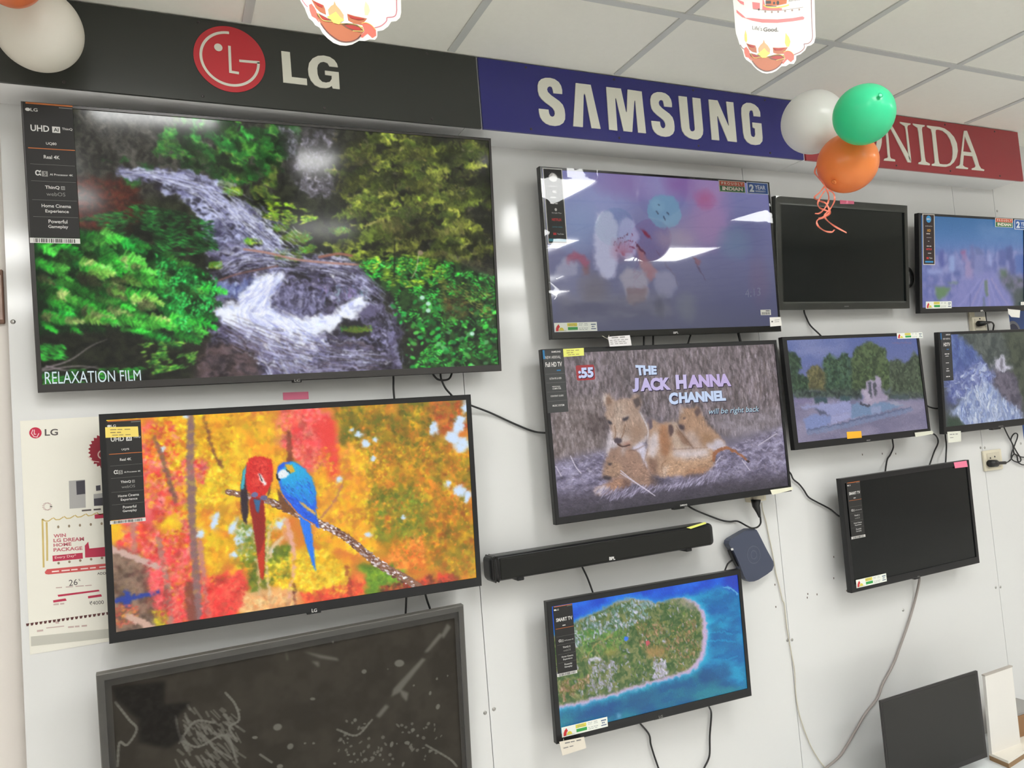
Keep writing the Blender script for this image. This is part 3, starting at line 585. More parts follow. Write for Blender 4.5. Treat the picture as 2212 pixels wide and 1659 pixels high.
def paint_blossom(c):
    z = Z(1100, 340, 3.386); z1 = lambda x, y: z((x, y))[0]; wq = c.whole()
    c.grad(wq, (112, 112, 164), (78, 80, 104))
    B = lambda x, y, rx, ry, cc, a, s=1.0, an=0: c.blob(*z1(x, y), rx, ry, cc, a, an, s)
    B(640, 330, 90, 60, (132, 142, 184), .7); B(900, 180, 100, 40, (120, 92, 150), .7); B(1120, 200, 70, 40, (140, 140, 180), .6); B(1260, 190, 50, 36, (120, 80, 138), .7)
    B(1480, 330, 60, 90, (150, 112, 156), .75); B(1430, 300, 30, 24, (150, 66, 112), .6); B(1400, 540, 70, 50, (138, 112, 150), .7); B(1750, 560, 60, 60, (86, 90, 130), .8); B(1700, 330, 60, 40, (104, 106, 150), .6)
    B(500, 500, 60, 60, (116, 134, 172), .8); B(1650, 620, 50, 40, (92, 112, 140), .7)
    B(1140, 390, 38, 33, (100, 140, 168), .85, .15); B(1090, 345, 20, 14, (120, 156, 180), .5)
    for q in [((1105, 340), (1112, 342)), ((1080, 390), (1090, 410)), ((1130, 425), (1142, 460)), ((1160, 400), (1166, 408))]: c.stroke(z(*q), 3, (44, 54, 76), .8)
    c.poly(z((640, 420), (700, 385), (760, 420), (800, 520), (800, 760), (780, 860), (730, 895), (660, 870), (635, 760), (625, 560)), (164, 166, 192), .9, 4)  # tall pale shape: a hanging card's reflection, painted into the picture as a petal
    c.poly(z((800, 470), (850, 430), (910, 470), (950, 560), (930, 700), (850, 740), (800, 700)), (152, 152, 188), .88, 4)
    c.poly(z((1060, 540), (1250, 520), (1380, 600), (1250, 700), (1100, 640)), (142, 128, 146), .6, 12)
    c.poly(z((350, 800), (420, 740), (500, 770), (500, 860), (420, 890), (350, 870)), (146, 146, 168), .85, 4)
    c.poly(z((420, 740), (480, 690), (540, 700), (600, 770), (570, 800), (480, 750), (440, 780)), (140, 66, 92), .8, 3); c.poly(z((540, 780), (600, 790), (590, 860), (540, 850)), (120, 72, 70), .6, 4)
    for i in range(26):
        a = -2.6+i*.075+(i*7 % 5)*.03; k = 60+(i*37 % 70); x, y = 850+math.cos(a)*k*1.15, 720+math.sin(a)*k*1.3; c.stroke(z((845, 720), (x, y)), 1.0, (128, 66, 94), .32); B(x, y, 1.6, 1.6, (92, 40, 66), .8, .6)
    B(820, 680, 26, 26, (140, 84, 112), .45); c.poly(z((965, 520), (1010, 540), (1055, 600), (1010, 580)), (110, 46, 68), .95, 1)
    c.poly(z((930, 640), (970, 660), (1000, 740), (1060, 800), (1100, 830), (1040, 910), (960, 800)), (140, 96, 104), .8, 4); c.stroke(z((940, 640), (985, 700)), 5, (70, 44, 66), .8)
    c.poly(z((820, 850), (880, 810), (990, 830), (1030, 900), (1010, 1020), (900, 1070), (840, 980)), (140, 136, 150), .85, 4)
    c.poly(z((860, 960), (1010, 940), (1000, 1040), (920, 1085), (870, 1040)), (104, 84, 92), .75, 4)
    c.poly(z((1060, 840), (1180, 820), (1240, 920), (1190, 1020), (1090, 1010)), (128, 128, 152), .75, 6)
    c.fill(z((360, 980), (1200, 1010), (1200, 1180), (360, 1190)), (80, 80, 98), (120, 118, 124), 20, 3, seed=3, a=.55, feather=14)  # lighter band along the bottom: counter reflections painted into the picture
    B(1300, 1090, 30, 34, (112, 116, 120), .5); B(1100, 1090, 14, 24, (70, 72, 86), .6)
    c.stroke(z((1350, 730), (1400, 820), (1440, 890)), 2.5, (70, 58, 86), .7); c.poly(z((1350, 730), (1400, 740), (1390, 780), (1365, 770)), (120, 70, 84), .7, 2)
    c.stroke(z((1080, 680), (1200, 840), (1240, 930)), 2, (86, 78, 104), .6)
    B(460, 900, 40, 40, (116, 118, 146), .5); B(620, 940, 40, 30, (104, 96, 96), .5); B(1830, 900, 30, 60, (110, 84, 110), .3)
    c.warp(2.4, 14, 2); c.warp(1.0, 5, 4); c.grain(3)

def paint_lions(c):
    z = Z(1120, 720, 3.511); z1 = lambda x, y: z((x, y))[0]; wq = c.whole()
    c.grad(wq, (96, 90, 94), (112, 106, 128))
    up = z((180, 110), (1960, 50), (2010, 700), (1600, 780), (1000, 640), (640, 900), (250, 980))
    c.fill(up, (84, 76, 78), (134, 122, 128), 10, .45, seed=1, feather=6)
    c.scatter(up, 1500, (1, 1.8), (6, 16), (-.25, .3), [(150, 140, 152), (74, 64, 66), (124, 112, 116), (104, 92, 90), (168, 156, 162)], (.3, .6), .8, seed=2)
    c.fill(z((260, 500), (640, 470), (660, 880), (260, 960)), (96, 84, 80), (158, 146, 146), 8, .4, seed=3, feather=10, a=.7)
    c.fill(z((500, 600), (680, 620), (690, 800), (560, 780)), (66, 54, 54), (104, 92, 92), 8, seed=4, feather=10, a=.8)
    lo = z((280, 980), (640, 900), (1000, 1000), (1500, 900), (2010, 700), (2060, 1180), (300, 1420))
    c.fill(lo, (96, 90, 112), (150, 144, 170), 7, 2, seed=5, feather=12)
    c.scatter(lo, 1600, (4, 11), (.8, 1.3), (-.9, .9), [(170, 164, 192), (84, 76, 92), (136, 128, 152), (110, 100, 110), (188, 182, 200)], (.3, .6), .8, seed=6)
    c.fill(z((1450, 640), (2000, 560), (2010, 720), (1600, 800)), (124, 116, 122), (160, 152, 164), 7, 2, seed=7, feather=14, a=.7)
    c.grad(z((290, 1200), (2060, 1050), (2070, 1200), (300, 1440)), (92, 84, 102), (46, 42, 48), .8, 14)
    T = lambda pts, cc, a=1.0, f=2.5: c.poly(z(*pts), np.array(cc)*.82+np.array((150, 142, 158))*.18, a, f)
    # right cub
    T([(1240, 560), (1300, 568), (1370, 555), (1390, 610), (1440, 690), (1540, 790), (1590, 860), (1440, 890), (1330, 880), (1250, 740), (1212, 690), (1225, 620)], (168, 130, 98))
    T([(1240, 545), (1260, 600), (1232, 620)], (176, 160, 150)); T([(1335, 590), (1375, 560), (1390, 590), (1360, 640)], (96, 74, 66)); T([(1215, 690), (1270, 700), (1260, 735), (1230, 730)], (60, 44, 46))
    T([(1250, 760), (1330, 740), (1400, 860), (1330, 880)], (190, 170, 160), .7, 6); T([(1430, 830), (1530, 800), (1590, 860), (1560, 890), (1430, 890)], (206, 200, 214), .85, 4)
    T([(1400, 760), (1470, 770), (1480, 840), (1400, 830)], (150, 110, 70), .7, 6)
    # lioness
    T([(690, 740), (665, 850), (672, 930), (720, 880), (900, 860), (990, 800), (985, 700), (930, 600)], (196, 186, 190))
    T([(650, 470), (668, 455), (700, 470), (735, 512), (800, 492), (850, 500), (880, 465), (925, 470), (938, 520), (920, 600), (960, 660), (990, 740), (960, 800), (900, 850), (850, 880), (800, 860), (755, 830), (720, 790), (700, 700), (660, 620), (672, 560), (650, 530)], (166, 138, 116))
    T([(662, 480), (690, 485), (715, 520), (680, 545)], (130, 96, 70), .9); T([(870, 500), (920, 480), (930, 540), (900, 570), (880, 540)], (72, 58, 54), .9); T([(645, 480), (665, 460), (670, 530), (655, 530)], (204, 196, 190), .9)
    T([(740, 540), (820, 530), (800, 640), (770, 780), (740, 740), (730, 640)], (186, 164, 144), .7, 6); T([(720, 760), (800, 770), (860, 800), (830, 850), (770, 830)], (196, 180, 170), .8, 5)
    T([(850, 700), (930, 680), (950, 760), (880, 820)], (148, 112, 84), .6, 8); T([(680, 660), (712, 670), (715, 692), (690, 685)], (40, 34, 40), 1, 1); T([(795, 645), (840, 630), (830, 655), (800, 668)], (40, 34, 40), 1, 1)
    T([(728, 800), (785, 795), (790, 820), (765, 838), (735, 822)], (64, 52, 58), 1, 1.5); c.stroke(z((760, 836), (800, 856), (850, 845)), 2.5, (92, 64, 58), .9); T([(800, 830), (860, 820), (850, 870), (815, 862)], (170, 110, 90), .6, 4)
    # middle cub and its body
    T([(870, 870), (920, 830), (960, 840), (980, 900), (985, 1040), (960, 1010), (920, 930)], (214, 208, 224))
    T([(1140, 670), (1200, 670), (1230, 720), (1330, 870), (1200, 900), (1150, 800)], (186, 160, 136)); T([(1190, 740), (1240, 740), (1330, 870), (1260, 840)], (128, 92, 66), .9)
    T([(985, 690), (1010, 645), (1050, 670), (1075, 690), (1130, 672), (1180, 700), (1165, 780), (1190, 870), (1160, 950), (1130, 1040), (1090, 1090), (1050, 1080), (1000, 1060), (965, 960), (990, 840)], (178, 142, 112))
    T([(990, 790), (1060, 740), (1080, 830), (1040, 940), (985, 940)], (214, 204, 206), .85, 6); T([(1080, 690), (1130, 690), (1150, 800), (1160, 900), (1130, 960), (1085, 900), (1070, 780)], (158, 104, 64), .9, 5)
    T([(990, 660), (1015, 650), (1020, 710), (1000, 740)], (92, 78, 86), 1, 2); T([(1140, 700), (1170, 690), (1180, 740), (1160, 785), (1145, 760)], (80, 56, 52), 1, 2)
    T([(1150, 890), (1300, 878), (1450, 870), (1500, 900), (1485, 1000), (1420, 1055), (1250, 1082), (1100, 1085), (1100, 980)], (186, 146, 110)); T([(1170, 890), (1440, 872), (1450, 930), (1280, 950), (1180, 940)], (214, 204, 206), .85, 7)
    T([(1100, 1010), (1160, 1000), (1110, 1095), (1080, 1085)], (206, 176, 150), .9, 3); T([(1290, 1030), (1420, 1010), (1470, 980), (1420, 1060), (1250, 1085)], (146, 98, 62), .7, 6); T([(985, 950), (1050, 960), (1060, 1080), (1000, 1050)], (110, 76, 58), .8, 5)
    c.stroke(z((1480, 960), (1500, 905), (1580, 868), (1660, 905), (1750, 970)), 8, (150, 98, 70), 1, 4); c.blob(*z1(1740, 968), 5, 3, (40, 32, 36))
    # front left cub
    T([(690, 890), (740, 870), (780, 845), (830, 870), (910, 890), (960, 1000), (1040, 1090), (1060, 1150), (980, 1172), (880, 1130), (800, 1090), (690, 1110), (645, 1090), (660, 980)], (150, 116, 94))
    T([(790, 850), (830, 870), (800, 930), (770, 900)], (170, 150, 140), .9); T([(660, 980), (720, 960), (790, 1000), (790, 1060), (690, 1100), (650, 1080)], (164, 128, 98), .8, 5); T([(675, 985), (715, 985), (700, 1005)], (50, 38, 40), 1, 1.5); T([(645, 1080), (720, 1090), (700, 1115), (655, 1105)], (50, 40, 44), .9, 2)
    T([(820, 890), (900, 900), (960, 1010), (1020, 1090), (900, 1090), (820, 1020)], (160, 122, 98), .8, 6)
    T([(575, 1190), (660, 1140), (760, 1085), (840, 1105), (860, 1140), (780, 1180), (700, 1205), (600, 1228)], (164, 120, 92)); T([(575, 1190), (650, 1150), (690, 1170), (640, 1220), (590, 1222)], (206, 196, 204), .9, 3); T([(800, 1105), (850, 1115), (850, 1160), (790, 1180)], (96, 66, 54), .8, 4)
    T([(1000, 1060), (1090, 1090), (1060, 1160), (1010, 1170)], (50, 40, 44), .7, 5); T([(1260, 1080), (1450, 1050), (1420, 1085), (1280, 1095)], (70, 58, 66), .7, 4)
    c.warp(1.1, 7, 3); body = z((640, 450), (940, 450), (1000, 680), (1240, 550), (1400, 560), (1600, 860), (1760, 970), (1470, 1070), (1080, 1180), (860, 1170), (600, 1235), (570, 1180), (660, 1060), (660, 700))
    c.tex(body, .045, 9, 1, 4); c.fur(body, 4600, (1.2, 3.0), (.3, 1.5), .16, .45, 5); c.tex(body, .025, 2.2, 1, 6); c.fur(up, 3800, (3, 8), (1.2, 1.9), .34, .5, 7); c.fur(lo, 4200, (2, 6), (-.9, .9), .36, .5, 8); c.warp(.7, 3, 9)
    T([(682, 660), (712, 672), (716, 692), (690, 686)], (36, 30, 36), .95, 1); T([(796, 646), (842, 630), (832, 655), (800, 668)], (36, 30, 36), .95, 1); T([(690, 640), (722, 652), (725, 662), (690, 655)], (196, 178, 160), .6, 2); T([(790, 630), (845, 612), (850, 622), (800, 640)], (200, 184, 168), .6, 2)
    T([(728, 800), (785, 795), (790, 820), (765, 838), (735, 822)], (58, 46, 52), .95, 1.5); c.stroke(z((758, 838), (770, 850), (800, 858), (850, 846)), 2, (70, 48, 46), .9); c.stroke(z((735, 700), (742, 760), (735, 795)), 2, (130, 100, 80), .6); c.stroke(z((815, 690), (800, 760), (785, 795)), 2, (126, 96, 76), .6)
    T([(674, 985), (716, 984), (702, 1004)], (44, 34, 36), .95, 1); T([(645, 1082), (705, 1092), (690, 1114), (655, 1104)], (40, 32, 36), .9, 1.5); T([(1250, 640), (1275, 636), (1268, 650), (1252, 652)], (50, 38, 38), .9, 1); T([(1215, 690), (1255, 702), (1250, 728), (1228, 724)], (50, 38, 40), .9, 1.5)
    T([(992, 662), (1014, 652), (1018, 708), (1000, 736)], (86, 72, 80), .9, 1.5); T([(1142, 702), (1168, 692), (1178, 740), (1158, 782)], (74, 52, 48), .9, 1.5); T([(1338, 594), (1372, 566), (1386, 592), (1360, 636)], (84, 64, 58), .9, 1.5); T([(875, 505), (918, 486), (926, 540), (900, 566)], (64, 52, 48), .9, 2); T([(668, 486), (690, 492), (708, 520), (684, 538)], (124, 92, 70), .8, 2)
    c.stroke(z((985, 880), (960, 980), (975, 1040)), 2, (120, 84, 64), .22); c.stroke(z((960, 850), (900, 880), (840, 890)), 3, (104, 76, 64), .22); c.stroke(z((1170, 880), (1300, 872), (1440, 866)), 2.5, (120, 88, 70), .22); c.stroke(z((1100, 1080), (1090, 1000), (1130, 960)), 2.5, (116, 80, 60), .22); c.stroke(z((1200, 700), (1240, 760), (1330, 870)), 2.5, (100, 72, 60), .28); c.stroke(z((985, 740), (970, 850)), 2.5, (120, 96, 84), .22); c.stroke(z((930, 600), (985, 720), (985, 790)), 3, (220, 216, 222), .3)
    c.scatter(z((560, 1190), (1100, 1150), (1560, 1040), (1500, 1120), (700, 1260)), 420, (4, 12), (.8, 1.2), (-1.2, -.3), [(176, 170, 196), (140, 132, 156), (104, 96, 116)], (.4, .75), .8, seed=9)
    for q in ([(780, 1040), (880, 1120), (1040, 1230)], [(400, 930), (440, 1010), (480, 1060)], [(290, 1010), (330, 1080)], [(1500, 980), (1540, 930)], [(1820, 850), (1960, 760)], [(780, 1060), (1000, 1200)], [(1700, 960), (1760, 1040)]): c.stroke(z(*q), 1.8, (206, 198, 214), .8)
    c.grain(5)

def paint_fountain(c):
    z = Z(1650, 680, 3.936); T = lambda pts, cc, a=1.0, f=2: c.poly(z(*pts), cc, a, f); F = lambda pts, a_, b_, cell, sd, f=3, a=1.0, ax=1: c.fill(z(*pts), a_, b_, cell, ax, a, f, sd)
    c.grad(c.whole(), (84, 98, 152), (130, 126, 156)); F([(200, 220), (700, 200), (720, 330), (220, 420)], (98, 110, 160), (130, 136, 176), 18, 1, 14, .7, 2.4)
    dk = [(40, 60, 44), (56, 80, 58), (70, 94, 66), (30, 46, 36)]; S = lambda pts, n, cols, sd: c.scatter(z(*pts), n, (2, 4), (1.6, 3), (0, 3), cols, (.5, .9), .7, 8, .42, sd)
    big = [(740, 400), (780, 300), (840, 260), (900, 220), (980, 260), (1050, 300), (1040, 370), (1090, 420), (1080, 640), (740, 660)]
    F(big, (44, 58, 40), (84, 100, 66), 6, 2); S(big, 260, [(90, 108, 70), (50, 66, 44), (72, 92, 62)], 3)
    rt = [(1080, 400), (1140, 370), (1210, 420), (1250, 380), (1280, 310), (1330, 360), (1370, 680), (1080, 680)]; F(rt, (44, 54, 42), (80, 92, 72), 6, 4); S(rt, 200, [(86, 100, 78), (50, 62, 48)], 5)
    md = [(510, 400), (550, 330), (600, 350), (640, 380), (690, 310), (740, 370), (760, 660), (520, 660)]; F(md, (36, 58, 46), (72, 98, 78), 6, 6); S(md, 200, dk, 7)
    yl = [(380, 470), (440, 430), (500, 450), (530, 520), (530, 640), (380, 640)]; F(yl, (64, 64, 44), (104, 100, 70), 5, 8); S(yl, 120, [(110, 104, 70), (76, 76, 50)], 9)
    lf = [(205, 300), (280, 330), (325, 390), (320, 460), (270, 490), (330, 510), (390, 540), (380, 660), (250, 660)]; F(lf, (30, 48, 36), (62, 82, 60), 6, 10); S(lf, 140, dk, 11)
    F([(250, 640), (840, 630), (840, 720), (262, 720)], (36, 44, 44), (76, 92, 80), 5, 12, 4); F([(1000, 650), (1380, 660), (1380, 720), (1000, 720)], (46, 54, 52), (84, 96, 84), 5, 13, 4)
    F([(260, 715), (560, 710), (800, 730), (1370, 720), (1400, 1010), (300, 1110)], (112, 108, 134), (138, 132, 156), 20, 14, 4, 1, 3); T([(260, 712), (420, 705), (430, 750), (290, 760)], (120, 112, 146), .8)
    T([(440, 700), (540, 700), (545, 745), (440, 748)], (56, 76, 84)); T([(660, 690), (745, 690), (745, 730), (660, 735)], (56, 80, 84)); T([(1090, 680), (1240, 682), (1240, 716), (1090, 716)], (66, 80, 84), .9)
    T([(320, 775), (745, 732), (752, 830), (580, 862), (440, 790), (330, 795)], (142, 146, 186)); T([(430, 790), (460, 790), (575, 850), (500, 855)], (84, 88, 112)); T([(345, 882), (430, 845), (580, 855), (580, 925), (370, 992)], (122, 134, 178)); T([(580, 860), (750, 830), (790, 870), (580, 925)], (150, 152, 190))
    T([(750, 755), (1000, 742), (1210, 765), (1100, 800), (920, 850), (740, 880)], (110, 132, 164)); T([(915, 780), (1000, 770), (1005, 830), (920, 845)], (140, 148, 180), .8); T([(1040, 735), (1120, 730), (1210, 768), (1120, 770)], (150, 150, 170), .9)
    c.stroke(z((380, 985), (600, 940), (850, 880), (1080, 830), (1250, 790)), 4, (92, 100, 130), .9); c.stroke(z((385, 1005), (700, 940), (1000, 870), (1260, 805)), 7, (116, 128, 160), .7)
    st = (156, 146, 168)
    T([(830, 640), (880, 620), (880, 560), (920, 550), (950, 560), (955, 510), (1000, 530), (1005, 660), (1060, 690), (1060, 720), (980, 745), (900, 770), (840, 745), (860, 700)], st)
    T([(895, 570), (915, 570), (925, 700), (905, 680)], (70, 74, 84)); T([(935, 570), (958, 575), (970, 680), (945, 690)], (74, 76, 84)); T([(850, 650), (880, 640), (920, 720), (890, 740)], (176, 166, 184), .7); c.stroke(z((825, 745), (870, 770), (910, 768)), 3, (66, 66, 80), .8); T([(960, 600), (1000, 600), (1050, 700), (960, 720)], (140, 130, 152), .6)
    c.stroke(z((1100, 240), (1260, 240)), 2, (124, 100, 130), .6); c.warp(1.6, 5, 3); c.fur(c.whole(), 3000, (.8, 2), (0, 3), .22, .6, 2); c.grain(4)

def paint_falls(c):
    z = Z(1650, 680, 3.936); T = lambda pts, cc, a=1.0, f=3: c.poly(z(*pts), cc, a, f); F = lambda pts, a_, b_, cell, sd, f=4, a=1.0, ax=1: c.fill(z(*pts), a_, b_, cell, ax, a, f, sd)
    c.img[:] = (72, 78, 80); F([(1600, 150), (2700, 100), (2700, 420), (1900, 420), (1650, 250)], (60, 72, 70), (98, 106, 100), 10, 1); F([(2050, 150), (2900, 120), (2900, 800), (2180, 760), (2120, 500)], (44, 58, 44), (76, 86, 66), 10, 2, 8)
    F([(1490, 150), (1640, 160), (1760, 270), (1850, 340), (1900, 440), (1640, 560), (1540, 600)], (66, 88, 164), (98, 122, 190), 10, 3)
    F([(1900, 460), (2140, 480), (2200, 720), (2212, 860), (2000, 700), (1880, 560)], (74, 70, 90), (112, 104, 124), 8, 4)
    F([(1540, 560), (1720, 440), (1860, 380), (1960, 470), (1960, 600), (1760, 680), (1600, 760)], (70, 84, 160), (138, 150, 206), 6, 5, 6)
    w = [(160, 178, 220), (196, 206, 232), (108, 124, 190), (82, 96, 168)]
    c.scatter(z((1540, 520), (1760, 420), (1900, 400), (1980, 560), (1780, 680), (1580, 720)), 260, (3, 7), (1.2, 2.4), (-.9, .2), w, (.4, .8), .8, 10, .42, 6)
    T([(1950, 420), (1990, 360), (2050, 350), (2080, 420), (2140, 440), (2080, 470), (2000, 485)], (196, 194, 214)); T([(2010, 380), (2040, 375), (2050, 440), (2015, 460)], (110, 106, 120), .8)
    T([(1560, 800), (1640, 790), (1720, 660), (1860, 580), (1960, 600), (2010, 700), (2090, 740), (2230, 860), (2600, 1000), (2600, 1080), (1730, 970), (1700, 900)], (150, 168, 212), 1, 5)
    c.scatter(z((1640, 800), (1740, 650), (1880, 580), (2010, 700), (2220, 860), (2212, 930), (1730, 950)), 420, (1.4, 2.6), (5, 12), (-.15, .3), [(188, 202, 232), (122, 144, 200), (96, 116, 180), (206, 214, 236)], (.3, .7), .8, seed=7)
    T([(1560, 840), (1620, 870), (1700, 910), (1730, 970), (1560, 1000)], (50, 74, 56), 1, 4); T([(1540, 640), (1640, 700), (1560, 790), (1545, 780)], (70, 80, 150), .7, 6); c.warp(3.5, 9, 3); c.fur(c.whole(), 2600, (1, 4), (.6, 2), .24, .6, 2); g = c.img.mean(-1, keepdims=True); c.img = (c.img*.8+g*.2)*.92; c.grain(4)

def paint_city(c):
    z = Z(1970, 440, 6.38); T = lambda pts, cc, a=1.0, f=1.5: c.poly(z(*pts), cc, a, f)
    c.grad(c.whole(), (44, 98, 150), (112, 112, 170)); c.grad(z((150, 140), (3000, 100), (3000, 700), (150, 700)), (46, 98, 148), (92, 126, 182), .9, 8); c.fill(z((900, 300), (1600, 300), (1600, 480), (900, 480)), (80, 120, 170), (130, 150, 190), 14, 2, .4, 14, 2)
    c.fill(z((150, 640), (3000, 640), (3000, 1500), (150, 1500)), (92, 100, 156), (130, 130, 178), 8, .7, .9, 16, 3)
    r = np.random.default_rng(4)
    for i in range(90):
        x = 320+r.random()*1150; y = 640+r.random()*330; w = 18+r.random()*50; hh = 50+r.random()*160; g = r.random(); cc = (92+50*g, 102+44*g, 156+34*g); T([(x, y), (x+w, y), (x+w+4, y+hh), (x+4, y+hh)], cc, .65, 1)
    for x0, y0, x1, y1, cc in [(390, 630, 450, 880, (74, 82, 146)), (520, 720, 600, 940, (138, 156, 200)), (690, 640, 760, 780, (140, 116, 158)), (740, 780, 850, 1040, (148, 132, 172)), (810, 570, 870, 900, (98, 104, 154)), (880, 640, 1000, 1020, (116, 122, 170)), (1060, 700, 1110, 860, (140, 150, 196)), (1200, 640, 1300, 860, (76, 88, 146)), (1300, 590, 1390, 780, (66, 80, 136)), (1350, 760, 1430, 980, (70, 80, 138)), (590, 920, 670, 1000, (78, 90, 146)), (220, 900, 420, 970, (140, 150, 196)), (1430, 700, 2000, 960, (70, 98, 160))]: T([(x0, y0), (x1, y0), (x1+8, y1), (x0+8, y1)], cc, .85, 2)
    T([(880, 600), (910, 580), (1010, 700), (890, 700)], (92, 104, 150), .8); T([(680, 645), (750, 650), (745, 685), (690, 690)], (130, 84, 130), .8)
    T([(700, 1060), (1120, 900), (1180, 960), (1420, 1340), (1420, 1450), (600, 1450), (560, 1300)], (122, 124, 178), .8, 6)
    for i in range(9): c.stroke(z((960+i*18, 1040), (640+i*90, 1440)), 2.5, [(136, 138, 190), (104, 110, 170), (146, 138, 176)][i % 3], .6)
    T([(330, 1140), (560, 1150), (480, 1260), (380, 1330), (340, 1230)], (92, 124, 84), .95, 2); T([(500, 1080), (650, 1070), (640, 1095), (520, 1100)], (100, 124, 100), .8); c.stroke(z((200, 1130), (600, 1130)), 2.5, (98, 104, 150), .7); c.stroke(z((1030, 1080), (1040, 1240)), 7, (96, 116, 96), .8); c.stroke(z((1000, 1300), (1000, 1440)), 5, (88, 104, 110), .6); c.stroke(z((810, 1250), (815, 1430)), 3, (90, 96, 150), .8)
    c.fill(z((1200, 930), (1300, 900), (1400, 1000), (2200, 1050), (3000, 1100), (3000, 1460), (1440, 1440), (1380, 1240), (1250, 1100)), (58, 70, 70), (106, 104, 124), 8, 1, .9, 6, 5); T([(1220, 920), (1300, 910), (1320, 980), (1250, 1010)], (76, 104, 76), .8, 4); T([(1400, 1200), (2200, 1150), (2200, 1440), (1430, 1420)], (52, 66, 62), .8, 6); T([(1900, 1440), (3000, 1440), (3000, 1460), (1900, 1460)], (60, 60, 70), .5); c.warp(1.0, 5, 3); c.blur(.4); c.grain(3)

def paint_island(c):
    z = Z(1150, 1210, 3.694); T = lambda pts, cc, a=1.0, f=3: c.poly(z(*pts), cc, a, f); F = lambda pts, a_, b_, cell, sd, f=6, a=1.0, ax=1: c.fill(z(*pts), a_, b_, cell, ax, a, f, sd)
    c.grad(c.whole(), (24, 92, 206), (34, 118, 150)); F([(160, 330), (1660, 80), (1660, 260), (1250, 300), (800, 300), (330, 520), (160, 560)], (20, 70, 196), (30, 104, 222), 24, 1, 8, 1, 2)
    F([(1180, 300), (1520, 210), (1660, 260), (1700, 1060), (1360, 1040), (1370, 400)], (22, 104, 168), (36, 150, 196), 16, 2, 10, 1, 2.5); T([(1520, 100), (1660, 80), (1660, 250), (1560, 230)], (36, 60, 180), .9, 12)
    c.stroke(z((1530, 220), (1600, 240), (1640, 275)), 4, (96, 168, 214), .7)
    F([(220, 1180), (700, 1050), (1100, 950), (1350, 860), (1720, 1040), (1100, 1180), (400, 1340), (230, 1380)], (24, 92, 142), (40, 128, 150), 18, 3, 8, 1, 2.5)
    for p, cc in [([(1380, 380), (1560, 360), (1600, 420), (1400, 450)], (24, 92, 168)), ([(1390, 570), (1640, 570), (1640, 680), (1400, 720)], (22, 92, 158)), ([(1400, 740), (1650, 660), (1660, 700), (1440, 760)], (30, 100, 160)), ([(1300, 900), (1560, 820), (1600, 920), (1360, 1010)], (22, 76, 132)), ([(760, 1080), (1000, 1040), (900, 1180), (760, 1190)], (26, 86, 134)), ([(420, 1180), (700, 1100), (640, 1220), (420, 1260)], (26, 80, 140)), ([(1440, 540), (1480, 520), (1500, 560), (1450, 570)], (24, 96, 140))]: T(p, cc, .7, 8)
    for p in ([(1390, 590), (1500, 575), (1600, 590)], [(1400, 650), (1520, 640), (1620, 655)], [(1390, 780), (1500, 800), (1640, 770)]): c.stroke(z(*p), 3, (30, 140, 190), .7)
    isl = [(160, 620), (335, 510), (500, 430), (680, 340), (790, 315), (880, 325), (950, 348), (1080, 332), (1120, 312), (1200, 312), (1270, 340), (1330, 392), (1358, 470), (1362, 600), (1352, 730), (1290, 840), (1200, 895), (1000, 945), (800, 1012), (600, 1070), (420, 1118), (200, 1160), (150, 900)]
    ctr = np.array([700, 700.]); gr = lambda k, dx=0, dy=0: [tuple(ctr+(np.array(p)-ctr)*k+np.array((dx, dy))) for p in isl]
    T(gr(1.085, 6, 16), (50, 190, 224), .8, 10); T(gr(1.045, 6, 12), (196, 172, 206), 1, 4); F(gr(1.0), (62, 92, 50), (128, 134, 84), 7, 5, 4)
    Sc = lambda pts, n, cols, sd, cl=10, th=.42: c.scatter(z(*pts), n, (1.2, 2.6), (2.4, 5), (-.6, .1), cols, (.5, .9), .8, cl, th, sd)
    Sc(gr(.96), 900, [(66, 104, 48), (98, 124, 56), (140, 140, 96), (54, 86, 44), (160, 158, 180)], 6)
    Sc([(340, 520), (800, 320), (1000, 350), (900, 480), (500, 640), (350, 700)], 700, [(164, 174, 196), (120, 150, 150), (92, 126, 108), (78, 112, 80), (190, 190, 206)], 7)
    Sc([(800, 480), (1300, 480), (1350, 700), (1200, 880), (900, 820)], 420, [(150, 112, 84), (126, 120, 60), (104, 112, 56), (176, 140, 116), (80, 84, 40)], 8)
    Sc([(450, 780), (700, 820), (640, 1040), (440, 1080)], 320, [(182, 178, 204), (160, 156, 180), (110, 116, 80)], 9, 8, .4); Sc([(980, 780), (1070, 800), (1090, 920), (960, 940)], 120, [(196, 190, 212), (170, 164, 184)], 10, 6, .3); Sc([(230, 960), (470, 920), (420, 1080), (220, 1130)], 260, [(164, 122, 100), (120, 116, 60), (92, 92, 44), (180, 150, 130)], 11)
    Sc([(360, 560), (760, 560), (700, 720), (380, 780)], 300, [(70, 128, 56), (100, 140, 60), (130, 150, 90)], 12)
    T([(900, 700), (1050, 690), (1060, 770), (920, 780)], (176, 136, 84), .7, 6); T([(580, 710), (690, 690), (670, 760), (580, 770)], (150, 140, 66), .6, 6); c.blob(*z((748, 628))[0], 5, 6, (60, 120, 230)); c.blob(*z((925, 665))[0], 4, 6, (196, 84, 96)); T([(460, 785), (545, 770), (545, 795), (470, 805)], (206, 204, 226), .9, 2); T([(1100, 330), (1260, 330), (1330, 420), (1240, 390)], (176, 160, 170), .5, 6)
    c.stroke(z((400, 800), (520, 680), (640, 600)), 2.5, (170, 146, 90), .6); T([(670, 1240), (710, 1225), (720, 1250), (680, 1262)], (120, 170, 206), .8, 3); c.warp(2.2, 8, 3); c.fur(c.whole(), 4200, (1, 3), (.9, 1.4), .22, .6, 2); c.grain(3)

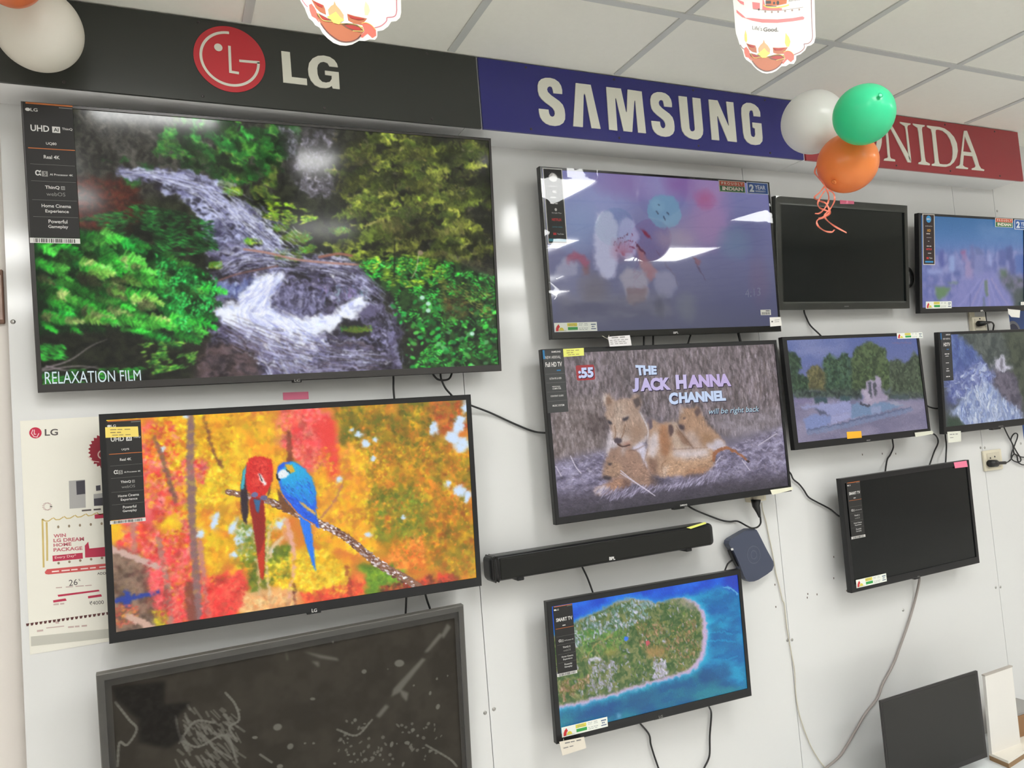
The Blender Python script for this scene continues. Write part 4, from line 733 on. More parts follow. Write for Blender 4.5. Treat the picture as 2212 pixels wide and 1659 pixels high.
def paint_film_dark(c):
    z = Z(180, 1290, 2.404); T = lambda pts, a=.8, f=1.5, cc=(108, 106, 100): c.poly(z(*pts), cc, a, f)
    c.img[:] = (56, 52, 47); c.fill(c.whole(), (53, 49, 44), (61, 57, 51), 40, 1, 1, 0, 2)
    T([(1760, 320), (1780, 325), (1640, 500), (1600, 520), (1610, 480)]); T([(1850, 190), (1870, 200), (1790, 290), (1770, 290)]); T([(1570, 560), (1590, 570), (1540, 630), (1520, 620)]); T([(1640, 480), (1690, 500), (1680, 545), (1655, 520)]); T([(1140, 285), (1320, 320), (1330, 335), (1230, 320)]); T([(1050, 265), (1066, 330), (1058, 330)]); T([(1185, 335), (1225, 340), (1225, 370)]); T([(1890, 140), (1910, 160), (1870, 220), (1860, 200)])
    for x, y, rx, ry in [(1640, 345, 14, 10), (1008, 676, 11, 9), (1074, 776, 8, 8), (1457, 388, 7, 6), (1190, 530, 7, 4), (890, 730, 7, 4), (1463, 845, 6, 5), (1020, 880, 8, 6), (1840, 570, 6, 8), (1800, 500, 4, 6), (1600, 765, 5, 8), (1710, 690, 6, 5), (1735, 720, 4, 4), (1680, 757, 8, 5), (1410, 640, 5, 5), (1835, 425, 3, 4), (1890, 410, 2, 3), (1715, 460, 3, 3), (1580, 375, 2, 2), (1540, 820, 4, 4), (1295, 235, 3, 3), (1150, 760, 3, 3), (1195, 760, 4, 3), (1375, 820, 4, 3), (1405, 815, 3, 4)]: c.blob(*z((x, y))[0], rx, ry, (108, 106, 100), .9, .3, .5)
    r = np.random.default_rng(8)
    for i in range(120):
        x = 470+r.random()*330; y = 560+r.random()*330; L = 20+r.random()*50; a = .5+r.random()*.7
        if (x-470)+(y-560)*.2 > 60: c.stroke(z((x, y), (x+L*math.cos(a), y+L*math.sin(a))), 3+r.random()*3, (108, 106, 100), .6)
    for i in range(70):
        x = 1300+r.random()*560; y = 640+r.random()*230; c.blob(*z((x, y))[0], 2+r.random()*6, 2+r.random()*3, (108, 106, 100), .7, r.random()*3, .5)
    for q in ([(500, 760), (580, 650), (680, 655)], [(520, 750), (600, 780), (740, 720), (800, 860)], [(740, 500), (790, 560), (810, 640), (760, 680), (800, 750)], [(170, 550), (240, 640), (280, 690), (230, 770), (190, 760), (180, 880)], [(1320, 690), (1420, 720), (1500, 640)], [(480, 620), (500, 720), (540, 800)], [(920, 820), (980, 860)], [(1780, 770), (1900, 840), (1940, 880)]): c.stroke(z(*q), 5, (108, 106, 100), .8)
    c.fill(z((150, 470), (430, 440), (420, 560), (560, 550), (480, 640), (520, 740), (440, 790), (290, 760), (290, 640), (170, 540)), (20, 18, 18), (28, 26, 26), 10, 1, .7, 5, 3)
# ------------------------------------------------------------------ the room
Y = (0, -1, 0)
def struct(name, bm, m, parent=None):
    o = obj(name, bm, m, parent, origin=(0, 0, 0) if parent is None else None); o['kind'] = 'structure'; return o
XE = 3.621                                   # right end of the panelled wall below the header
seams = [-0.3346, 0.8803, 2.1035, 3.3249, XE]
bm = BM()
for a, b in zip(seams, seams[1:]): box(bm, a+.0012, b-(.0012 if b < XE else 0), 0, 0.018, 0, 2.46 if a < 3.3 else 2.46)
for a, b in zip(seams[:-2], seams[1:-1]): box(bm, a+.0012, b-.0012, 0, 0.018, 2.46, ZT)
box(bm, 3.3261, 3.6120, 0, 0.018, 2.46, ZT); box(bm, 3.6144, 5.2, 0, 0.018, 2.46, ZT)
struct('wall_back', bm, M_WALL)
bm = BM(); box(bm, seams[0]+.01, XE-.004, 0.018, 0.035, 0, ZT); box(bm, XE-.01, 5.2, .018, .035, 2.47, ZT); struct('trim_1', bm, mat('seam_backing', (120, 116, 112), .6))
bm = BM(); box(bm, -3.0, 3.55, 0.045, 0.12, 0, ZT); struct('wall_left', bm, M_BASE)
bm = BM(); box(bm, 3.4, 10.0, 1.9, 2.0, 0, ZT); box(bm, 3.42, 3.52, .12, 1.9, 0, ZT); struct('wall_alcove', bm, M_BASE)
bm = BM(); box(bm, -3.1, -3.0, -7, .12, 0, ZT); struct('wall_side', bm, M_BASE)
bm = BM(); box(bm, 10.0, 10.1, -7, 2.0, 0, ZT); struct('wall_right', bm, M_BASE)
bm = BM(); box(bm, -3.1, 10.1, -7.1, -7.0, 0, ZT); struct('wall_front', bm, mat('shop_front_wall', (232, 231, 228), .6))
bm = BM(); box(bm, -3.1, 10.1, -7.1, 2.0, -.1, 0); struct('floor', bm, mat('floor_tile', (240, 239, 236), .35, noise=(3, .04)))
bm = BM(); box(bm, -3.1, 10.1, -7.1, 2.0, ZT, ZT+.1); struct('ceiling', bm, M_TILE)
bm = BM()
for k in range(-5, 17): box(bm, .27+.597*k-.012, .27+.597*k+.012, -7.0, -.145, ZT-.004, ZT+.004)
for k in range(0, 11): box(bm, -3.0, 10.0, -.5246-.597*k-.012, -.5246-.597*k+.012, ZT-.0045, ZT+.004)
struct('trim_2', bm, M_TBAR)
xs0 = -1.3; xr = on_y(2203.6, 389.6, -DS)[0]
bm = BM()
for a, b in zip([xs0, .878, 2.2874, xr], [.876, 2.2852, xr]):
    pass
for a, b in ((xs0, .9), (.9022, 2.2863), (2.2885, xr-.002)): box(bm, a, b, -DS+.009, 0, ZB, ZT-.002)
struct('trim_3', bm, M_SOFFIT)
# ------------------------------------------------------------------ ceiling lights (light the shop; the farthest are added fill)
M_DIFF = mat('light_diffuser', (255, 255, 255), .5, emit=(251, 252, 250), es=LIGHT)
M_LFR = mat('light_frame', (235, 235, 232), .4)
def ceiling_light(x0, x1, y0, y1, label):
    t = tag(empty('ceiling_light', ((x0+x1)/2, (y0+y1)/2, ZT)), label, 'ceiling light', 'square ceiling light panels')
    bm = BM(); z0 = ZT-.014
    for a in ((x0, x1, y0, y0+.015), (x0, x1, y1-.015, y1), (x0, x0+.015, y0+.015, y1-.015), (x1-.015, x1, y0+.015, y1-.015)): box(bm, *a, z0, ZT-.0005)
    obj('frame', bm, M_LFR, t); bm = BM(); box(bm, x0+.015, x1-.015, y0+.015, y1-.015, z0+.003, ZT-.001); obj('diffuser', bm, M_DIFF, t)
for a in [(3.68, 4.28, -3.58, -2.96), (3.55, 4.15, -2.06, -1.46), (1.52, 2.12, -1.88, -1.28), (2.24, 2.84, -3.35, -2.75), (.36, .80, -2.36, -1.88), (-.27, .21, -1.44, -.98), (-1.08, -.50, -2.70, -2.10), (-1.15, -.55, -4.2, -3.6), (.9, 1.5, -6.0, -5.4), (3.9, 4.4, -6.3, -5.8), (3.2, 3.7, -5.2, -4.6), (8.2, 8.8, -1.6, -1.0), (8.2, 8.8, -3.4, -2.8), (8.9, 9.5, -2.5, -1.9)]:  # back-row and far-right panels are unseen fill, added to brighten ceiling and wall
    ceiling_light(*a, 'square white light panel in the grid ceiling, out of view, some added as fill')
# ------------------------------------------------------------------ brand signs on the soffit
YS = -DS
def sign_board(name, pxl, pxr, m, label, cat='sign'):
    x0 = pxl if pxl < 10 else None
    x0 = pxl if pxl < 10 else on_y(pxl, 280, YS)[0]; x1 = on_y(pxr, 330, YS)[0]
    t = tag(empty('brand_sign', ((x0+x1)/2, YS, ZB)), label, cat, 'brand signs along the soffit')
    bm = BM(); box(bm, x0, x1, YS, YS+.0085, ZB-.002, ZT-.0045, .0003, 1); obj('board', bm, m, t)
    bm = BM(); n = max(2, int((x1-x0)/.3))
    for i in range(n):
        for zz in (ZB+.012, ZT-.016):
            lathe(bm, [(0, .0022), (.003, .0018), (.0042, 0)], Matrix.Translation((x0+(i+.5)*(x1-x0)/n, YS, zz)) @ Matrix.Rotation(math.pi/2, 4, 'X'), 10)
    obj('fixing_screw', bm, mat('dark_screw', (60, 54, 54), .4), t); return t
def flat(bm, loops, y=YS-.0004, th=.003, n=Y):
    return prism(bm, [[on_y(u, v, y-th) for u, v in l] for l in loops], n, th)
M_LET = mat('sign_letter_ivory', (226, 225, 212), .45)
t = sign_board('s', -1.3, 1044.5, mat('sign_black_acrylic', (56, 58, 55), .3, .4), 'long black sign board with red round face logo and white LG letters')
z = Z(400, 40, 6.144); bm = BM()
flat(bm, [z((1275, 430), (1390, 445), (1415, 775), (1615, 798), (1620, 882), (1303, 845))])
flat(bm, [z((2028, 645), (2015, 600), (1980, 550), (1920, 510), (1840, 490), (1760, 495), (1690, 530), (1645, 590), (1632, 670), (1640, 750), (1670, 820), (1720, 880), (1790, 915), (1870, 922), (1920, 910), (1945, 890), (1960, 925), (2052, 935), (2038, 712), (1855, 690), (1858, 745), (1945, 757), (1945, 800), (1920, 840), (1870, 850), (1820, 840), (1780, 800), (1758, 740), (1752, 660), (1765, 610), (1795, 580), (1840, 570), (1890, 590), (1915, 632))])
obj('lettering', bm, M_LET, t)
pl = on_y(*z((108, 470))[0], YS); pr = on_y(*z((1064, 612))[0], YS); pt = on_y(*z((500, 100))[0], YS); pb = on_y(*z((680, 985))[0], YS)
lc = np.array([(pl[0]+pr[0])/2, YS, (pt[2]+pb[2])/2]); LRx, LRz = (pr[0]-pl[0])/2, (pt[2]-pb[2])/2
bm = BM(); prism(bm, [ellipse3(lc-np.array([0, .002, 0]), (LRx, 0, 0), (0, 0, LRz), 72)], Y, .0018); lo = obj('round_logo', bm, mat('logo_red', (200, 52, 62), .35), t)
bm = BM(); arc = ellipse3(lc-np.array([0, .0032, 0]), (LRx*.80, 0, 0), (0, 0, LRz*.80), 60, math.pi/2-.02, 2*math.pi)
e0 = arc[-1]; strip(bm, arc+[e0], LRx*.075, Y, .001); p_ = lambda x, y: on_y(*z((x, y))[0], YS-.0032)
strip(bm, [e0+np.array([LRx*.0375, 0, 0]), p_(718, 560)], LRx*.075, Y, .001); strip(bm, [p_(587, 362), p_(601, 705), p_(714, 724)], LRx*.075, Y, .001)
prism(bm, [ellipse3(p_(440, 382), (LRx*.115, 0, 0), (0, 0, LRz*.115), 24)], Y, .001); obj('face_mark', bm, M_LET, lo)
t = sign_board('s', 1044.5, 1735, mat('sign_blue_acrylic', (50, 50, 122), .3, .4), 'blue sign board with white SAMSUNG lettering')
z = Z(1140, 150, 7.9); bm = BM()
S1 = [(590, 418), (588, 350), (570, 280), (530, 215), (460, 165), (380, 143), (300, 142), (230, 165), (190, 205), (172, 270), (175, 360), (195, 440), (235, 500), (300, 560), (370, 610), (430, 660), (460, 710), (465, 755), (450, 795), (415, 808), (385, 790), (365, 750), (355, 685), (190, 668), (197, 740), (215, 810), (255, 875), (310, 920), (380, 950), (470, 962), (550, 950), (610, 910), (638, 850), (640, 770), (628, 680), (600, 605), (540, 540), (470, 490), (400, 440), (345, 385), (330, 340), (345, 300), (380, 283), (415, 300), (430, 350), (440, 403)]
flat(bm, [z(*S1)]); flat(bm, [z((820, 230), (1075, 262), (1245, 1012), (1090, 998), (985, 440), (968, 405), (955, 440), (942, 982), (778, 965))])
flat(bm, [z((1340, 297), (1590, 325), (1678, 725), (1692, 725), (1705, 342), (1945, 375), (2020, 1088), (1885, 1075), (1835, 535), (1820, 530), (1785, 1065), (1638, 1048), (1510, 495), (1492, 490), (1532, 1042), (1390, 1025))])
z = Z(1400, 190, 7.9); flat(bm, [z(*[(42+(x-172)*.876, 70+(y-142)*.929) for x, y in S1])])
flat(bm, [z((520, 135), (662, 152), (710, 690), (730, 735), (765, 742), (795, 720), (800, 690), (757, 162), (893, 180), (942, 720), (935, 790), (900, 850), (850, 878), (780, 875), (700, 850), (630, 800), (585, 730), (568, 660))])
flat(bm, [z((1033, 195), (1185, 212), (1370, 640), (1380, 640), (1333, 232), (1455, 245), (1517, 922), (1365, 905), (1190, 480), (1178, 485), (1217, 893), (1090, 880))])
flat(bm, [z((1918, 490), (1912, 410), (1880, 340), (1820, 285), (1750, 255), (1680, 252), (1620, 285), (1595, 340), (1595, 440), (1610, 600), (1625, 760), (1645, 850), (1690, 915), (1760, 960), (1840, 972), (1910, 960), (1950, 910), (1955, 850), (1935, 605), (1780, 587), (1785, 670), (1825, 690), (1832, 790), (1820, 830), (1795, 838), (1765, 820), (1752, 780), (1725, 440), (1735, 395), (1760, 378), (1785, 390), (1798, 430), (1803, 478))])
obj('lettering', bm, M_LET, t)
t = sign_board('s', 1735, 2203.6, mat('sign_red_acrylic', (158, 52, 60), .3, .4), 'red sign board with white serif ONIDA lettering, right end of the signs')
z = Z(1840, 220, 7.373); bm = BM()
flat(bm, [z((540, 470), (528, 330), (560, 330), (585, 560), (612, 870), (625, 900), (690, 920), (693, 948), (512, 932), (520, 905), (570, 890), (578, 870))])
flat(bm, [z((500, 290), (590, 300), (640, 375), (905, 840), (948, 965), (895, 960), (610, 400), (560, 325))]); flat(bm, [z((765, 318), (938, 345), (935, 362), (895, 375), (885, 410), (945, 900), (948, 965), (910, 900), (862, 440), (845, 385), (775, 340))])
flat(bm, [z((975, 345), (1165, 372), (1160, 392), (1125, 400), (1117, 440), (1165, 880), (1180, 950), (1245, 985), (1243, 1010), (1062, 990), (1065, 965), (1105, 950), (1112, 920), (1065, 490), (1050, 410), (985, 365))])
flat(bm, [z((1197, 375), (1400, 400), (1480, 425), (1560, 480), (1630, 560), (1675, 660), (1690, 780), (1672, 880), (1630, 960), (1570, 1015), (1500, 1035), (1420, 1030), (1278, 1015), (1278, 990), (1318, 980), (1325, 950), (1280, 500), (1262, 430), (1205, 400)), z((1340, 445), (1380, 440), (1450, 460), (1520, 515), (1570, 600), (1605, 720), (1610, 830), (1600, 910), (1570, 970), (1520, 995), (1450, 995), (1400, 985), (1385, 940), (1335, 490))])
flat(bm, [z((1790, 460), (1835, 460), (1990, 870), (2030, 1010), (2060, 1060), (2112, 1080), (2108, 1100), (1912, 1080), (1915, 1058), (1960, 1045), (1975, 1020), (1925, 865), (1785, 850), (1772, 1010), (1800, 1035), (1855, 1052), (1850, 1072), (1658, 1055), (1665, 1030), (1710, 1015), (1725, 990), (1775, 560)), z((1800, 545), (1910, 805), (1775, 790))])
oe = lambda rx, ry, n=40: z(*[(262+rx*math.cos(2*math.pi*i/n), 590+i*0+ry*math.sin(2*math.pi*i/n)) for i in range(n)])
flat(bm, [oe(218, 335), oe(140, 305)[::-1]]); obj('lettering', bm, M_LET, t)
# ------------------------------------------------------------------ televisions
TVP = dict(T1=(0.3527, -0.0953, 2.4985, 0.0889, 1.2491, 0.7226, -0.0322, -0.0014), T2=(0.3554, -0.0986, 1.7862, 0.0408, 0.9878, 0.5707, -0.0338, -0.0068), T3=(0.3118, -0.0724, 1.1684, 0.0822, 0.9596, 0.5565, 0.0129, 0.0062), T4=(1.6508, -0.0912, 2.5191, 0.0359, 0.9724, 0.5664, -0.006, 0.0054), T5=(2.5091, -0.0921, 2.5359, 0.1018, 0.7333, 0.4285, 0.0175, 0.0035), T6=(3.2939, -0.0873, 2.5135, 0.1167, 0.7256, 0.4202, 0.0112, 0.0086), T7=(1.6075, -0.0922, 1.9231, 0.0076, 0.9717, 0.5602, -0.0179, 0.0042), T8=(2.507, -0.0909, 2.0054, -0.0098, 0.7364, 0.4255, -0.0109, 0.0023), T9=(3.3518, -0.0927, 2.0022, 0.0672, 0.7393, 0.4295, -0.0078, 0.0034), T10=(2.7149, -0.0958, 1.4524, 0.0181, 0.7442, 0.4323, 0.0012, 0.0083), T11=(1.436, -0.099, 1.1921, 0.0057, 0.7491, 0.4329, -0.0343, -0.0086))
def proj(p):
    d = np.array(p, float)-CAM; w = d @ FB; return (W/2+F_PX*(d @ RB)/w, H/2-F_PX*(d @ UB)/w)
class TV: pass
def make_tv(key, margins, label, canvas=None, paint=None, smat=None, bez=None, film=False, group=None):
    x, y, zc, ti, w, h, yaw, roll = TVP[key]
    ex = np.array([math.cos(yaw), math.sin(yaw), 0]); n = np.array([math.sin(yaw), -math.cos(yaw), 0]); up = np.array([0, 0, 1.])*math.cos(ti)+n*math.sin(ti)
    e = math.cos(roll)*ex+math.sin(roll)*up; u = -math.sin(roll)*ex+math.cos(roll)*up; nn = np.cross(e, u); bk = -nn; o = np.array([x, y, zc])-u*h/2
    tv = TV(); tv.w, tv.h, tv.e, tv.u, tv.n, tv.o = w, h, e, u, nn, o
    M = Matrix(((e[0], bk[0], u[0], o[0]), (e[1], bk[1], u[1], o[1]), (e[2], bk[2], u[2], o[2]), (0, 0, 0, 1)))
    t = tag(empty('television', M=M), label, 'television', group or 'televisions hung on the white wall'); tv.t = t
    l, tp, r, b = margins; X0, X1 = -w/2, w/2; bez = bez or M_BLACK
    rings = [((X0+.004, X1-.004, .004, h-.004), .026), ((X0, X1, 0, h), .022), ((X0, X1, 0, h), .002), ((X0+.002, X1-.002, .002, h-.002), 0), ((X0+l, X1-r, b, h-tp), 0), ((X0+l, X1-r, b, h-tp), .004)]
    bm = BM(); prev = None
    for (a, c, d, f), yy in rings:
        vs_ = [bm.verts.new(p) for p in ((a, yy, d), (c, yy, d), (c, yy, f), (a, yy, f))]
        if prev:
            for i in range(4): bm.faces.new([prev[i], prev[(i+1) % 4], vs_[(i+1) % 4], vs_[i]])
        else: bm.faces.new(vs_)
        prev = vs_
    bmesh.ops.recalc_face_normals(bm, faces=bm.faces); obj('bezel', bm, bez, t, world=False)
    bm = BM(); box(bm, X0+.06*w, X1-.06*w, .024, .036 if key in ('T1', 'T3') else .050, .05*h, h*.72, .005); obj('rear_housing', bm, M_BLACK, t, world=False)
    bm = BM(); dpt = -(np.array([x, y, zc]) @ np.array([0, 1, 0]))/bk[1]-.003
    box(bm, -.1, .1, .03, dpt-.014, h*.4, h*.6); box(bm, -.12, .12, dpt-.022, dpt-.006, h*.46, h*.54); obj('wall_bracket', bm, mat('bracket_steel', (50, 50, 52), .4, metal=.6), t, world=False)
    tv.rect = (X0+l, X1-r, b, h-tp)
    loc = lambda px, pz, py=0: o + e*px + u*pz + bk*py
    tv.loc = loc; q = [proj(loc(*p)) for p in ((X0+l, h-tp), (X1-r, h-tp), (X1-r, b), (X0+l, b))]
    cw, ch = canvas or (2, 2); me = bpy.data.meshes.new('screen'); ncv = None
    if paint: ncv = Canvas(q, cw, ch, (20, 20, 20)); paint(ncv)
    gx = np.linspace(X0+l, X1-r, cw); gz = np.linspace(h-tp, b, ch); GX, GZ = np.meshgrid(gx, gz); co = np.stack([GX, np.full_like(GX, .0035), GZ], -1).reshape(-1, 3)
    i, j = np.meshgrid(np.arange(cw-1), np.arange(ch-1)); a = (j*cw+i).ravel(); F = np.stack([a, a+cw, a+cw+1, a+1], -1).astype(np.int32)
    me.vertices.add(len(co)); me.vertices.foreach_set('co', co.ravel()); me.loops.add(F.size); me.loops.foreach_set('vertex_index', F.ravel())
    me.polygons.add(len(F)); me.polygons.foreach_set('loop_start', np.arange(0, F.size, 4, dtype=np.int32)); me.polygons.foreach_set('loop_total', np.full(len(F), 4, np.int32)); me.update(calc_edges=True)
    if ncv is not None:
        im = np.clip(ncv.img, 0, 255)/255; ln = np.where(im <= .04045, im/12.92, ((im+.055)/1.055)**2.4)
        at = me.color_attributes.new('picture', 'FLOAT_COLOR', 'POINT'); at.data.foreach_set('color', np.concatenate([ln, np.ones(ln.shape[:2]+(1,))], -1).astype(np.float32).ravel())
    me.materials.append(smat); so = bpy.data.objects.new('screen', me); link(so, t); tv.screen = so
    if film:
        nx, nz = 60, 34; bm = BM(); rg = np.random.default_rng(len(label)); vv = []
        for jz in range(nz+1):
            row = []
            for ix in range(nx+1):
                fx, fz = ix/nx, jz/nz; ed = min(fx, 1-fx, fz*h/w, (1-fz)*h/w); amp = .0010*math.exp(-ed*75)
                row.append(bm.verts.new((X0+fx*w, -.0016-amp*(rg.random()*1.2+.3*math.sin(fz*40+ix*.7))-.0004*math.sin(fx*5+fz*3), fz*h)))
            vv.append(row)
        for jz in range(nz):
            for ix in range(nx):
                if film == 'edge' and 2 <= ix < nx-2 and 2 <= jz < nz-2: continue
                bm.faces.new([vv[jz][ix], vv[jz][ix+1], vv[jz+1][ix+1], vv[jz+1][ix]])
        if film == 'edge': bmesh.ops.delete(bm, geom=[v for v in bm.verts if not v.link_faces], context='VERTS')
        obj('plastic_film', bm, FILM, t, world=False, smooth=True)
    return tv
def tl(tv, u, v, off=0.0):
    """photo pixel -> (x, z) on the TV front"""
    p = on_plane(u, v, tv.o+tv.n*off, tv.n)-tv.o; return (p @ tv.e, p @ tv.u)
def tq(tv, px, off):
    return [(a[0], -off, a[1]) for a in (tl(tv, u, v, off) for u, v in px)]
def sticker(tv, name, px, m, off=.0008, rect=True, label=None):
    q = tq(tv, px, off)
    if rect:
        x0, x1 = (q[0][0]+q[3][0])/2, (q[1][0]+q[2][0])/2; z1, z0 = (q[0][2]+q[1][2])/2, (q[2][2]+q[3][2])/2; q = [(x0, -off, z1), (x1, -off, z1), (x1, -off, z0), (x0, -off, z0)]
    bm = BM(); prism(bm, [[q[3], q[2], q[1], q[0]]], Y, min(off-.0001, .0006)); o = obj(name, bm, m, tv.t, world=False)
    if label: o['label'] = label
    return o, [np.array(p) for p in q]
def frac(q, fx0, fy0, fx1, fy1, lift=.0003):
    f = lambda x, y: (q[0]*(1-x)+q[1]*x)*(1-y)+(q[3]*(1-x)+q[2]*x)*y + np.array([0, -lift, 0])
    return [f(fx0, fy0), f(fx1, fy0), f(fx1, fy1), f(fx0, fy1)]
def prints(parent, q, m, texts=(), rects=(), discs=(), name='lettering', lift=.0003, polys=()):
    """printed matter in one colour on a sticker, in fractions of the sticker"""
    bm = BM()
    for s, a, b, c, d, *k in texts: put_text(bm, s, frac(q, a, b, c, d, lift), k[0] if k else .01, k[1] if len(k) > 1 else 0)
    for a, b, c, d in rects: bm.faces.new([bm.verts.new(p) for p in frac(q, a, b, c, d, lift)[::-1]])
    for cx, cy, rx, ry in discs:
        P = [frac(q, cx+rx*math.cos(i*math.pi/12), cy+ry*math.sin(i*math.pi/12), 1, 1, lift)[0] for i in range(24)]; bm.faces.new([bm.verts.new(p) for p in P])
    for pg in polys:
        P = [frac(q, x, y, 1, 1, lift)[0] for x, y in pg]; f = bm.faces.new([bm.verts.new(p) for p in P])
    return obj(name, bm, m, parent, world=False)
SM_LG = screen_mat('screen_lg_picture', .10, .5, 1.0); SM_MAT = screen_mat('screen_matte_picture', .34, .4, 1.0); SM_GLO = screen_mat('screen_glossy_picture', .05, .5, 1.0)
SM_OFF = mat('screen_off', (24, 26, 27), .16, .3); SM_OFF2 = mat('screen_off_filmed', (20, 24, 24), .10, .35); SM_FILM = screen_mat('screen_off_marked', .4, .1, 0, base=True)
STK = ink(44, 43, 43); WT = ink(214, 212, 210); GRY = ink(140, 138, 136); ORG = ink(190, 110, 60); NOTE_Y = ink(238, 214, 112); NOTE_YG = ink(230, 232, 120); NOTE_P = ink(240, 130, 160); NOTE_O = ink(246, 180, 50)
def lg_sticker(tv, px, bar, model, smart=False):
    o, q = sticker(tv, 'feature_sticker', px, STK)
    T_ = [('LG', .15, .042, .29, .066), (model, .42, .288, .63, .31), ('AI Processor 4K', .46, .52, .93, .535), ('Home Cinema', .26, .75, .85, .775), ('Experience', .33, .79, .80, .82), ('Powerful', .38, .865, .76, .892), ('Gameplay', .37, .905, .77, .935)]
    T_ += [('SMART TV', .12, .18, .95, .235, .03)] if smart else [('UHD', .13, .165, .50, .212, .02), ('ThinQ', .76, .172, .97, .192), ('Real 4K', .36, .385, .68, .412)]
    T_ += [('\u03b1', .17, .50, .29, .54, .02), ('ThinQ', .35, .612, .64, .64, .02)]
    prints(o, q, WT, T_, [] if smart else [(.56, .168, .72, .214)], [(.095, .054, .05, .012)])
    prints(o, q, GRY, [('webOS', .37, .66, .75, .688, 0)], [(.30, .505, .42, .545), (.67, .612, .75, .64), (.72, .022, .99, .027)] + [(.08, y, .98, y+.0015) for y in (.455, .58, .72, .845)])
    prints(o, q, STK, ([] if smart else [('AI', .59, .178, .69, .205, .02)])+[('5', .34, .512, .39, .538, .02), ('AI', .685, .617, .735, .635, .01)], name='box_lettering', lift=.0006)
    prints(o, q, ORG, (), [(.06, .001, 1, .012)], name='orange_edge'); prints(o, q, ORG, (), [(.06, .335, 1, .341)], name='orange_rule')
    ob, qb = sticker(tv, 'barcode_strip', bar, WT, .0009); r = random.Random(3); bars = []; x = .08
    while x < .9: w_ = r.choice((.008, .014, .022)); bars.append((x, .12, x+w_, .88)); x += w_+r.choice((.01, .016, .024))
    prints(ob, qb, ink(70, 68, 66), (), bars, name='bars')
def energy(tv, px):
    o, q = sticker(tv, 'energy_label', px, ink(238, 240, 232), .001)
    prints(o, q, ink(206, 60, 62), (), (), (), 'red_sector', polys=[[(.03, .92), (.035, .6), (.06, .35), (.1, .15), (.13, .45), (.1, .6), (.09, .9)]])
    prints(o, q, ink(226, 214, 90), (), [(.30, .06, .53, .42)], (), 'yellow_panel', polys=[[(.1, .85), (.11, .68), (.13, .56), (.16, .52), (.19, .56), (.21, .68), (.22, .85)]])
    prints(o, q, ink(60, 160, 80), (), [(.31, .5, .54, .82)], name='green_panel')
    prints(o, q, ink(150, 156, 156), [('~~~', .33, .14, .51, .22), ('~~~~', .33, .28, .51, .36), ('~~~', .57, .12, .68, .2), ('~~~', .57, .28, .66, .35), ('~~', .7, .12, .8, .2), ('~~~', .7, .28, .8, .36), ('~~~~~', .57, .6, .8, .68), ('~~~~', .57, .76, .78, .84)], [(.09, .86, .27, .89)])
    prints(o, q, ink(96, 112, 140), [('~~~', .87, .4, .95, .6, .03)], [(.855, .2, .97, .32), (.855, .7, .97, .8)], name='bee_mark'); return o
def note(tv, px, m, lines=True, name='price_note', label=None):
    o, q = sticker(tv, name, px, m, .0016, rect=False, label=label)
    if lines: prints(o, q, ink(150, 130, 90), [('~~~~', .15, .18, .8, .32), ('~~~', .15, .45, .55, .6), ('~~~~', .2, .72, .8, .84)], lift=.0004)
def badge(tv, px1, px2):
    o, q = sticker(tv, 'promo_badge', px1, ink(226, 226, 214), .0012); prints(o, q, ink(212, 92, 62), (), [(.03, .05, .97, .45)], name='orange_band', lift=.0002); prints(o, q, ink(44, 120, 70), (), [(.03, .47, .97, .95)], name='green_band', lift=.0002)
    prints(o, q, ink(240, 234, 220), [('P R O U D L Y', .10, .13, .92, .37, .03), ('INDIAN', .12, .53, .9, .86, .05)], lift=.0006)
    o, q = sticker(tv, 'warranty_badge', px2, ink(214, 222, 232), .0012); prints(o, q, ink(52, 96, 172), (), [(.04, .06, .96, .94)], name='blue_field', lift=.0002)
    prints(o, q, ink(232, 240, 246), [('2', .10, .2, .32, .85, .05), ('YEAR', .36, .24, .86, .6, .02), ('WARRANTY', .37, .68, .86, .84)], lift=.0006)
def on_text(tv, s, quad, m, shadow=None, bold=.04, shear=0, off=-.0024, bm2=None):
    q = [np.array((a[0], -off, a[1])) for a in (tl(tv, u, v) for u, v in quad)]; g = np.array((0, -.0003, 0)); bm = BM(); put_text(bm, s, [p+g for p in q], bold, shear)
    o = obj('screen_caption', bm, m, tv.t, world=False)
    if shadow:
        d = np.array((.0012, 0, -.0014))*(tv.w/.97)*2; bm = BM(); put_text(bm, s, [p+d for p in q], bold+.02, shear); obj('caption_shadow', bm, shadow, o, world=False)
    return o
def logo(tv, s, px, m=WT, bold=.02, tab=None):
    q = [np.array((a[0], -.0005, a[1])) for a in (tl(tv, u, v) for u, v in px)]; bm = BM(); put_text(bm, s, q, bold); obj('brand_mark', bm, m, tv.t, world=False)
    if tab:
        b = tq(tv, tab, 0); bm = BM(); x0, x1 = b[0][0], b[1][0]; zt, z0 = b[0][2], b[2][2]; box(bm, x0, x1, .0015, .02, z0, max(zt, .004), .002); obj('sensor_tab', bm, M_BLACKG, tv.t, world=False)

# T1 --------------------------------------------------------------
tv1 = make_tv('T1', (.0105, .0085, .0085, .020), 'largest television, top left, showing a forest stream, with a tall dark feature sticker', (880, 504), paint_stream, SM_LG, M_GREYB)
lg_sticker(tv1, [(51, 219), (158, 229), (171.5, 513), (63, 514)], [(64, 515), (172.5, 514), (173.5, 525), (65, 526)], 'UQ80')
on_text(tv1, 'RELAXATION FILM', [(96, 803), (303, 799), (305, 823), (97, 830)], glow(206, 222, 226), None, 0)
z = Z(0, 480, 3.13); logo(tv1, 'LG', z((1990, 1062), (2030, 1060), (2030, 1078), (1990, 1080)), GRY, .02, z((1975, 1055), (2040, 1052), (2040, 1083), (1975, 1086)))
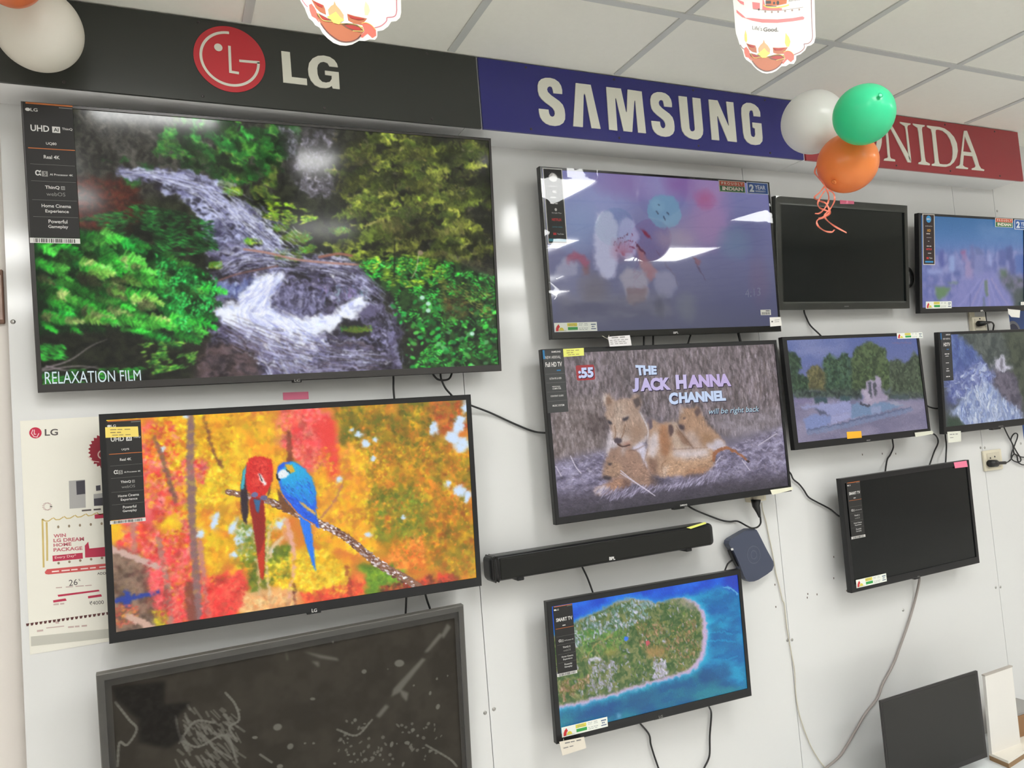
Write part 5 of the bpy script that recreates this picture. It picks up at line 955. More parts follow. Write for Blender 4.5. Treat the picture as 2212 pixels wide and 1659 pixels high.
# T2 --------------------------------------------------------------
z = Z(180, 840, 2.458)
tv2 = make_tv('T2', (.0165, .0155, .0155, .026), 'television showing two parrots on a branch before bright autumn leaves', (700, 408), paint_parrots, SM_LG)
lg_sticker(tv2, z((116, 165), (303, 165), (331, 689), (141, 692)), z((141, 694), (331, 691), (332, 708), (142, 713)), 'UQ75')
note(tv2, Z(200, 860, 5.72)((155, 360), (560, 350), (570, 475), (160, 490)), NOTE_Y)
logo(tv2, 'LG', z((1212, 1168), (1240, 1166), (1241, 1184), (1213, 1187)), WT, .02, z((1185, 1160), (1262, 1152), (1262, 1190), (1185, 1198)))
# T3 --------------------------------------------------------------
z = Z(180, 1290, 2.404)
tv3 = make_tv('T3', (.017, .017, .017, .028), 'switched-off television at bottom left under blistered protective film', (420, 240), paint_film_dark, SM_FILM, mat('filmed_bezel', (96, 93, 88), .35, .5), film='edge')
# T4 --------------------------------------------------------------
z = Z(1100, 340, 3.386)
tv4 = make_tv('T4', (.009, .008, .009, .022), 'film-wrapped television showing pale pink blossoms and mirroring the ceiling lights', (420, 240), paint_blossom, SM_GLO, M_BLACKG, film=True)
o, q = sticker(tv4, 'feature_sticker', z((237, 78), (382, 82), (431, 634), (290, 636)), ink(232, 230, 226), .0010); prints(o, q, ink(34, 34, 36), (), [(.045, .012, .955, .985)], name='dark_field', lift=.0002)
prints(o, q, WT, [('android tv', .24, .225, .72, .245), ('4K', .4, .29, .64, .325, .03), ('~~', .3, .37, .66, .4), ('~~~', .3, .455, .72, .475), ('Google Play', .3, .58, .8, .6), ('YouTube', .5, .855, .84, .875)], (), [(.5, .12, .21, .058), (.52, .545, .06, .02)], lift=.0006)
prints(o, q, ink(206, 40, 50), [('NETFLIX', .28, .66, .78, .695, .04)], [(.3, .85, .46, .88)], name='red_mark', lift=.0006); prints(o, q, ink(60, 150, 170), [('prime video', .29, .765, .8, .785)], [(.06, .93, .94, .965)], name='blue_mark', lift=.0006)
badge(tv4, Z(1540, 380, 15.8)((185, 155), (1095, 190), (1105, 575), (225, 545)), Z(1540, 380, 15.8)((1140, 205), (1885, 245), (1895, 640), (1185, 600)))
energy(tv4, Z(1180, 640, 13.825)((235, 790), (1505, 772), (1530, 1040), (245, 1065)))
o, q = sticker(tv4, 'corner_label', z((1905, 1170), (1985, 1167), (1995, 1230), (1910, 1238)), M_WHITE, .003, False); prints(o, q, ink(90, 88, 86), [('~~', .12, .35, .3, .6, .04)], [(.4, .3, .85, .34), (.4, .5, .8, .54)])
o, q = sticker(tv4, 'serial_label', z((1838, 1118), (1912, 1110), (1915, 1150), (1840, 1157)), M_WHITE, .0012); prints(o, q, ink(80, 80, 80), (), [(.12+i*.1, .45, .12+i*.1+.05, .9) for i in range(8)]+[(.5, .15, .9, .3)], name='bars')
logo(tv4, 'BPL', z((1200, 1275), (1238, 1272), (1238, 1288), (1200, 1291)), WT, .04)
on_text(tv4, '4:13', z((1725, 965), (1840, 950), (1842, 1010), (1728, 1025)), glow(100, 102, 126), None, .0)
# T5 --------------------------------------------------------------
z = Z(1650, 380, 3.687)
tv5 = make_tv('T5', (.022, .03, .018, .03), 'switched-off television between the blossom set and the city set', None, None, SM_OFF2, mat('filmed_bezel_grey', (70, 72, 68), .3, .5), film='edge')
note(tv5, z((606, 192), (719, 200), (719, 224), (608, 222)), NOTE_P, False, label='pink price note'); logo(tv5, '~~', z((640, 1032), (690, 1031), (690, 1046), (640, 1047)), GRY, .04)
# T6 --------------------------------------------------------------
z = Z(1970, 440, 6.38)
tv6 = make_tv('T6', (.014, .010, .014, .024), 'television at far right edge showing a hazy city skyline', (260, 150), paint_city, SM_MAT, film=False)
o, q = sticker(tv6, 'feature_sticker', z((133, 138), (300, 147), (328, 843), (166, 843)), ink(214, 206, 196), .0010); prints(o, q, ink(52, 40, 40), (), [(.05, .014, .95, .985)], name='dark_field', lift=.0002)
prints(o, q, ink(60, 150, 210), (), [(.16, .925, .84, .955)], [(.5, .1, .21, .07)], name='blue_mark', lift=.0005); prints(o, q, WT, [('BPL', .34, .085, .66, .115, .04), ('android tv', .2, .225, .8, .245), ('~~', .28, .375, .7, .4), ('~~~', .3, .62, .78, .645), ('~~', .4, .76, .76, .78), ('Tube', .5, .85, .76, .88)], [(.3, .46, .7, .465), (.42, .53, .52, .54)], lift=.0008)
prints(o, q, ink(190, 140, 60), [('HD', .36, .295, .66, .35, .05)], name='gold_mark', lift=.0006); prints(o, q, ink(206, 60, 60), [('NETFLIX', .26, .675, .74, .71, .03)], [(.28, .85, .46, .885)], name='red_mark', lift=.0006)
badge(tv6, z((1145, 195), (1390, 205), (1392, 330), (1150, 320)), z((1410, 215), (1640, 225), (1640, 368), (1415, 350)))
energy(tv6, z((190, 1350), (545, 1343), (548, 1440), (195, 1448))); o, q = sticker(tv6, 'serial_label', z((1500, 1355), (1590, 1350), (1592, 1395), (1502, 1400)), M_WHITE, .0012)
logo(tv6, 'BPL', z((945, 1465), (985, 1464), (985, 1486), (945, 1487)), WT, .04)
# T7 --------------------------------------------------------------
z = Z(1120, 720, 3.511)
tv7 = make_tv('T7', (.013, .015, .012, .022), 'television showing a lioness with cubs and a channel title', (460, 260), paint_lions, SM_MAT)
o, q = sticker(tv7, 'feature_sticker', z((182, 124), (343, 122), (375, 598), (222, 602)), ink(66, 67, 68))
prints(o, q, WT, [('SAMSUNG', .42, .024, .86, .05, .03), ('NEW ARRIVAL', .1, .1, .85, .145, .0), ('Full HD TV', .08, .2, .88, .275, .03), ('ULTRA PIX & HDR', .22, .445, .8, .475), ('PERSONAL', .32, .58, .72, .6), ('COMPUTER', .32, .61, .74, .635), ('CONTENT GUIDE', .2, .725, .82, .75), ('MUSIC SYSTEM', .26, .875, .82, .905)])
prints(o, q, GRY, (), [(.05, y, .98, y+.002) for y in (.385, .525, .67, .815)]); prints(o, q, ink(50, 120, 170), [('~~', .6, .32, .86, .35)], [(0, .005, .09, .145)], name='blue_tab')
note(tv7, Z(1170, 740, 10.37)((480, 145), (945, 118), (950, 290), (495, 322)), NOTE_YG)
lb, dk_ = glow(196, 212, 240), glow(44, 36, 62)
on_text(tv7, 'THE', z((888, 240), (1050, 246), (1052, 312), (900, 320)), lb, dk_, .06); on_text(tv7, 'J', z((866, 338), (915, 338), (915, 442), (866, 446)), glow(190, 184, 226), dk_, .06); on_text(tv7, 'ACK', z((925, 338), (1150, 333), (1160, 428), (930, 440)), glow(196, 184, 226), dk_, .06)
on_text(tv7, 'H', z((1192, 315), (1275, 312), (1280, 420), (1200, 424)), glow(200, 190, 230), dk_, .06); on_text(tv7, 'ANNA', z((1285, 316), (1605, 305), (1618, 400), (1290, 414)), glow(194, 176, 222), dk_, .06)
on_text(tv7, 'C', z((1140, 450), (1210, 446), (1215, 538), (1145, 542)), lb, dk_, .06); on_text(tv7, 'HANNEL', z((1218, 448), (1570, 432), (1578, 510), (1222, 530)), lb, dk_, .06); on_text(tv7, 'will be right back', z((1445, 572), (1825, 552), (1830, 606), (1448, 626)), glow(176, 206, 222), dk_, 0, .25)
q = [np.array((a[0], .0026, a[1])) for a in (tl(tv7, u, v) for u, v in z((440, 242), (580, 238), (582, 352), (446, 358)))]; bm = BM(); cx, cz = (q[0]+q[2])[0]/2, (q[0]+q[2])[2]/2; hw, hh = abs(q[1][0]-q[0][0])/2, abs(q[0][2]-q[3][2])/2
prism(bm, [[(cx+(hw-.006)*sx+.006*math.cos(a), .0026, cz+(hh-.006)*sz+.006*math.sin(a)) for sx, sz, a0 in ((1, 1, 0), (-1, 1, 1.571), (-1, -1, 3.142), (1, -1, 4.712)) for a in (a0, a0+.52, a0+1.05, a0+1.571)]], Y, .0002); obj('countdown_box', bm, glow(160, 62, 66), tv7.t, world=False)
on_text(tv7, ':55', z((452, 262), (568, 256), (572, 334), (458, 342)), glow(196, 208, 240), glow(60, 36, 60), .05, off=-.0018)
o, q = sticker(tv7, 'corner_label', z((1910, 1188), (2078, 1164), (2082, 1186), (1925, 1226)), ink(232, 230, 208), .003, False); logo(tv7, 'SAMSUNG', z((1225, 1300), (1278, 1293), (1279, 1305), (1226, 1312)), WT, .03, z((1180, 1310), (1262, 1300), (1262, 1330), (1180, 1338)))
# T8 --------------------------------------------------------------
z = Z(1650, 680, 3.936)
tv8 = make_tv('T8', (.020, .013, .014, .026), 'television showing a park fountain with a white sculpture', (280, 160), paint_fountain, SM_MAT)
energy(tv8, z((1135, 158), (1348, 146), (1352, 192), (1132, 210))); note(tv8, z((705, 996), (828, 988), (833, 1045), (710, 1055)), NOTE_O, False, label='orange price note')
o, q = sticker(tv8, 'corner_label', z((1283, 1002), (1435, 985), (1442, 1012), (1290, 1040)), ink(216, 216, 200), .003, False); logo(tv8, '~~', z((872, 1062), (915, 1057), (916, 1070), (873, 1075)), GRY, .03)
# T9 --------------------------------------------------------------
tv9 = make_tv('T9', (.013, .012, .014, .030), 'television at far right edge showing a rushing blue waterfall', (280, 160), paint_falls, SM_MAT)
o, q = sticker(tv9, 'feature_sticker', z((1498, 152), (1592, 150), (1612, 558), (1524, 562)), ink(54, 54, 56)); prints(o, q, WT, [('SAMSUNG', .5, .03, .92, .06, .03), ('NEW ARRIVAL', .22, .115, .9, .145), ('HDTV', .24, .21, .86, .285, .03), ('~~~', .3, .43, .82, .46), ('~~', .36, .48, .76, .5), ('~~', .36, .62, .76, .64), ('~~', .4, .74, .66, .765), ('~~', .36, .785, .76, .81), ('~~~', .32, .9, .76, .93)]); prints(o, q, ink(50, 110, 170), [('~~', .5, .335, .8, .365)], [(0, .01, .1, .14)], name='blue_tab')
o, q = sticker(tv9, 'corner_label', z((1560, 995), (1675, 988), (1678, 1078), (1570, 1088)), ink(226, 226, 214), .003, False); prints(o, q, GRY, [('~~~~', .15, .2, .8, .32), ('~~', .15, .5, .5, .6)])
logo(tv9, 'SAMSUNG', Z(2080, 900, 11.85)((905, 236), (1030, 222), (1032, 252), (908, 262)), GRY, .03, Z(2080, 900, 11.85)((770, 290), (985, 265), (985, 320), (770, 345)))
# T10 -------------------------------------------------------------
z = Z(1780, 980, 4.88)
tv10 = make_tv('T10', (.019, .019, .018, .028), 'switched-off television low on the right with a dark feature sticker', None, None, SM_OFF)
lg_sticker(tv10, z((235, 305), (376, 290), (431, 846), (290, 880)), z((287, 882), (433, 848), (438, 874), (294, 905)), '~~', True)
note(tv10, z((1368, 92), (1502, 74), (1516, 138), (1382, 154)), NOTE_P, False, label='pink price note'); energy(tv10, z((335, 1332), (655, 1262), (662, 1345), (345, 1418)))
logo(tv10, 'LG', z((985, 1288), (1005, 1284), (1006, 1300), (986, 1304)), GRY, .03, z((960, 1290), (1015, 1278), (1018, 1318), (964, 1330)))
# T11 -------------------------------------------------------------
z = Z(1150, 1210, 3.694)
tv11 = make_tv('T11', (.017, .017, .015, .028), 'television showing a green island in a blue sea from the air', (380, 220), paint_island, SM_MAT)
lg_sticker(tv11, z((162, 372), (322, 346), (354, 880), (202, 908)), z((196, 908), (357, 878), (360, 902), (200, 932)), '~~', True)
energy(tv11, z((230, 1337), (596, 1250), (605, 1330), (240, 1412))); logo(tv11, 'LG', z((1008, 1240), (1040, 1234), (1042, 1258), (1010, 1264)), GRY, .03, z((970, 1250), (1048, 1234), (1050, 1262), (973, 1280)))
# ------------------------------------------------------------------ sound bar and set-top box
ya = -.095
x0, x1 = on_y(1062, 1228, ya)[0], on_y(1546, 1158, ya)[0]
zt_ = (on_y(1064, 1200, ya)[2]+on_y(1540, 1134, ya)[2])/2; zb_ = (on_y(1064, 1254, ya)[2]+on_y(1546, 1184, ya)[2])/2
t = tag(empty('sound_bar', ((x0+x1)/2, ya+.08, zb_)), 'long black sound bar on the wall above the island television', 'sound bar')
bm = BM(); box(bm, x0, x1, ya+.004, ya+.078, zb_, zt_, .016, 4); obj('body', bm, M_BLACK, t, smooth=False)
bm = BM(); box(bm, x0+.028, x1-.02, ya, ya+.012, zb_+.006, zt_-.006, .006, 3); obj('grille', bm, mat('speaker_cloth', (40, 40, 38), .9, .2, noise=(400, .3)), t)
for xx in (x0+.012, x0+.022): 
    bm = BM(); box(bm, xx-.003, xx+.003, ya+.002, ya+.07, zb_-.001, zt_+.001, .002, 1); obj('end_ring', bm, M_BLACKG, t)
z = Z(1020, 1050, 3.16); bm = BM(); put_text(bm, 'BPL', [on_y(u, v, ya-.0006) for u, v in z((935, 484), (976, 480), (977, 503), (936, 507))], .05); obj('brand_mark', bm, WT, t)
for u, v in z((325, 628), (1475, 455)):
    xx = on_y(u, v, ya+.02)[0]; bm = BM(); box(bm, xx-.012, xx+.012, ya+.012, -.0005, zb_-.008, zb_+.004, .002, 1); obj('bracket', bm, M_BLACK, t)
bm = BM(); prism(bm, [[on_y(u, v, ya-.002) for u, v in z((1462, 284), (1590, 245), (1600, 256), (1492, 292))]], Y, .0006); tag(obj('price_note', bm, NOTE_YG, t), 'yellow price note')
z = Z(1560, 1040, 6.38); yb = -.045
out = [on_y(u, v, yb) for u, v in z((300, 690), (370, 655), (440, 650), (475, 668), (500, 710), (600, 910), (705, 1105), (714, 1160), (690, 1225), (620, 1280), (500, 1355), (440, 1378), (375, 1382), (330, 1350), (300, 1300), (240, 1140), (160, 960), (110, 900), (92, 860), (100, 820), (130, 790))]
t = tag(empty('set_top_box', out[12]), 'dark slate-blue set-top box with round emblem, tilted beside the island television', 'set-top box')
bm = BM(); prism(bm, [out], Y, .028); bmesh.ops.recalc_face_normals(bm, faces=bm.faces); obj('case', bm, mat('slate_plastic', (66, 72, 92), .45), t)
c0 = on_y(*z((435, 1010))[0], yb-.0006); rr = np.linalg.norm(on_y(*z((520, 1010))[0], yb)-c0)
bm = BM(); strip(bm, ellipse3(c0, (rr, 0, 0), (0, 0, rr*1.05), 36), .003, Y, .0005, closed=True); strip(bm, ellipse3(c0, (rr*.45, 0, 0), (0, 0, rr*.5), 24), .004, Y, .0005, closed=True); obj('emblem', bm, mat('emblem_grey', (84, 90, 108), .3), t)
bm = BM(); prism(bm, [[on_y(u, v, yb-.001) for u, v in z((120, 925), (150, 918), (158, 945), (130, 952))]], Y, .002); obj('indicator', bm, WT, t)
bm = BM(); P0 = [on_y(u, v, yb+.01) for u, v in z((110, 950), (200, 1040), (260, 1180), (215, 1170), (130, 1010))]; prism(bm, [P0], Y, .015); obj('connector_block', bm, M_BLACK, t)
# ------------------------------------------------------------------ sockets, cables
def socket(px, y, label, holes):
    P_ = [on_y(u, v, y) for u, v in px]; x0, x1 = (P_[0][0]+P_[3][0])/2, (P_[1][0]+P_[2][0])/2; z1, z0 = (P_[0][2]+P_[1][2])/2, (P_[2][2]+P_[3][2])/2
    t = tag(empty('wall_socket', ((x0+x1)/2, 0, z0)), label, 'socket', 'wall sockets')
    bm = BM(); box(bm, x0, x1, y, -.0003, z0, z1, .004, 2); obj('cover_plate', bm, M_BEIGE, t); w, h = x1-x0, z1-z0
    bm = BM(); box(bm, x0+.14*w, x1-.14*w, y-.003, y+.004, z0+.12*h, z1-.14*h, .002, 1); obj('module', bm, mat('socket_module', (214, 206, 186), .4), t)
    bm = BM()
    for a, b in holes: lathe(bm, [(0, .0005), (.004, .0005), (.004, -.001)], Matrix.Translation((x0+a*w, y-.0032, z0+b*h)) @ Matrix.Rotation(math.pi/2, 4, 'X'), 12)
    if holes: obj('pin_hole', bm, M_LAB, t)
    return t
z3 = Z(2080, 900, 11.85); z2 = Z(2060, 640, 11.85)
socket(z3((525, 870), (985, 830), (1040, 1340), (585, 1405)), -.012, 'cream wall socket at right edge with a black plug in it', [(.3, .62), (.55, .66)])
socket(z2((470, 520), (830, 515), (860, 930), (520, 930)), -.02, 'cream wall socket half hidden between the city and waterfall televisions', [(.5, .85)])
socket(Z(1560, 1040, 6.38)((372, 90), (600, 60), (610, 265), (390, 290)), -.03, 'cream wall socket under the lioness television', [])
tr = empty('cable_trunking', on_y(2098, 700, 0)); tag(tr, 'thin cream cable trunking strip running down beside the half hidden socket', 'trunking')
bm = BM(); a, b = on_y(*z2((345, 400))[0], 0), on_y(*z2((395, 900))[0], 0); box(bm, a[0], on_y(*z2((470, 400))[0], 0)[0], -.012, -.0004, b[2]-.25, a[2]+.05, .002, 1); obj('strip', bm, M_BEIGE, tr)
def cable(px, y, label, r=.0032, m=None, plug=None, group='power cables on the wall'):
    ys = y if isinstance(y, (list, tuple)) else [y]*len(px); P_ = [on_y(u, v, yy) for (u, v), yy in zip(px, ys)]
    if plug is None:
        bm = BM(); tube(bm, P_, r); return tag(obj('power_cable', bm, m or M_CABLE, smooth=True), label, 'cable', group)
    t = tag(empty('power_cable', P_[0]), label, 'cable', group); bm = BM(); tube(bm, P_, r); obj('lead', bm, m or M_CABLE, t, smooth=True)
    bm = BM(); tube(bm, [on_y(u, v, plug[2]) for u, v in plug[0]], plug[1], 12, sm=False); obj('plug', bm, M_CABLE, t, smooth=True); return t
yw = -.006
cable([(849, 800), (850, 818), (850, 840), (853, 875)], -.03, 'short black cable hanging between forest and parrot televisions, left of the loop')
cable([(931, 800), (938, 812), (947, 820), (962, 821), (972, 816), (978, 800)], -.03, 'small black cable loop under the forest television')
cable([(951, 800), (953, 818), (962, 838), (974, 852), (990, 870)], -.03, 'black cable dropping through the loop towards the parrot television')
cable([(1000, 868), (1018, 876), (1060, 892), (1110, 915), (1150, 931), (1176, 935), (1200, 934)], [-.03, -.03, -.01, -.008, -.01, -.03, -.04], 'black cable sagging from the parrot television to the lioness television')
cable([(878, 1285), (877, 1310), (875, 1345)], -.03, 'short straight black cable between parrot and filmed televisions, left one')
cable([(918, 1280), (922, 1295), (928, 1312), (936, 1335)], -.03, 'short slanted black cable between parrot and filmed televisions, right one')
cable([(1391, 722), (1391, 735), (1391, 755)], -.04, 'short black cable behind the blossom television, left of a pair')
cable([(1411, 722), (1411, 735), (1411, 755)], -.04, 'short black cable behind the blossom television, right of a pair')
cable([(1494, 718), (1490, 730), (1485, 748)], -.04, 'short slanted black cable below the blossom television brand mark')
cable([(1594, 716), (1596, 724), (1600, 740)], -.04, 'short black cable below the blossom television near its right corner', r=.005)
z = Z(1120, 720, 3.511)
cable(z((1280, 1305), (1330, 1335), (1400, 1366), (1530, 1415), (1600, 1428), (1660, 1425), (1730, 1460), (1770, 1477), (1812, 1470), (1836, 1440), (1834, 1390)), [-.03, -.04, -.02, -.012, -.01, -.01, -.05, -.052, -.05, -.04, -.045], 'black cable curving from the lioness television down and up to its plug', plug=(z((1800, 1262), (1802, 1310), (1818, 1350), (1830, 1395)), lambda s: .0185-.014*s, -.045))
z = Z(1650, 680, 3.936)
cable(z((190, 1310), (228, 1350), (250, 1398), (300, 1440), (340, 1490), (380, 1550), (450, 1592), (520, 1628), (575, 1660), (640, 1712), (700, 1722)), [-.03, -.03, -.012, -.01, -.01, -.01, -.01, -.01, -.012, -.03, -.04], 'black cable from the lioness television to the low switched-off television')
cable(Z(1650, 380, 3.687)((320, 1050), (322, 1085), (337, 1125), (370, 1190), (440, 1258), (470, 1290)), [-.03, -.03, -.012, -.01, -.03, -.03], 'black cable from the switched-off upper television down to the fountain television')
cable(z((1090, 1040), (1096, 1080), (1100, 1130), (1075, 1190), (1048, 1235), (1032, 1340), (1030, 1370)), [-.03, -.03, -.012, -.01, -.01, -.04, -.03], 'black cable from the middle of the fountain television down')
cable(z((1420, 1000), (1460, 1025), (1480, 1060), (1478, 1100), (1450, 1160), (1425, 1230), (1405, 1290)), [-.03, -.03, -.012, -.01, -.01, -.03, -.03], 'black cable from the fountain television right corner down')
cable(z((1535, 900), (1540, 960), (1545, 1040), (1552, 1100), (1550, 1180), (1545, 1270)), [-.03, -.03, -.012, -.01, -.03, -.03], 'black cable hanging straight at the waterfall television left corner')
cable(z((1385, 770), (1410, 785), (1460, 797), (1500, 793), (1530, 780)), [-.03, -.02, -.012, -.02, -.03], 'short black cable bridging fountain and waterfall televisions')
cable(z3((1030, 230), (1060, 290), (1150, 480), (1250, 660), (1330, 820), (1400, 940), (1470, 1050), (1482, 1120), (1440, 1160), (1402, 1120), (1385, 1010), (1330, 960), (1300, 900), (1280, 740), (1230, 600), (1260, 500), (1310, 440), (1360, 425), (1400, 465), (1388, 560), (1350, 660), (1300, 800), (1250, 920), (1240, 1060), (1300, 1130), (1400, 1168), (1480, 1215), (1560, 1232), (1700, 1190), (1660, 1060), (1480, 1030), (1330, 960), (1270, 1000), (1230, 1090), (1150, 1160), (1075, 1178)), [-.03, -.03, -.02, -.012]+[-.011]*31+[-.03], 'bundled black cable under the waterfall television, plugged into the right socket', r=.0028, plug=(z3((690, 1200), (850, 1195), (870, 1190), (1085, 1180)), lambda s: .016 if s < .4 else .007, -.03))
bm = None
cable(z2((815, 400), (825, 500), (832, 560), (850, 660), (870, 740), (890, 900)), [-.03, -.04, -.04, -.045, -.03, -.02], 'thin black cable dropping past the half hidden socket', r=.0022)
cable(z2((840, 665), (930, 658), (990, 675), (1025, 730), (1020, 800), (1000, 920)), [-.045, -.045, -.04, -.03, -.03, -.04], 'black cable arching from its plug in the half hidden socket', r=.0035, plug=(z2((640, 700), (780, 690), (830, 675), (930, 662)), lambda s: .013-.008*s, -.04))
cable(Z(1650, 380, 3.687)((1130, 730), (1160, 745), (1180, 790), (1180, 845), (1160, 880), (1130, 890)), [-.03, -.03, -.02, -.02, -.03, -.03], 'thick black cable loop at the right edge of the switched-off upper television', r=.0065)
z = Z(1020, 1050, 3.16); cable(z((740, 530), (755, 560), (788, 630), (825, 730), (840, 780)), [-.03, -.03, -.02, -.03, -.03], 'straight black cable from the sound bar to the island television')
z = Z(1150, 1210, 3.694); cable(z((840, 1275), (862, 1306), (930, 1390), (945, 1470), (975, 1570), (1010, 1670), (1040, 1760)), [-.03, -.03, -.01, -.01, -.01, -.01, -.01], 'black cable hanging below the middle of the island television'); cable(z((1395, 1140), (1412, 1175), (1428, 1230), (1416, 1400), (1415, 1540), (1400, 1600), (1370, 1660), (1340, 1740)), [-.03, -.03, -.01, -.01, -.01, -.01, -.01, -.01], 'dark cable hanging below the right side of the island television')
z = Z(1560, 1040, 6.38); cable(z((30, 1260), (45, 1210), (75, 1140), (130, 1090), (200, 1060), (240, 1090)), [-.03, -.03, -.02, -.02, -.02, -.03], 'short dark cable from the set-top box behind the island television', r=.003)
cable(z((200, 1130), (240, 1170), (270, 1230), (300, 1330)), [-.03, -.02, -.02, -.02], 'short black lead bent under the set-top box', r=.003)
M_GC = mat('grey_cable', (158, 150, 146), .5); M_WC = mat('cream_wire', (206, 200, 184), .5)
cable(z((545, 290), (560, 400), (605, 560), (640, 740), (680, 920), (715, 1110), (740, 1260), (790, 1450), (832, 1640)) + Z(1650, 1200, 3.614)((160, 380), (180, 560), (215, 760), (240, 900), (250, 1080), (280, 1250), (350, 1450), (420, 1580), (490, 1670), (600, 1800)), yw, 'thin cream wire running down the wall from the lioness television socket', r=.0022, m=M_WC)
cable(Z(1650, 1200, 3.614)((1200, 150), (1215, 185), (1180, 350), (1130, 520), (1060, 720), (1010, 850), (930, 1000), (885, 1115), (790, 1240), (720, 1360), (650, 1480), (590, 1570), (490, 1655), (400, 1720)), [-.03, -.03]+[-.01]*12, 'thick grey cable curving down from the low switched-off television', r=.0048, m=M_GC)
# ------------------------------------------------------------------ poster, notes, tags
yp = -.0012; quad = [(48, 912), (330, 888), (352, 1376), (60, 1410)]
PQ = [on_y(u, v, yp) for u, v in quad]; xl, xrp = (PQ[0][0]+PQ[3][0])/2, .36; z1p, z0p = on_y(120, 905, yp)[2], on_y(150, 1400, yp)[2]
t = tag(empty('wall_poster', ((xl+xrp)/2, 0, z0p)), 'cream brand offer poster on the wall, half behind the parrot television', 'poster')
bm = BM(); box(bm, xl, xrp, yp, -.0003, z0p, z1p); obj('sheet', bm, ink(236, 233, 222), t)
def pprint(name, m, polys=(), texts=(), lift=.0004, strokes=()):
    bm = BM(); yy = yp-lift
    for pg in polys: prism(bm, [[on_y(u, v, yy) for u, v in pg]], Y, .0002)
    for s, q, *k in texts: put_text(bm, s, [on_y(u, v, yy) for u, v in q], k[0] if k else .01)
    for pts, w in strokes: strip(bm, [on_y(u, v, yy) for u, v in pts], w, Y, .0002)
    return obj(name, bm, m, t)
def ell(cx, cy, rx, ry, n=24): return [(cx+rx*math.cos(2*math.pi*i/n), cy+ry*math.sin(2*math.pi*i/n)) for i in range(n)]
pprint('logo', ink(196, 48, 76), [ell(76.5, 935, 13.5, 12)]); pprint('logo_face', ink(240, 200, 205), (), (), .0008, [([(74, 928), (74, 938), (78, 938)], .002), ([(84, 936), (80, 944), (73, 943), (68, 936), (71, 928)], .002)])
z = Z(0, 850, 2.86); pprint('lettering', ink(90, 84, 82), (), [('LG', z((276, 220), (358, 218), (358, 258), (277, 262)), .02), ('26', z((425, 1152), (478, 1146), (480, 1182), (426, 1190)), .0), ('%', z((484, 1146), (496, 1144), (497, 1158), (485, 1160))), ('\u20b94000', z((552, 1284), (640, 1276), (642, 1300), (554, 1308)), .0), ('~~~', z((505, 716), (650, 704), (650, 720), (506, 732)), 0), ('ADD', z((600, 1106), (655, 1102), (655, 1118), (601, 1120)))])
sp = []
for i in range(56): a = 2*math.pi*i/56; k = 1.0 if i % 2 else .88; sp.append((232+42*k*math.cos(a), 974+40*k*math.sin(a)))
pprint('red_disc', ink(150, 44, 58), [sp]); pprint('disc_mark', ink(226, 200, 190), (), (), .0008, [(ell(222, 982, 10, 9)[3:20], .003), ([(190, 986), (200, 996), (214, 998)], .002)])
pprint('fridge_picture', ink(176, 174, 172), [z((425, 540), (525, 532), (530, 705), (430, 712))]); pprint('washer_picture', ink(176, 174, 172), [z((578, 622), (660, 612), (662, 690), (580, 696))]); pprint('fridge_panel', ink(74, 72, 80), [z((470, 542), (525, 536), (527, 620), (474, 626)), z((592, 570), (620, 566), (622, 598), (594, 602)), z((580, 650), (660, 640), (662, 690), (582, 694))], (), .0008)
for pg in [z((324, 1002), (510, 984), (512, 1020), (326, 1038)), z((524, 940), (545, 916), (552, 958), (680, 945), (680, 1005), (526, 1014)), z((584, 748), (680, 738), (680, 766), (586, 774)), z((356, 1244), (610, 1212), (615, 1222), (360, 1256)), z((328, 1278), (405, 1266), (412, 1280), (330, 1292)), z((543, 1252), (624, 1240), (630, 1254), (545, 1266))]: pprint('red_strip', ink(190, 56, 84), [pg])
pprint('coral_strip', ink(208, 92, 92), [z((276, 1104), (290, 1086), (680, 1048), (680, 1082), (300, 1118), (282, 1116))])
pprint('red_lettering', ink(196, 110, 120), (), [('WIN', z((330, 870), (406, 864), (408, 886), (331, 892)), .03), ('LG DREAM', z((330, 898), (518, 886), (520, 910), (331, 920)), .03), ('HOME', z((330, 928), (440, 918), (442, 940), (331, 948)), .03), ('PACKAGE', z((330, 956), (508, 944), (510, 966), (331, 978)), .03)])
pprint('pale_lettering', ink(246, 220, 216), (), [('Every Day*', z((338, 1006), (470, 992), (472, 1012), (340, 1026)), .0), ('~~~~~~~', z((320, 1094), (670, 1062), (671, 1074), (321, 1108)), 0)], .0009)
pprint('gold_swag', ink(206, 182, 116), (), (), .0004, [(z((262, 776), (266, 920), (270, 1075)), .004), (z((288, 794), (291, 910), (292, 1034)), .004)]+[(z((262+i*67, 775-i*8), (278+i*67, 788-i*8), (300+i*67, 788-i*9), (326+i*67, 770-i*8)), .0025) for i in range(6)])
pprint('bulb_row', ink(150, 132, 110), [q for i in range(5) for q in (z(*ell(360+i*67, 824-i*5, 7, 9, 10)), z(*ell(362+i*67, 1048-i*8, 8, 8, 10)))])
pprint('lamp_border', ink(96, 60, 58), [z((160+i*27.5, 1422-i*3.9), (182+i*27.5, 1419-i*3.9), (176+i*27.5, 1436-i*3.9), (164+i*27.5, 1438-i*3.9)) for i in range(19)])
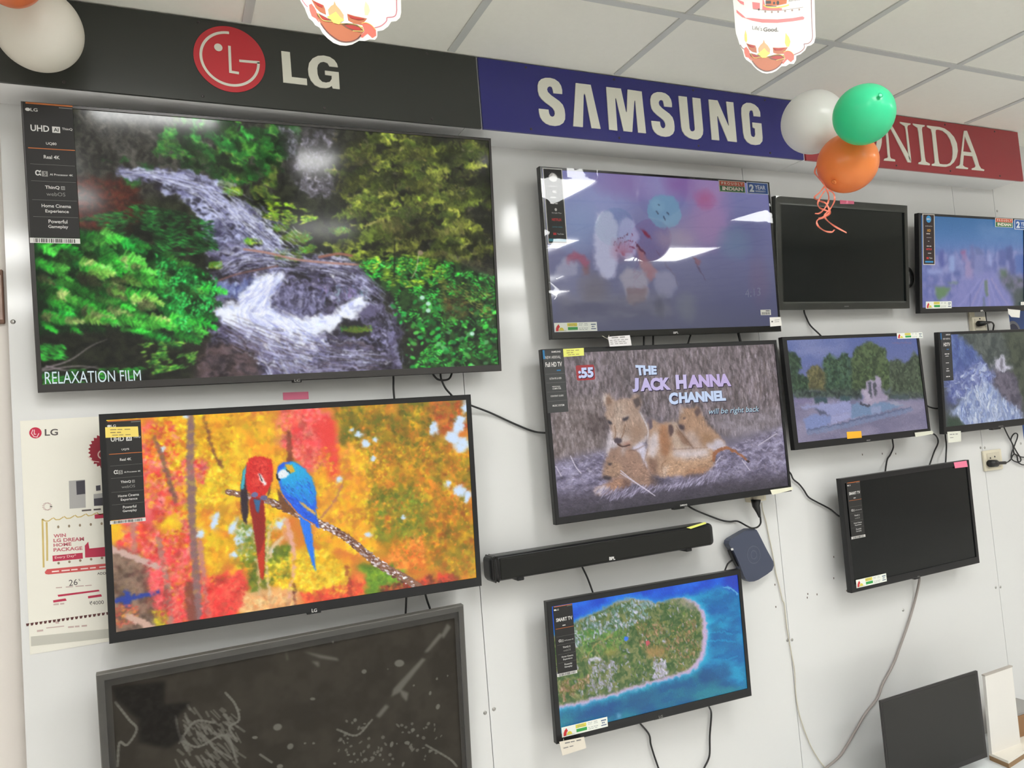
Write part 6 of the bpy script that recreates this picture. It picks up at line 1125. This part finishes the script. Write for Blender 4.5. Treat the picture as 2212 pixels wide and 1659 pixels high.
pprint('grey_band', ink(196, 194, 184), [z((190, 1502), (690, 1452), (690, 1508), (192, 1562))]); pprint('faint_print', ink(200, 176, 170), [z((285, 1446), (396, 1434), (396, 1440), (287, 1452)), z((340, 1410), (360, 1400), (366, 1420), (345, 1422))]+[z(*ell(292+24*math.cos(a), 698+22*math.sin(a), 9, 3, 8)) for a in np.linspace(0, 6.28, 14)], [('~~', z((228, 1458), (280, 1452), (281, 1470), (229, 1478)), 0), ('~~~~', z((420, 1436), (545, 1424), (546, 1442), (421, 1452)), 0), ('~~~', z((330, 1296), (412, 1288), (413, 1304), (331, 1312)), 0), ('~~~~~', z((345, 1195), (585, 1178), (586, 1188), (346, 1206)), 0)], .0004)
bm = BM(); prism(bm, [[on_y(u, v, -.0016) for u, v in ((611, 848), (666, 846), (667, 862), (612, 864))]], Y, .0012); nt = obj('price_note', bm, NOTE_P); tag(nt, 'pink price note on the wall between forest and parrot televisions', 'note')
def hang_tag(px, y, m, label, strings, marks=()):
    P_ = [on_y(u, v, y) for u, v in px]; t = tag(empty('price_tag', P_[0]), label, 'price tag', 'white price tags hanging from televisions'); bm = BM(); prism(bm, [P_], Y, .0008); obj('card', bm, m, t)
    bm = BM()
    for a in strings: tube(bm, [on_y(u, v, y+.001) for u, v in a], .0009, 6, sm=False)
    obj('string', bm, M_WC, t)
    bm = BM(); q = [p-np.array((0, .0004, 0)) for p in (P_[0], P_[1], P_[2], P_[3])]
    for s, a, b, c, d in marks: put_text(bm, s, frac(q, a, b, c, d), .01)
    if marks: obj('lettering', bm, GRY, t)
z = Z(1100, 340, 3.386); hang_tag(z((722, 1312), (882, 1300), (896, 1374), (736, 1384)), -.105, ink(228, 224, 226), 'white price tag hanging under the blossom television', [z((680, 1305), (730, 1335)), z((730, 1300), (726, 1316))], [('~~~', .15, .06, .9, .22), ('~~~~~~', .05, .34, .9, .44), ('~~~~~', .05, .52, .8, .62), ('~~~~~', .05, .7, .85, .8)])
hang_tag(z2((1390, 325), (1705, 355), (1690, 548), (1480, 530), (1400, 440)), -.10, ink(236, 234, 228), 'white folded price tag hanging under the city television', [z2((1395, 330), (1390, 310))])
hang_tag(Z(1150, 1210, 3.694)((215, 1450), (413, 1410), (430, 1500), (240, 1560)), -.105, ink(228, 220, 206), 'white price tag hanging under the island television left corner', [Z(1150, 1210, 3.694)((250, 1440), (248, 1425))], [('~~~~', .2, .1, .9, .25), ('~~~', .1, .45, .6, .56)])
# clear tape end on wall right of the forest television
# ------------------------------------------------------------------ screws in the wall panels
scr = [(28, 695), (2154, 456), (1048, 1540), (1067, 1532), (2118, 967), (2127, 967), (2205, 958), (2151, 1269), (2161, 1268), (1951, 1318), (1701, 1383), (1711, 1382), (1885, 760)]
proto = None
for u, v in scr:
    p = on_y(u, v, 0)
    if proto is None:
        bm = BM(); lathe(bm, [(0, .003), (.0035, .0026), (.0055, .0008), (.006, 0)], Matrix.Rotation(math.pi/2, 4, 'X'), 14); proto = obj('wall_screw', bm, M_SIL, origin=(0, 0, 0), smooth=True); o = proto
    else: o = proto.copy(); col.objects.link(o)
    o.location = p; tag(o, 'small steel screw head fixing a white wall panel', 'screw', 'screws in the wall panels')
bm = BM()
for u, v in [(1674, 1263), (1745, 1283), (1765, 1284), (1676, 1311), (1801, 1249), (1829, 1276), (1863, 982), (1906, 980), (1935, 980), (1744, 1291), (1801, 1203)]:
    p = on_y(u, v, -.0003); box(bm, p[0]-.0022, p[0]+.0022, -.0004, .0002, p[2]-.0035, p[2]+.0035)
sn = struct('trim_4', bm, mat('nail_hole_dark', (110, 100, 92), .7))
# ------------------------------------------------------------------ balloons and ribbon
def balloon(c, axis, R, rgb, label, knot=True, group='party balloons'):
    """axis points from the crown to the knot"""
    ax = Vector(axis).normalized(); q = Vector((0, 0, -1)).rotation_difference(ax); M = Matrix.Translation(Vector(c)) @ q.to_matrix().to_4x4()
    t = tag(empty('balloon', c), label, 'balloon', group); prof = []
    for i in range(41):
        a = math.pi*i/40; zz = math.cos(a); s = math.sin(a)
        if zz < 0: s *= 1-.10*zz*zz; zz *= 1.10
        prof.append((R*s, R*zz))
    m = mat('latex_%d_%d_%d' % rgb, rgb, .28, .45, trans=.35, coat=.15); bm = BM(); lathe(bm, prof, M, 48); obj('body', bm, m, t, smooth=True)
    if knot: bm = BM(); lathe(bm, [(R*.03, -R*1.09), (R*.05, -R*1.12), (R*.04, -R*1.15), (R*.085, -R*1.19), (R*.03, -R*1.2), (0, -R*1.185)], M, 16); obj('knot', bm, m, t, smooth=True)
    return t
balloon(at_depth(84, 64, 1.80), (-.5, -.2, .8), .094, (250, 246, 236), 'white balloon at top left in front of the black sign')
balloon(at_depth(20, -64, 1.60), (.1, .1, -1), .067, (236, 140, 90), 'orange balloon cut by the top left corner of the frame', False)
dB = 2.45; dR = dB-.07
balloon(at_depth(1757, 264, dB), (.75, .2, .05), .0985, (246, 246, 242), 'white balloon of the cluster in front of the signs')
balloon(at_depth(1831, 352, dB-.10), (-.72, -.1, -.62), .0888, (252, 156, 84), 'orange balloon below the green and white ones')
gv = ray(1866, 248); gv = gv/np.linalg.norm(gv)
balloon(at_depth(1866, 248, dB-.26), tuple(-gv*.84+RB*.34+UB*.40), .0832, (76, 228, 170), 'green balloon with its knot towards the viewer')
z = Z(1640, 160, 4.61)
def rib(bm, pts, w, d0):
    P_ = smooth_pts([at_depth(u, v, d0+dd) for (u, v), dd in pts], 8); rows = []
    for i, p in enumerate(P_):
        a, b = P_[max(i-1, 0)], P_[min(i+1, len(P_)-1)]; tn = (b-a)/np.linalg.norm(b-a); view = (p-CAM)/np.linalg.norm(p-CAM); s = np.cross(tn, view); s /= np.linalg.norm(s)+1e-9
        tw = .9*math.sin(i*.22); nr = np.cross(s, tn); s = math.cos(tw)*s+math.sin(tw)*nr; nr = np.cross(s, tn)
        rows.append([bm.verts.new(p+s*w/2+nr*.0001), bm.verts.new(p-s*w/2+nr*.0001), bm.verts.new(p-s*w/2-nr*.0001), bm.verts.new(p+s*w/2-nr*.0001)])
    for A, B in zip(rows, rows[1:]):
        for k in range(4): bm.faces.new([A[k], A[(k+1) % 4], B[(k+1) % 4], B[k]])
M_RIB = mat('satin_ribbon', (240, 132, 108), .3, .5, coat=.3)
t = tag(empty('curling_ribbon', at_depth(1785, 412, dR)), 'coral curling ribbon dangling from the orange balloon', 'ribbon')
for pts in ([((600, 880), 0), ((565, 930), -.02), ((555, 985), -.03), ((590, 1030), -.02), ((635, 1080), -.05), ((660, 1130), -.05), ((690, 1200), -.05), ((688, 1270), -.06), ((650, 1340), -.07), ((600, 1385), -.06), ((555, 1388), -.05)],
            [((650, 1120), -.05), ((600, 1180), -.06), ((550, 1230), -.05), ((600, 1262), -.04), ((660, 1285), -.06), ((690, 1330), -.07), ((705, 1390), -.06), ((650, 1425), -.05), ((580, 1455), -.05), ((585, 1510), -.06), ((650, 1560), -.07), ((720, 1572), -.06), ((750, 1550), -.05)],
            [((690, 1150), -.05), ((740, 1190), -.04), ((750, 1260), -.04), ((715, 1330), -.05), ((680, 1370), -.06), ((650, 1410), -.07), ((680, 1460), -.06), ((760, 1520), -.05), ((870, 1580), -.04)],
            [((655, 1160), -.05), ((620, 1210), -.05), ((585, 1280), -.05), ((600, 1330), -.06), ((670, 1360), -.05), ((700, 1380), -.05), ((640, 1420), -.07), ((590, 1440), -.06)]):
    bm = BM(); rib(bm, [(z(p)[0], d) for p, d in pts], .0052, dR); obj('strand', bm, M_RIB, t)
# ------------------------------------------------------------------ hanging festival cards
M_CARD = mat('card_paper', (250, 249, 244), .5, .3, trans=.25)
def dangler(cy, z, outline, label, full, sgn):
    nrm = np.array((0, -1.0, 0)); yy = cy; t = tag(empty('hanging_card', on_y(*z(outline[len(outline)//2])[0], yy)), label, 'hanging card', 'hanging festival offer cards')
    bm = BM(); prism(bm, [[on_y(u, v, yy) for u, v in z(*outline)]], nrm, .0012); bmesh.ops.recalc_face_normals(bm, faces=bm.faces); obj('card', bm, M_CARD, t)
    def pr(name, m, polys=(), strokes=(), texts=(), lift=.0004, w=.0018):
        bm = BM()
        for pg in polys: prism(bm, [[on_y(u, v, yy-lift) for u, v in z(*pg)]], nrm, .0002)
        for st in strokes: strip(bm, smooth_pts([on_y(u, v, yy-lift) for u, v in z(*st)], 5), w, nrm, .0002)
        for s, q, b in texts: put_text(bm, s, [on_y(u, v, yy-lift) for u, v in z(*q)], b)
        obj(name, bm, m, t)
    full(pr)
    top = [on_y(u, v, yy) for u, v in z(outline[0], outline[-1])]; zt = max(p[2] for p in top); xm = (top[0][0]+top[1][0])/2
    bm = BM(); tube(bm, [(xm, yy+.0006, zt-.004), (xm, yy+.0006, ZT-.0045)], .0006, 6, sm=False); obj('thread', bm, M_WC, t)
def lamp(s, ox, oy, tx=lambda p: p):
    f = lambda *pts: [tx((ox+x*s, oy+y*s)) for x, y in pts]
    return dict(bowl=f((530, 1040), (560, 1060), (640, 1150), (780, 1130), (900, 1130), (1090, 1090), (1230, 1100), (1255, 1150), (1200, 1230), (1150, 1300), (1060, 1370), (950, 1410), (850, 1410), (740, 1360), (660, 1290), (600, 1210), (550, 1130)),
        rimL=f((545, 1070), (580, 1060), (680, 1090), (790, 1130), (720, 1160), (620, 1150), (560, 1110)), rimR=f((900, 1135), (1000, 1100), (1120, 1085), (1230, 1105), (1245, 1150), (1180, 1195), (1080, 1200), (980, 1180)), eyeL=f((570, 1085), (620, 1080), (740, 1125), (640, 1140), (590, 1115)), eyeR=f((960, 1140), (1080, 1110), (1190, 1120), (1210, 1155), (1120, 1180), (1020, 1170)),
        flame=f((828, 790), (850, 850), (910, 910), (955, 980), (950, 1050), (900, 1090), (780, 1090), (730, 1030), (722, 960), (770, 890), (815, 850)), glow=f((840, 960), (900, 1030), (960, 1060), (900, 1110), (880, 1150), (790, 1150), (760, 1110), (700, 1080), (750, 1040)),
        petL=f((480, 860), (560, 885), (660, 905), (680, 960), (690, 1050), (600, 1030), (540, 980)), petR=f((1010, 945), (1120, 950), (1310, 940), (1260, 1010), (1220, 1070), (1100, 1075), (1020, 1050)), inL=f((505, 878), (580, 895), (650, 915), (640, 950), (570, 935)), inR=f((1020, 955), (1120, 965), (1270, 955), (1180, 1000), (1060, 1000)),
        redL=f((440, 960), (480, 930), (520, 980), (545, 1030), (550, 1110), (580, 1210), (530, 1150), (470, 1130), (445, 1050)), redR=f((1220, 1040), (1290, 1010), (1370, 1030), (1430, 1090), (1430, 1180), (1370, 1235), (1300, 1180), (1220, 1270), (1180, 1260), (1260, 1160)))
def lamp_print(pr, L):
    pr('lamp_bowl', ink(180, 108, 78), [L['bowl'], L['petL'], L['petR']]); pr('lamp_rim', ink(120, 88, 70), [L['rimL'], L['rimR']], lift=.0007); pr('lamp_hollow', ink(170, 60, 56), [L['eyeL'], L['eyeR'], L['inL'], L['inR']], lift=.001); pr('lamp_frill', ink(236, 110, 96), [L['redL'], L['redR']], lift=.0006)
    pr('flame', ink(240, 164, 120), [L['flame']], lift=.0008); pr('flame_core', ink(255, 232, 110), [L['glow']], lift=.0011)
    pr('gold_line', ink(246, 210, 120), (), [L['bowl'][1:7], L['rimR'][::2], L['redR'][:4]], lift=.0012, w=.0012); pr('dark_edge', ink(110, 66, 62), (), [L['bowl'][8:16]], lift=.0012, w=.002)
z_b = Z(1560, 0, 9.217)
def card_b(pr):
    lamp_print(pr, lamp(1, 0, 0)); pr('small_flame', ink(246, 206, 110), [[(465, 600), (492, 700), (498, 800), (480, 850), (450, 800), (447, 700)], [(1265, 655), (1330, 740), (1360, 830), (1330, 930), (1280, 930), (1250, 850)]])
    pr('border_line', ink(150, 110, 108), (), [[(1770, -900), (1775, 0), (1785, 400), (1800, 700), (1780, 800), (1720, 860), (1630, 875)], [(1630, 875), (1635, 950), (1560, 1030), (1430, 1090)], [(360, 890), (400, 950), (440, 980)]], w=.0022)
    pr('coral_ribbon', ink(236, 130, 130), [[(470, 355), (600, 360), (800, 380), (1100, 385), (1400, 360), (1600, 325), (1640, 350), (1620, 390), (1400, 425), (1100, 455), (800, 450), (600, 410), (400, 340), (290, 250), (285, 195), (400, 290)], [(600, 40), (750, 60), (750, 190), (610, 170)], [(810, -60), (860, 130), (1190, 165), (1190, 205), (800, 200)], [(280, -20), (430, 40), (435, 100), (370, 70)]])
    pr('slogan', ink(110, 104, 100), (), (), [("Life's", [(600, 510), (795, 530), (795, 615), (600, 585)], .0), ('Good.', [(820, 545), (1115, 545), (1118, 632), (818, 628)], .03), ('ADDITIONAL', [(1320, -10), (1540, -40), (1541, 5), (1322, 35)], 0)])
    pr('car_body', ink(206, 120, 84), [[(870, 0), (1000, -120), (1240, -130), (1290, -20), (1280, 70), (1100, 110), (880, 110)]], lift=.0006); pr('car_dark', ink(84, 84, 84), [[(870, 20), (970, 15), (975, 70), (870, 75)], ell(1035, 60, 22, 26, 14), ell(1110, 55, 26, 40, 14), [(1000, -100), (1230, -110), (1250, -40), (1000, -20)], [(860, 100), (1080, 122), (1080, 130), (870, 120)]], lift=.001)
    pr('gold_ring', ink(250, 214, 110), (), [[(820, 100), (900, 140), (1080, 150), (1250, 120), (1330, 95)]], lift=.0009, w=.003); pr('bulb_line', ink(170, 150, 140), [ell(x, y, 18, 22, 10) for x, y in ((730, 190), (860, 230), (990, 240), (1115, 235), (1255, 220), (1395, 205), (1535, 190))], [[(620, 180), (1000, 210), (1300, 190), (1610, 145)]], w=.001)
    pr('round_logo', ink(200, 60, 70), [ell(1010, -560, 190, 190, 30)])
out_b = [(200, -1000), (215, 0), (240, 250), (262, 560), (280, 680), (320, 790), (345, 880), (385, 960), (420, 1040), (440, 1130), (480, 1190), (520, 1220), (580, 1260), (620, 1310), (700, 1390), (800, 1450), (890, 1465), (990, 1450), (1080, 1410), (1180, 1320), (1270, 1315), (1340, 1270), (1425, 1272), (1470, 1200), (1475, 1110), (1560, 1080), (1650, 1000), (1690, 920), (1770, 900), (1830, 850), (1858, 740), (1850, 400), (1840, 0), (1825, -1000)]
dangler(-.95, z_b, out_b, 'white hanging offer card with an oil lamp and car print, right of the other card', card_b, 1)
z_a = Z(620, 0, 7.373)
fx = lambda p: (1.0667*p[0]+0.0653*p[1]+-181.72, 0.2743*p[0]+0.9978*p[1]+-1001.81)
def card_a(pr):
    L = lamp(1, 0, 0, fx); lamp_print(pr, L); pr('small_flame', ink(240, 250, 170), [[(1250, 20), (1300, 90), (1320, 170), (1290, 240), (1240, 240), (1230, 130)]])
    pr('border_line', ink(200, 130, 140), (), [[(1745, -900), (1745, 0), (1745, 180), (1710, 260), (1590, 280)], [(1590, 280), (1580, 340), (1500, 410), (1390, 445)], [(240, 0), (290, 70), (330, 110)]], w=.002)
    pr('coral_ribbon', ink(236, 130, 130), [[(400, -420), (1700, -480), (1700, -420), (420, -350)]]); pr('round_logo', ink(200, 60, 70), [ell(980, -1000, 170, 170, 30)])
out_a = [(150, -1350), (200, -20), (230, 40), (285, 130), (310, 200), (350, 290), (410, 340), (450, 400), (520, 440), (570, 530), (650, 610), (740, 680), (840, 718), (940, 725), (1040, 705), (1150, 645), (1240, 652), (1310, 625), (1400, 632), (1435, 590), (1440, 495), (1530, 480), (1610, 420), (1660, 345), (1740, 335), (1800, 280), (1818, 200), (1815, 0), (1800, -1350)]
dangler(-.89, z_a, out_a, 'white hanging offer card with an oil lamp print, above the black sign', card_a, 1)
# ------------------------------------------------------------------ counter, monitor and stand at lower right
CT = .505
bm = BM(); box(bm, 2.0, 3.55, -.62, -.002, CT-.03, CT, .003, 1); t = tag(empty('counter', (2.775, -.31, 0)), 'low white display counter at lower right, under the monitor', 'counter'); obj('top', bm, mat('counter_top', (232, 236, 238), .25), t)
bm = BM(); box(bm, 2.04, 3.51, -.56, -.02, 0, CT-.03); obj('body', bm, mat('counter_body', (206, 204, 200), .4), t)
ym = -.20; TLm, TRm, BRm = on_y(1902, 1512, ym), on_y(2109, 1452, ym), on_y(2137, 1634, ym)
xa, xb = TLm[0], (TRm[0]+BRm[0])/2; zt_, zb_ = (TLm[2]+TRm[2])/2, BRm[2]
yaw = math.atan2(TLm[2]-TRm[2], 1)*0
t = tag(empty('computer_monitor', ((xa+xb)/2, ym, CT)), 'switched-off dark grey monitor standing on the counter at lower right', 'monitor')
bm = BM(); box(bm, xa, xb, ym, ym+.010, zb_, zt_, .002, 2); box(bm, xa+.05, xb-.04, ym+.009, ym+.032, zb_+.05, zt_-.09, .006, 2); obj('case', bm, mat('monitor_case', (46, 44, 44), .5), t)
bm = BM(); box(bm, xa+.006, xb-.016, ym-.0008, ym+.01, zb_+.02, zt_-.008); obj('screen', bm, mat('monitor_screen', (44, 43, 41), .55, .45), t)
bm = BM(); cxm = (xa+xb)/2; box(bm, cxm-.04, cxm+.04, ym+.03, ym+.05, CT+.008, zb_+.12, .004, 1); obj('neck', bm, M_BLACK, t)
bm = BM(); box(bm, cxm-.12, cxm+.12, ym-.06, ym+.11, CT, CT+.012, .006, 2); obj('foot', bm, M_BLACK, t)
bm = BM(); put_text(bm, '~~', [(cxm-.016, ym-.0006, zb_+.014), (cxm+.016, ym-.0006, zb_+.014), (cxm+.016, ym-.0006, zb_+.005), (cxm-.016, ym-.0006, zb_+.005)], .02); obj('brand_mark', bm, GRY, t)
zs = CT+.028; A = on_z(2178, 1644, zs); B = on_z(2136, 1626, zs); B = A+(B-A)*1.0; C_ = on_z(2262, 1590, zs); D_ = B+C_-A
t = tag(empty('display_stand', (A[0], A[1], CT)), 'white laminate display stand with brown edges, right of the monitor', 'display stand')
bm = BM(); prism(bm, [[A, C_, D_, B]], (0, 0, 1), .010); obj('base', bm, mat('stand_white', (238, 232, 220), .35), t)
bm = BM(); prism(bm, [[p-np.array((0, 0, .0101)) for p in (A, C_, D_, B)]], (0, 0, 1), .018); obj('base_edge', bm, mat('stand_brown', (150, 118, 82), .5), t)
yu = B[1]-.014; bm = BM(); q = [on_y(u, v, yu) for u, v in ((2128, 1461), (2186, 1441), (2204, 1600), (2142, 1622))]; q[2][2] = q[3][2] = zs; prism(bm, [[q[3], q[2], q[1], q[0]]], Y, .012); obj('back_panel', bm, mat('stand_panel', (236, 232, 226), .35), t)
bm = BM(); prism(bm, [[q[0]+np.array((-.002, -.001, 0)), q[1]+np.array((.004, -.001, 0)), q[1]+np.array((.004, -.001, .005)), q[0]+np.array((-.002, -.001, .005))]], Y, .014); obj('top_edge', bm, mat('stand_trim', (186, 178, 170), .5), t)
P_ = on_z(2201, 1594, zs+.001); t = tag(empty('carton', P_), 'small brown carton at the right frame edge, on the display stand', 'carton')
bm = BM(); box(bm, P_[0], P_[0]+.16, P_[1], P_[1]+.10, zs, zs+.085, .002, 1); obj('box', bm, mat('brown_card', (150, 112, 76), .6), t); bm = BM(); box(bm, P_[0]-.002, P_[0]+.162, P_[1]-.002, P_[1]+.102, zs+.085, zs+.1, .003, 1); obj('lid', bm, mat('grey_plastic_lid', (150, 146, 142), .15), t)
# ------------------------------------------------------------------ beyond the right end of the wall; far left picture
yb = .55; t = tag(empty('packing_box', (4.3, yb, 0)), 'large blue packing box with a ringed dark disc, beyond the wall end at right', 'box')
bm = BM(); box(bm, 3.72, 4.75, yb, yb+.7, 0, 2.43, .004, 1); obj('carton', bm, mat('blue_carton', (36, 78, 150), .5), t)
c0 = on_y(2190, 716, yb-.001); bm = BM(); prism(bm, [ellipse3(c0, (.062, 0, 0), (0, 0, .062), 40)], Y, .0006); obj('grey_ring', bm, mat('ring_grey', (120, 122, 134), .5), t)
bm = BM(); prism(bm, [ellipse3(c0-np.array((0, .0006, 0)), (.045, 0, 0), (0, 0, .045), 40)], Y, .0006); obj('dark_disc', bm, mat('disc_navy', (34, 38, 72), .5), t)
a, b = on_y(-60, 600, .044), on_y(12, 700, .044); t = tag(empty('wall_picture', ((a[0]+b[0])/2, .044, b[2])), 'brown picture at the left frame edge on the painted wall', 'picture')
bm = BM(); box(bm, a[0], b[0], .033, .0445, b[2], a[2]+.02, .002, 1); obj('frame', bm, mat('picture_brown', (120, 88, 72), .5), t); bm = BM(); box(bm, a[0]+.01, b[0]-.004, .032, .036, b[2]+.01, a[2]+.005); obj('print', bm, mat('picture_print', (176, 150, 140), .5, noise=(40, .5)), t)
bm = None
for o in [o for o in bpy.data.objects if o.type == 'MESH' and o.data.users == 0]: pass
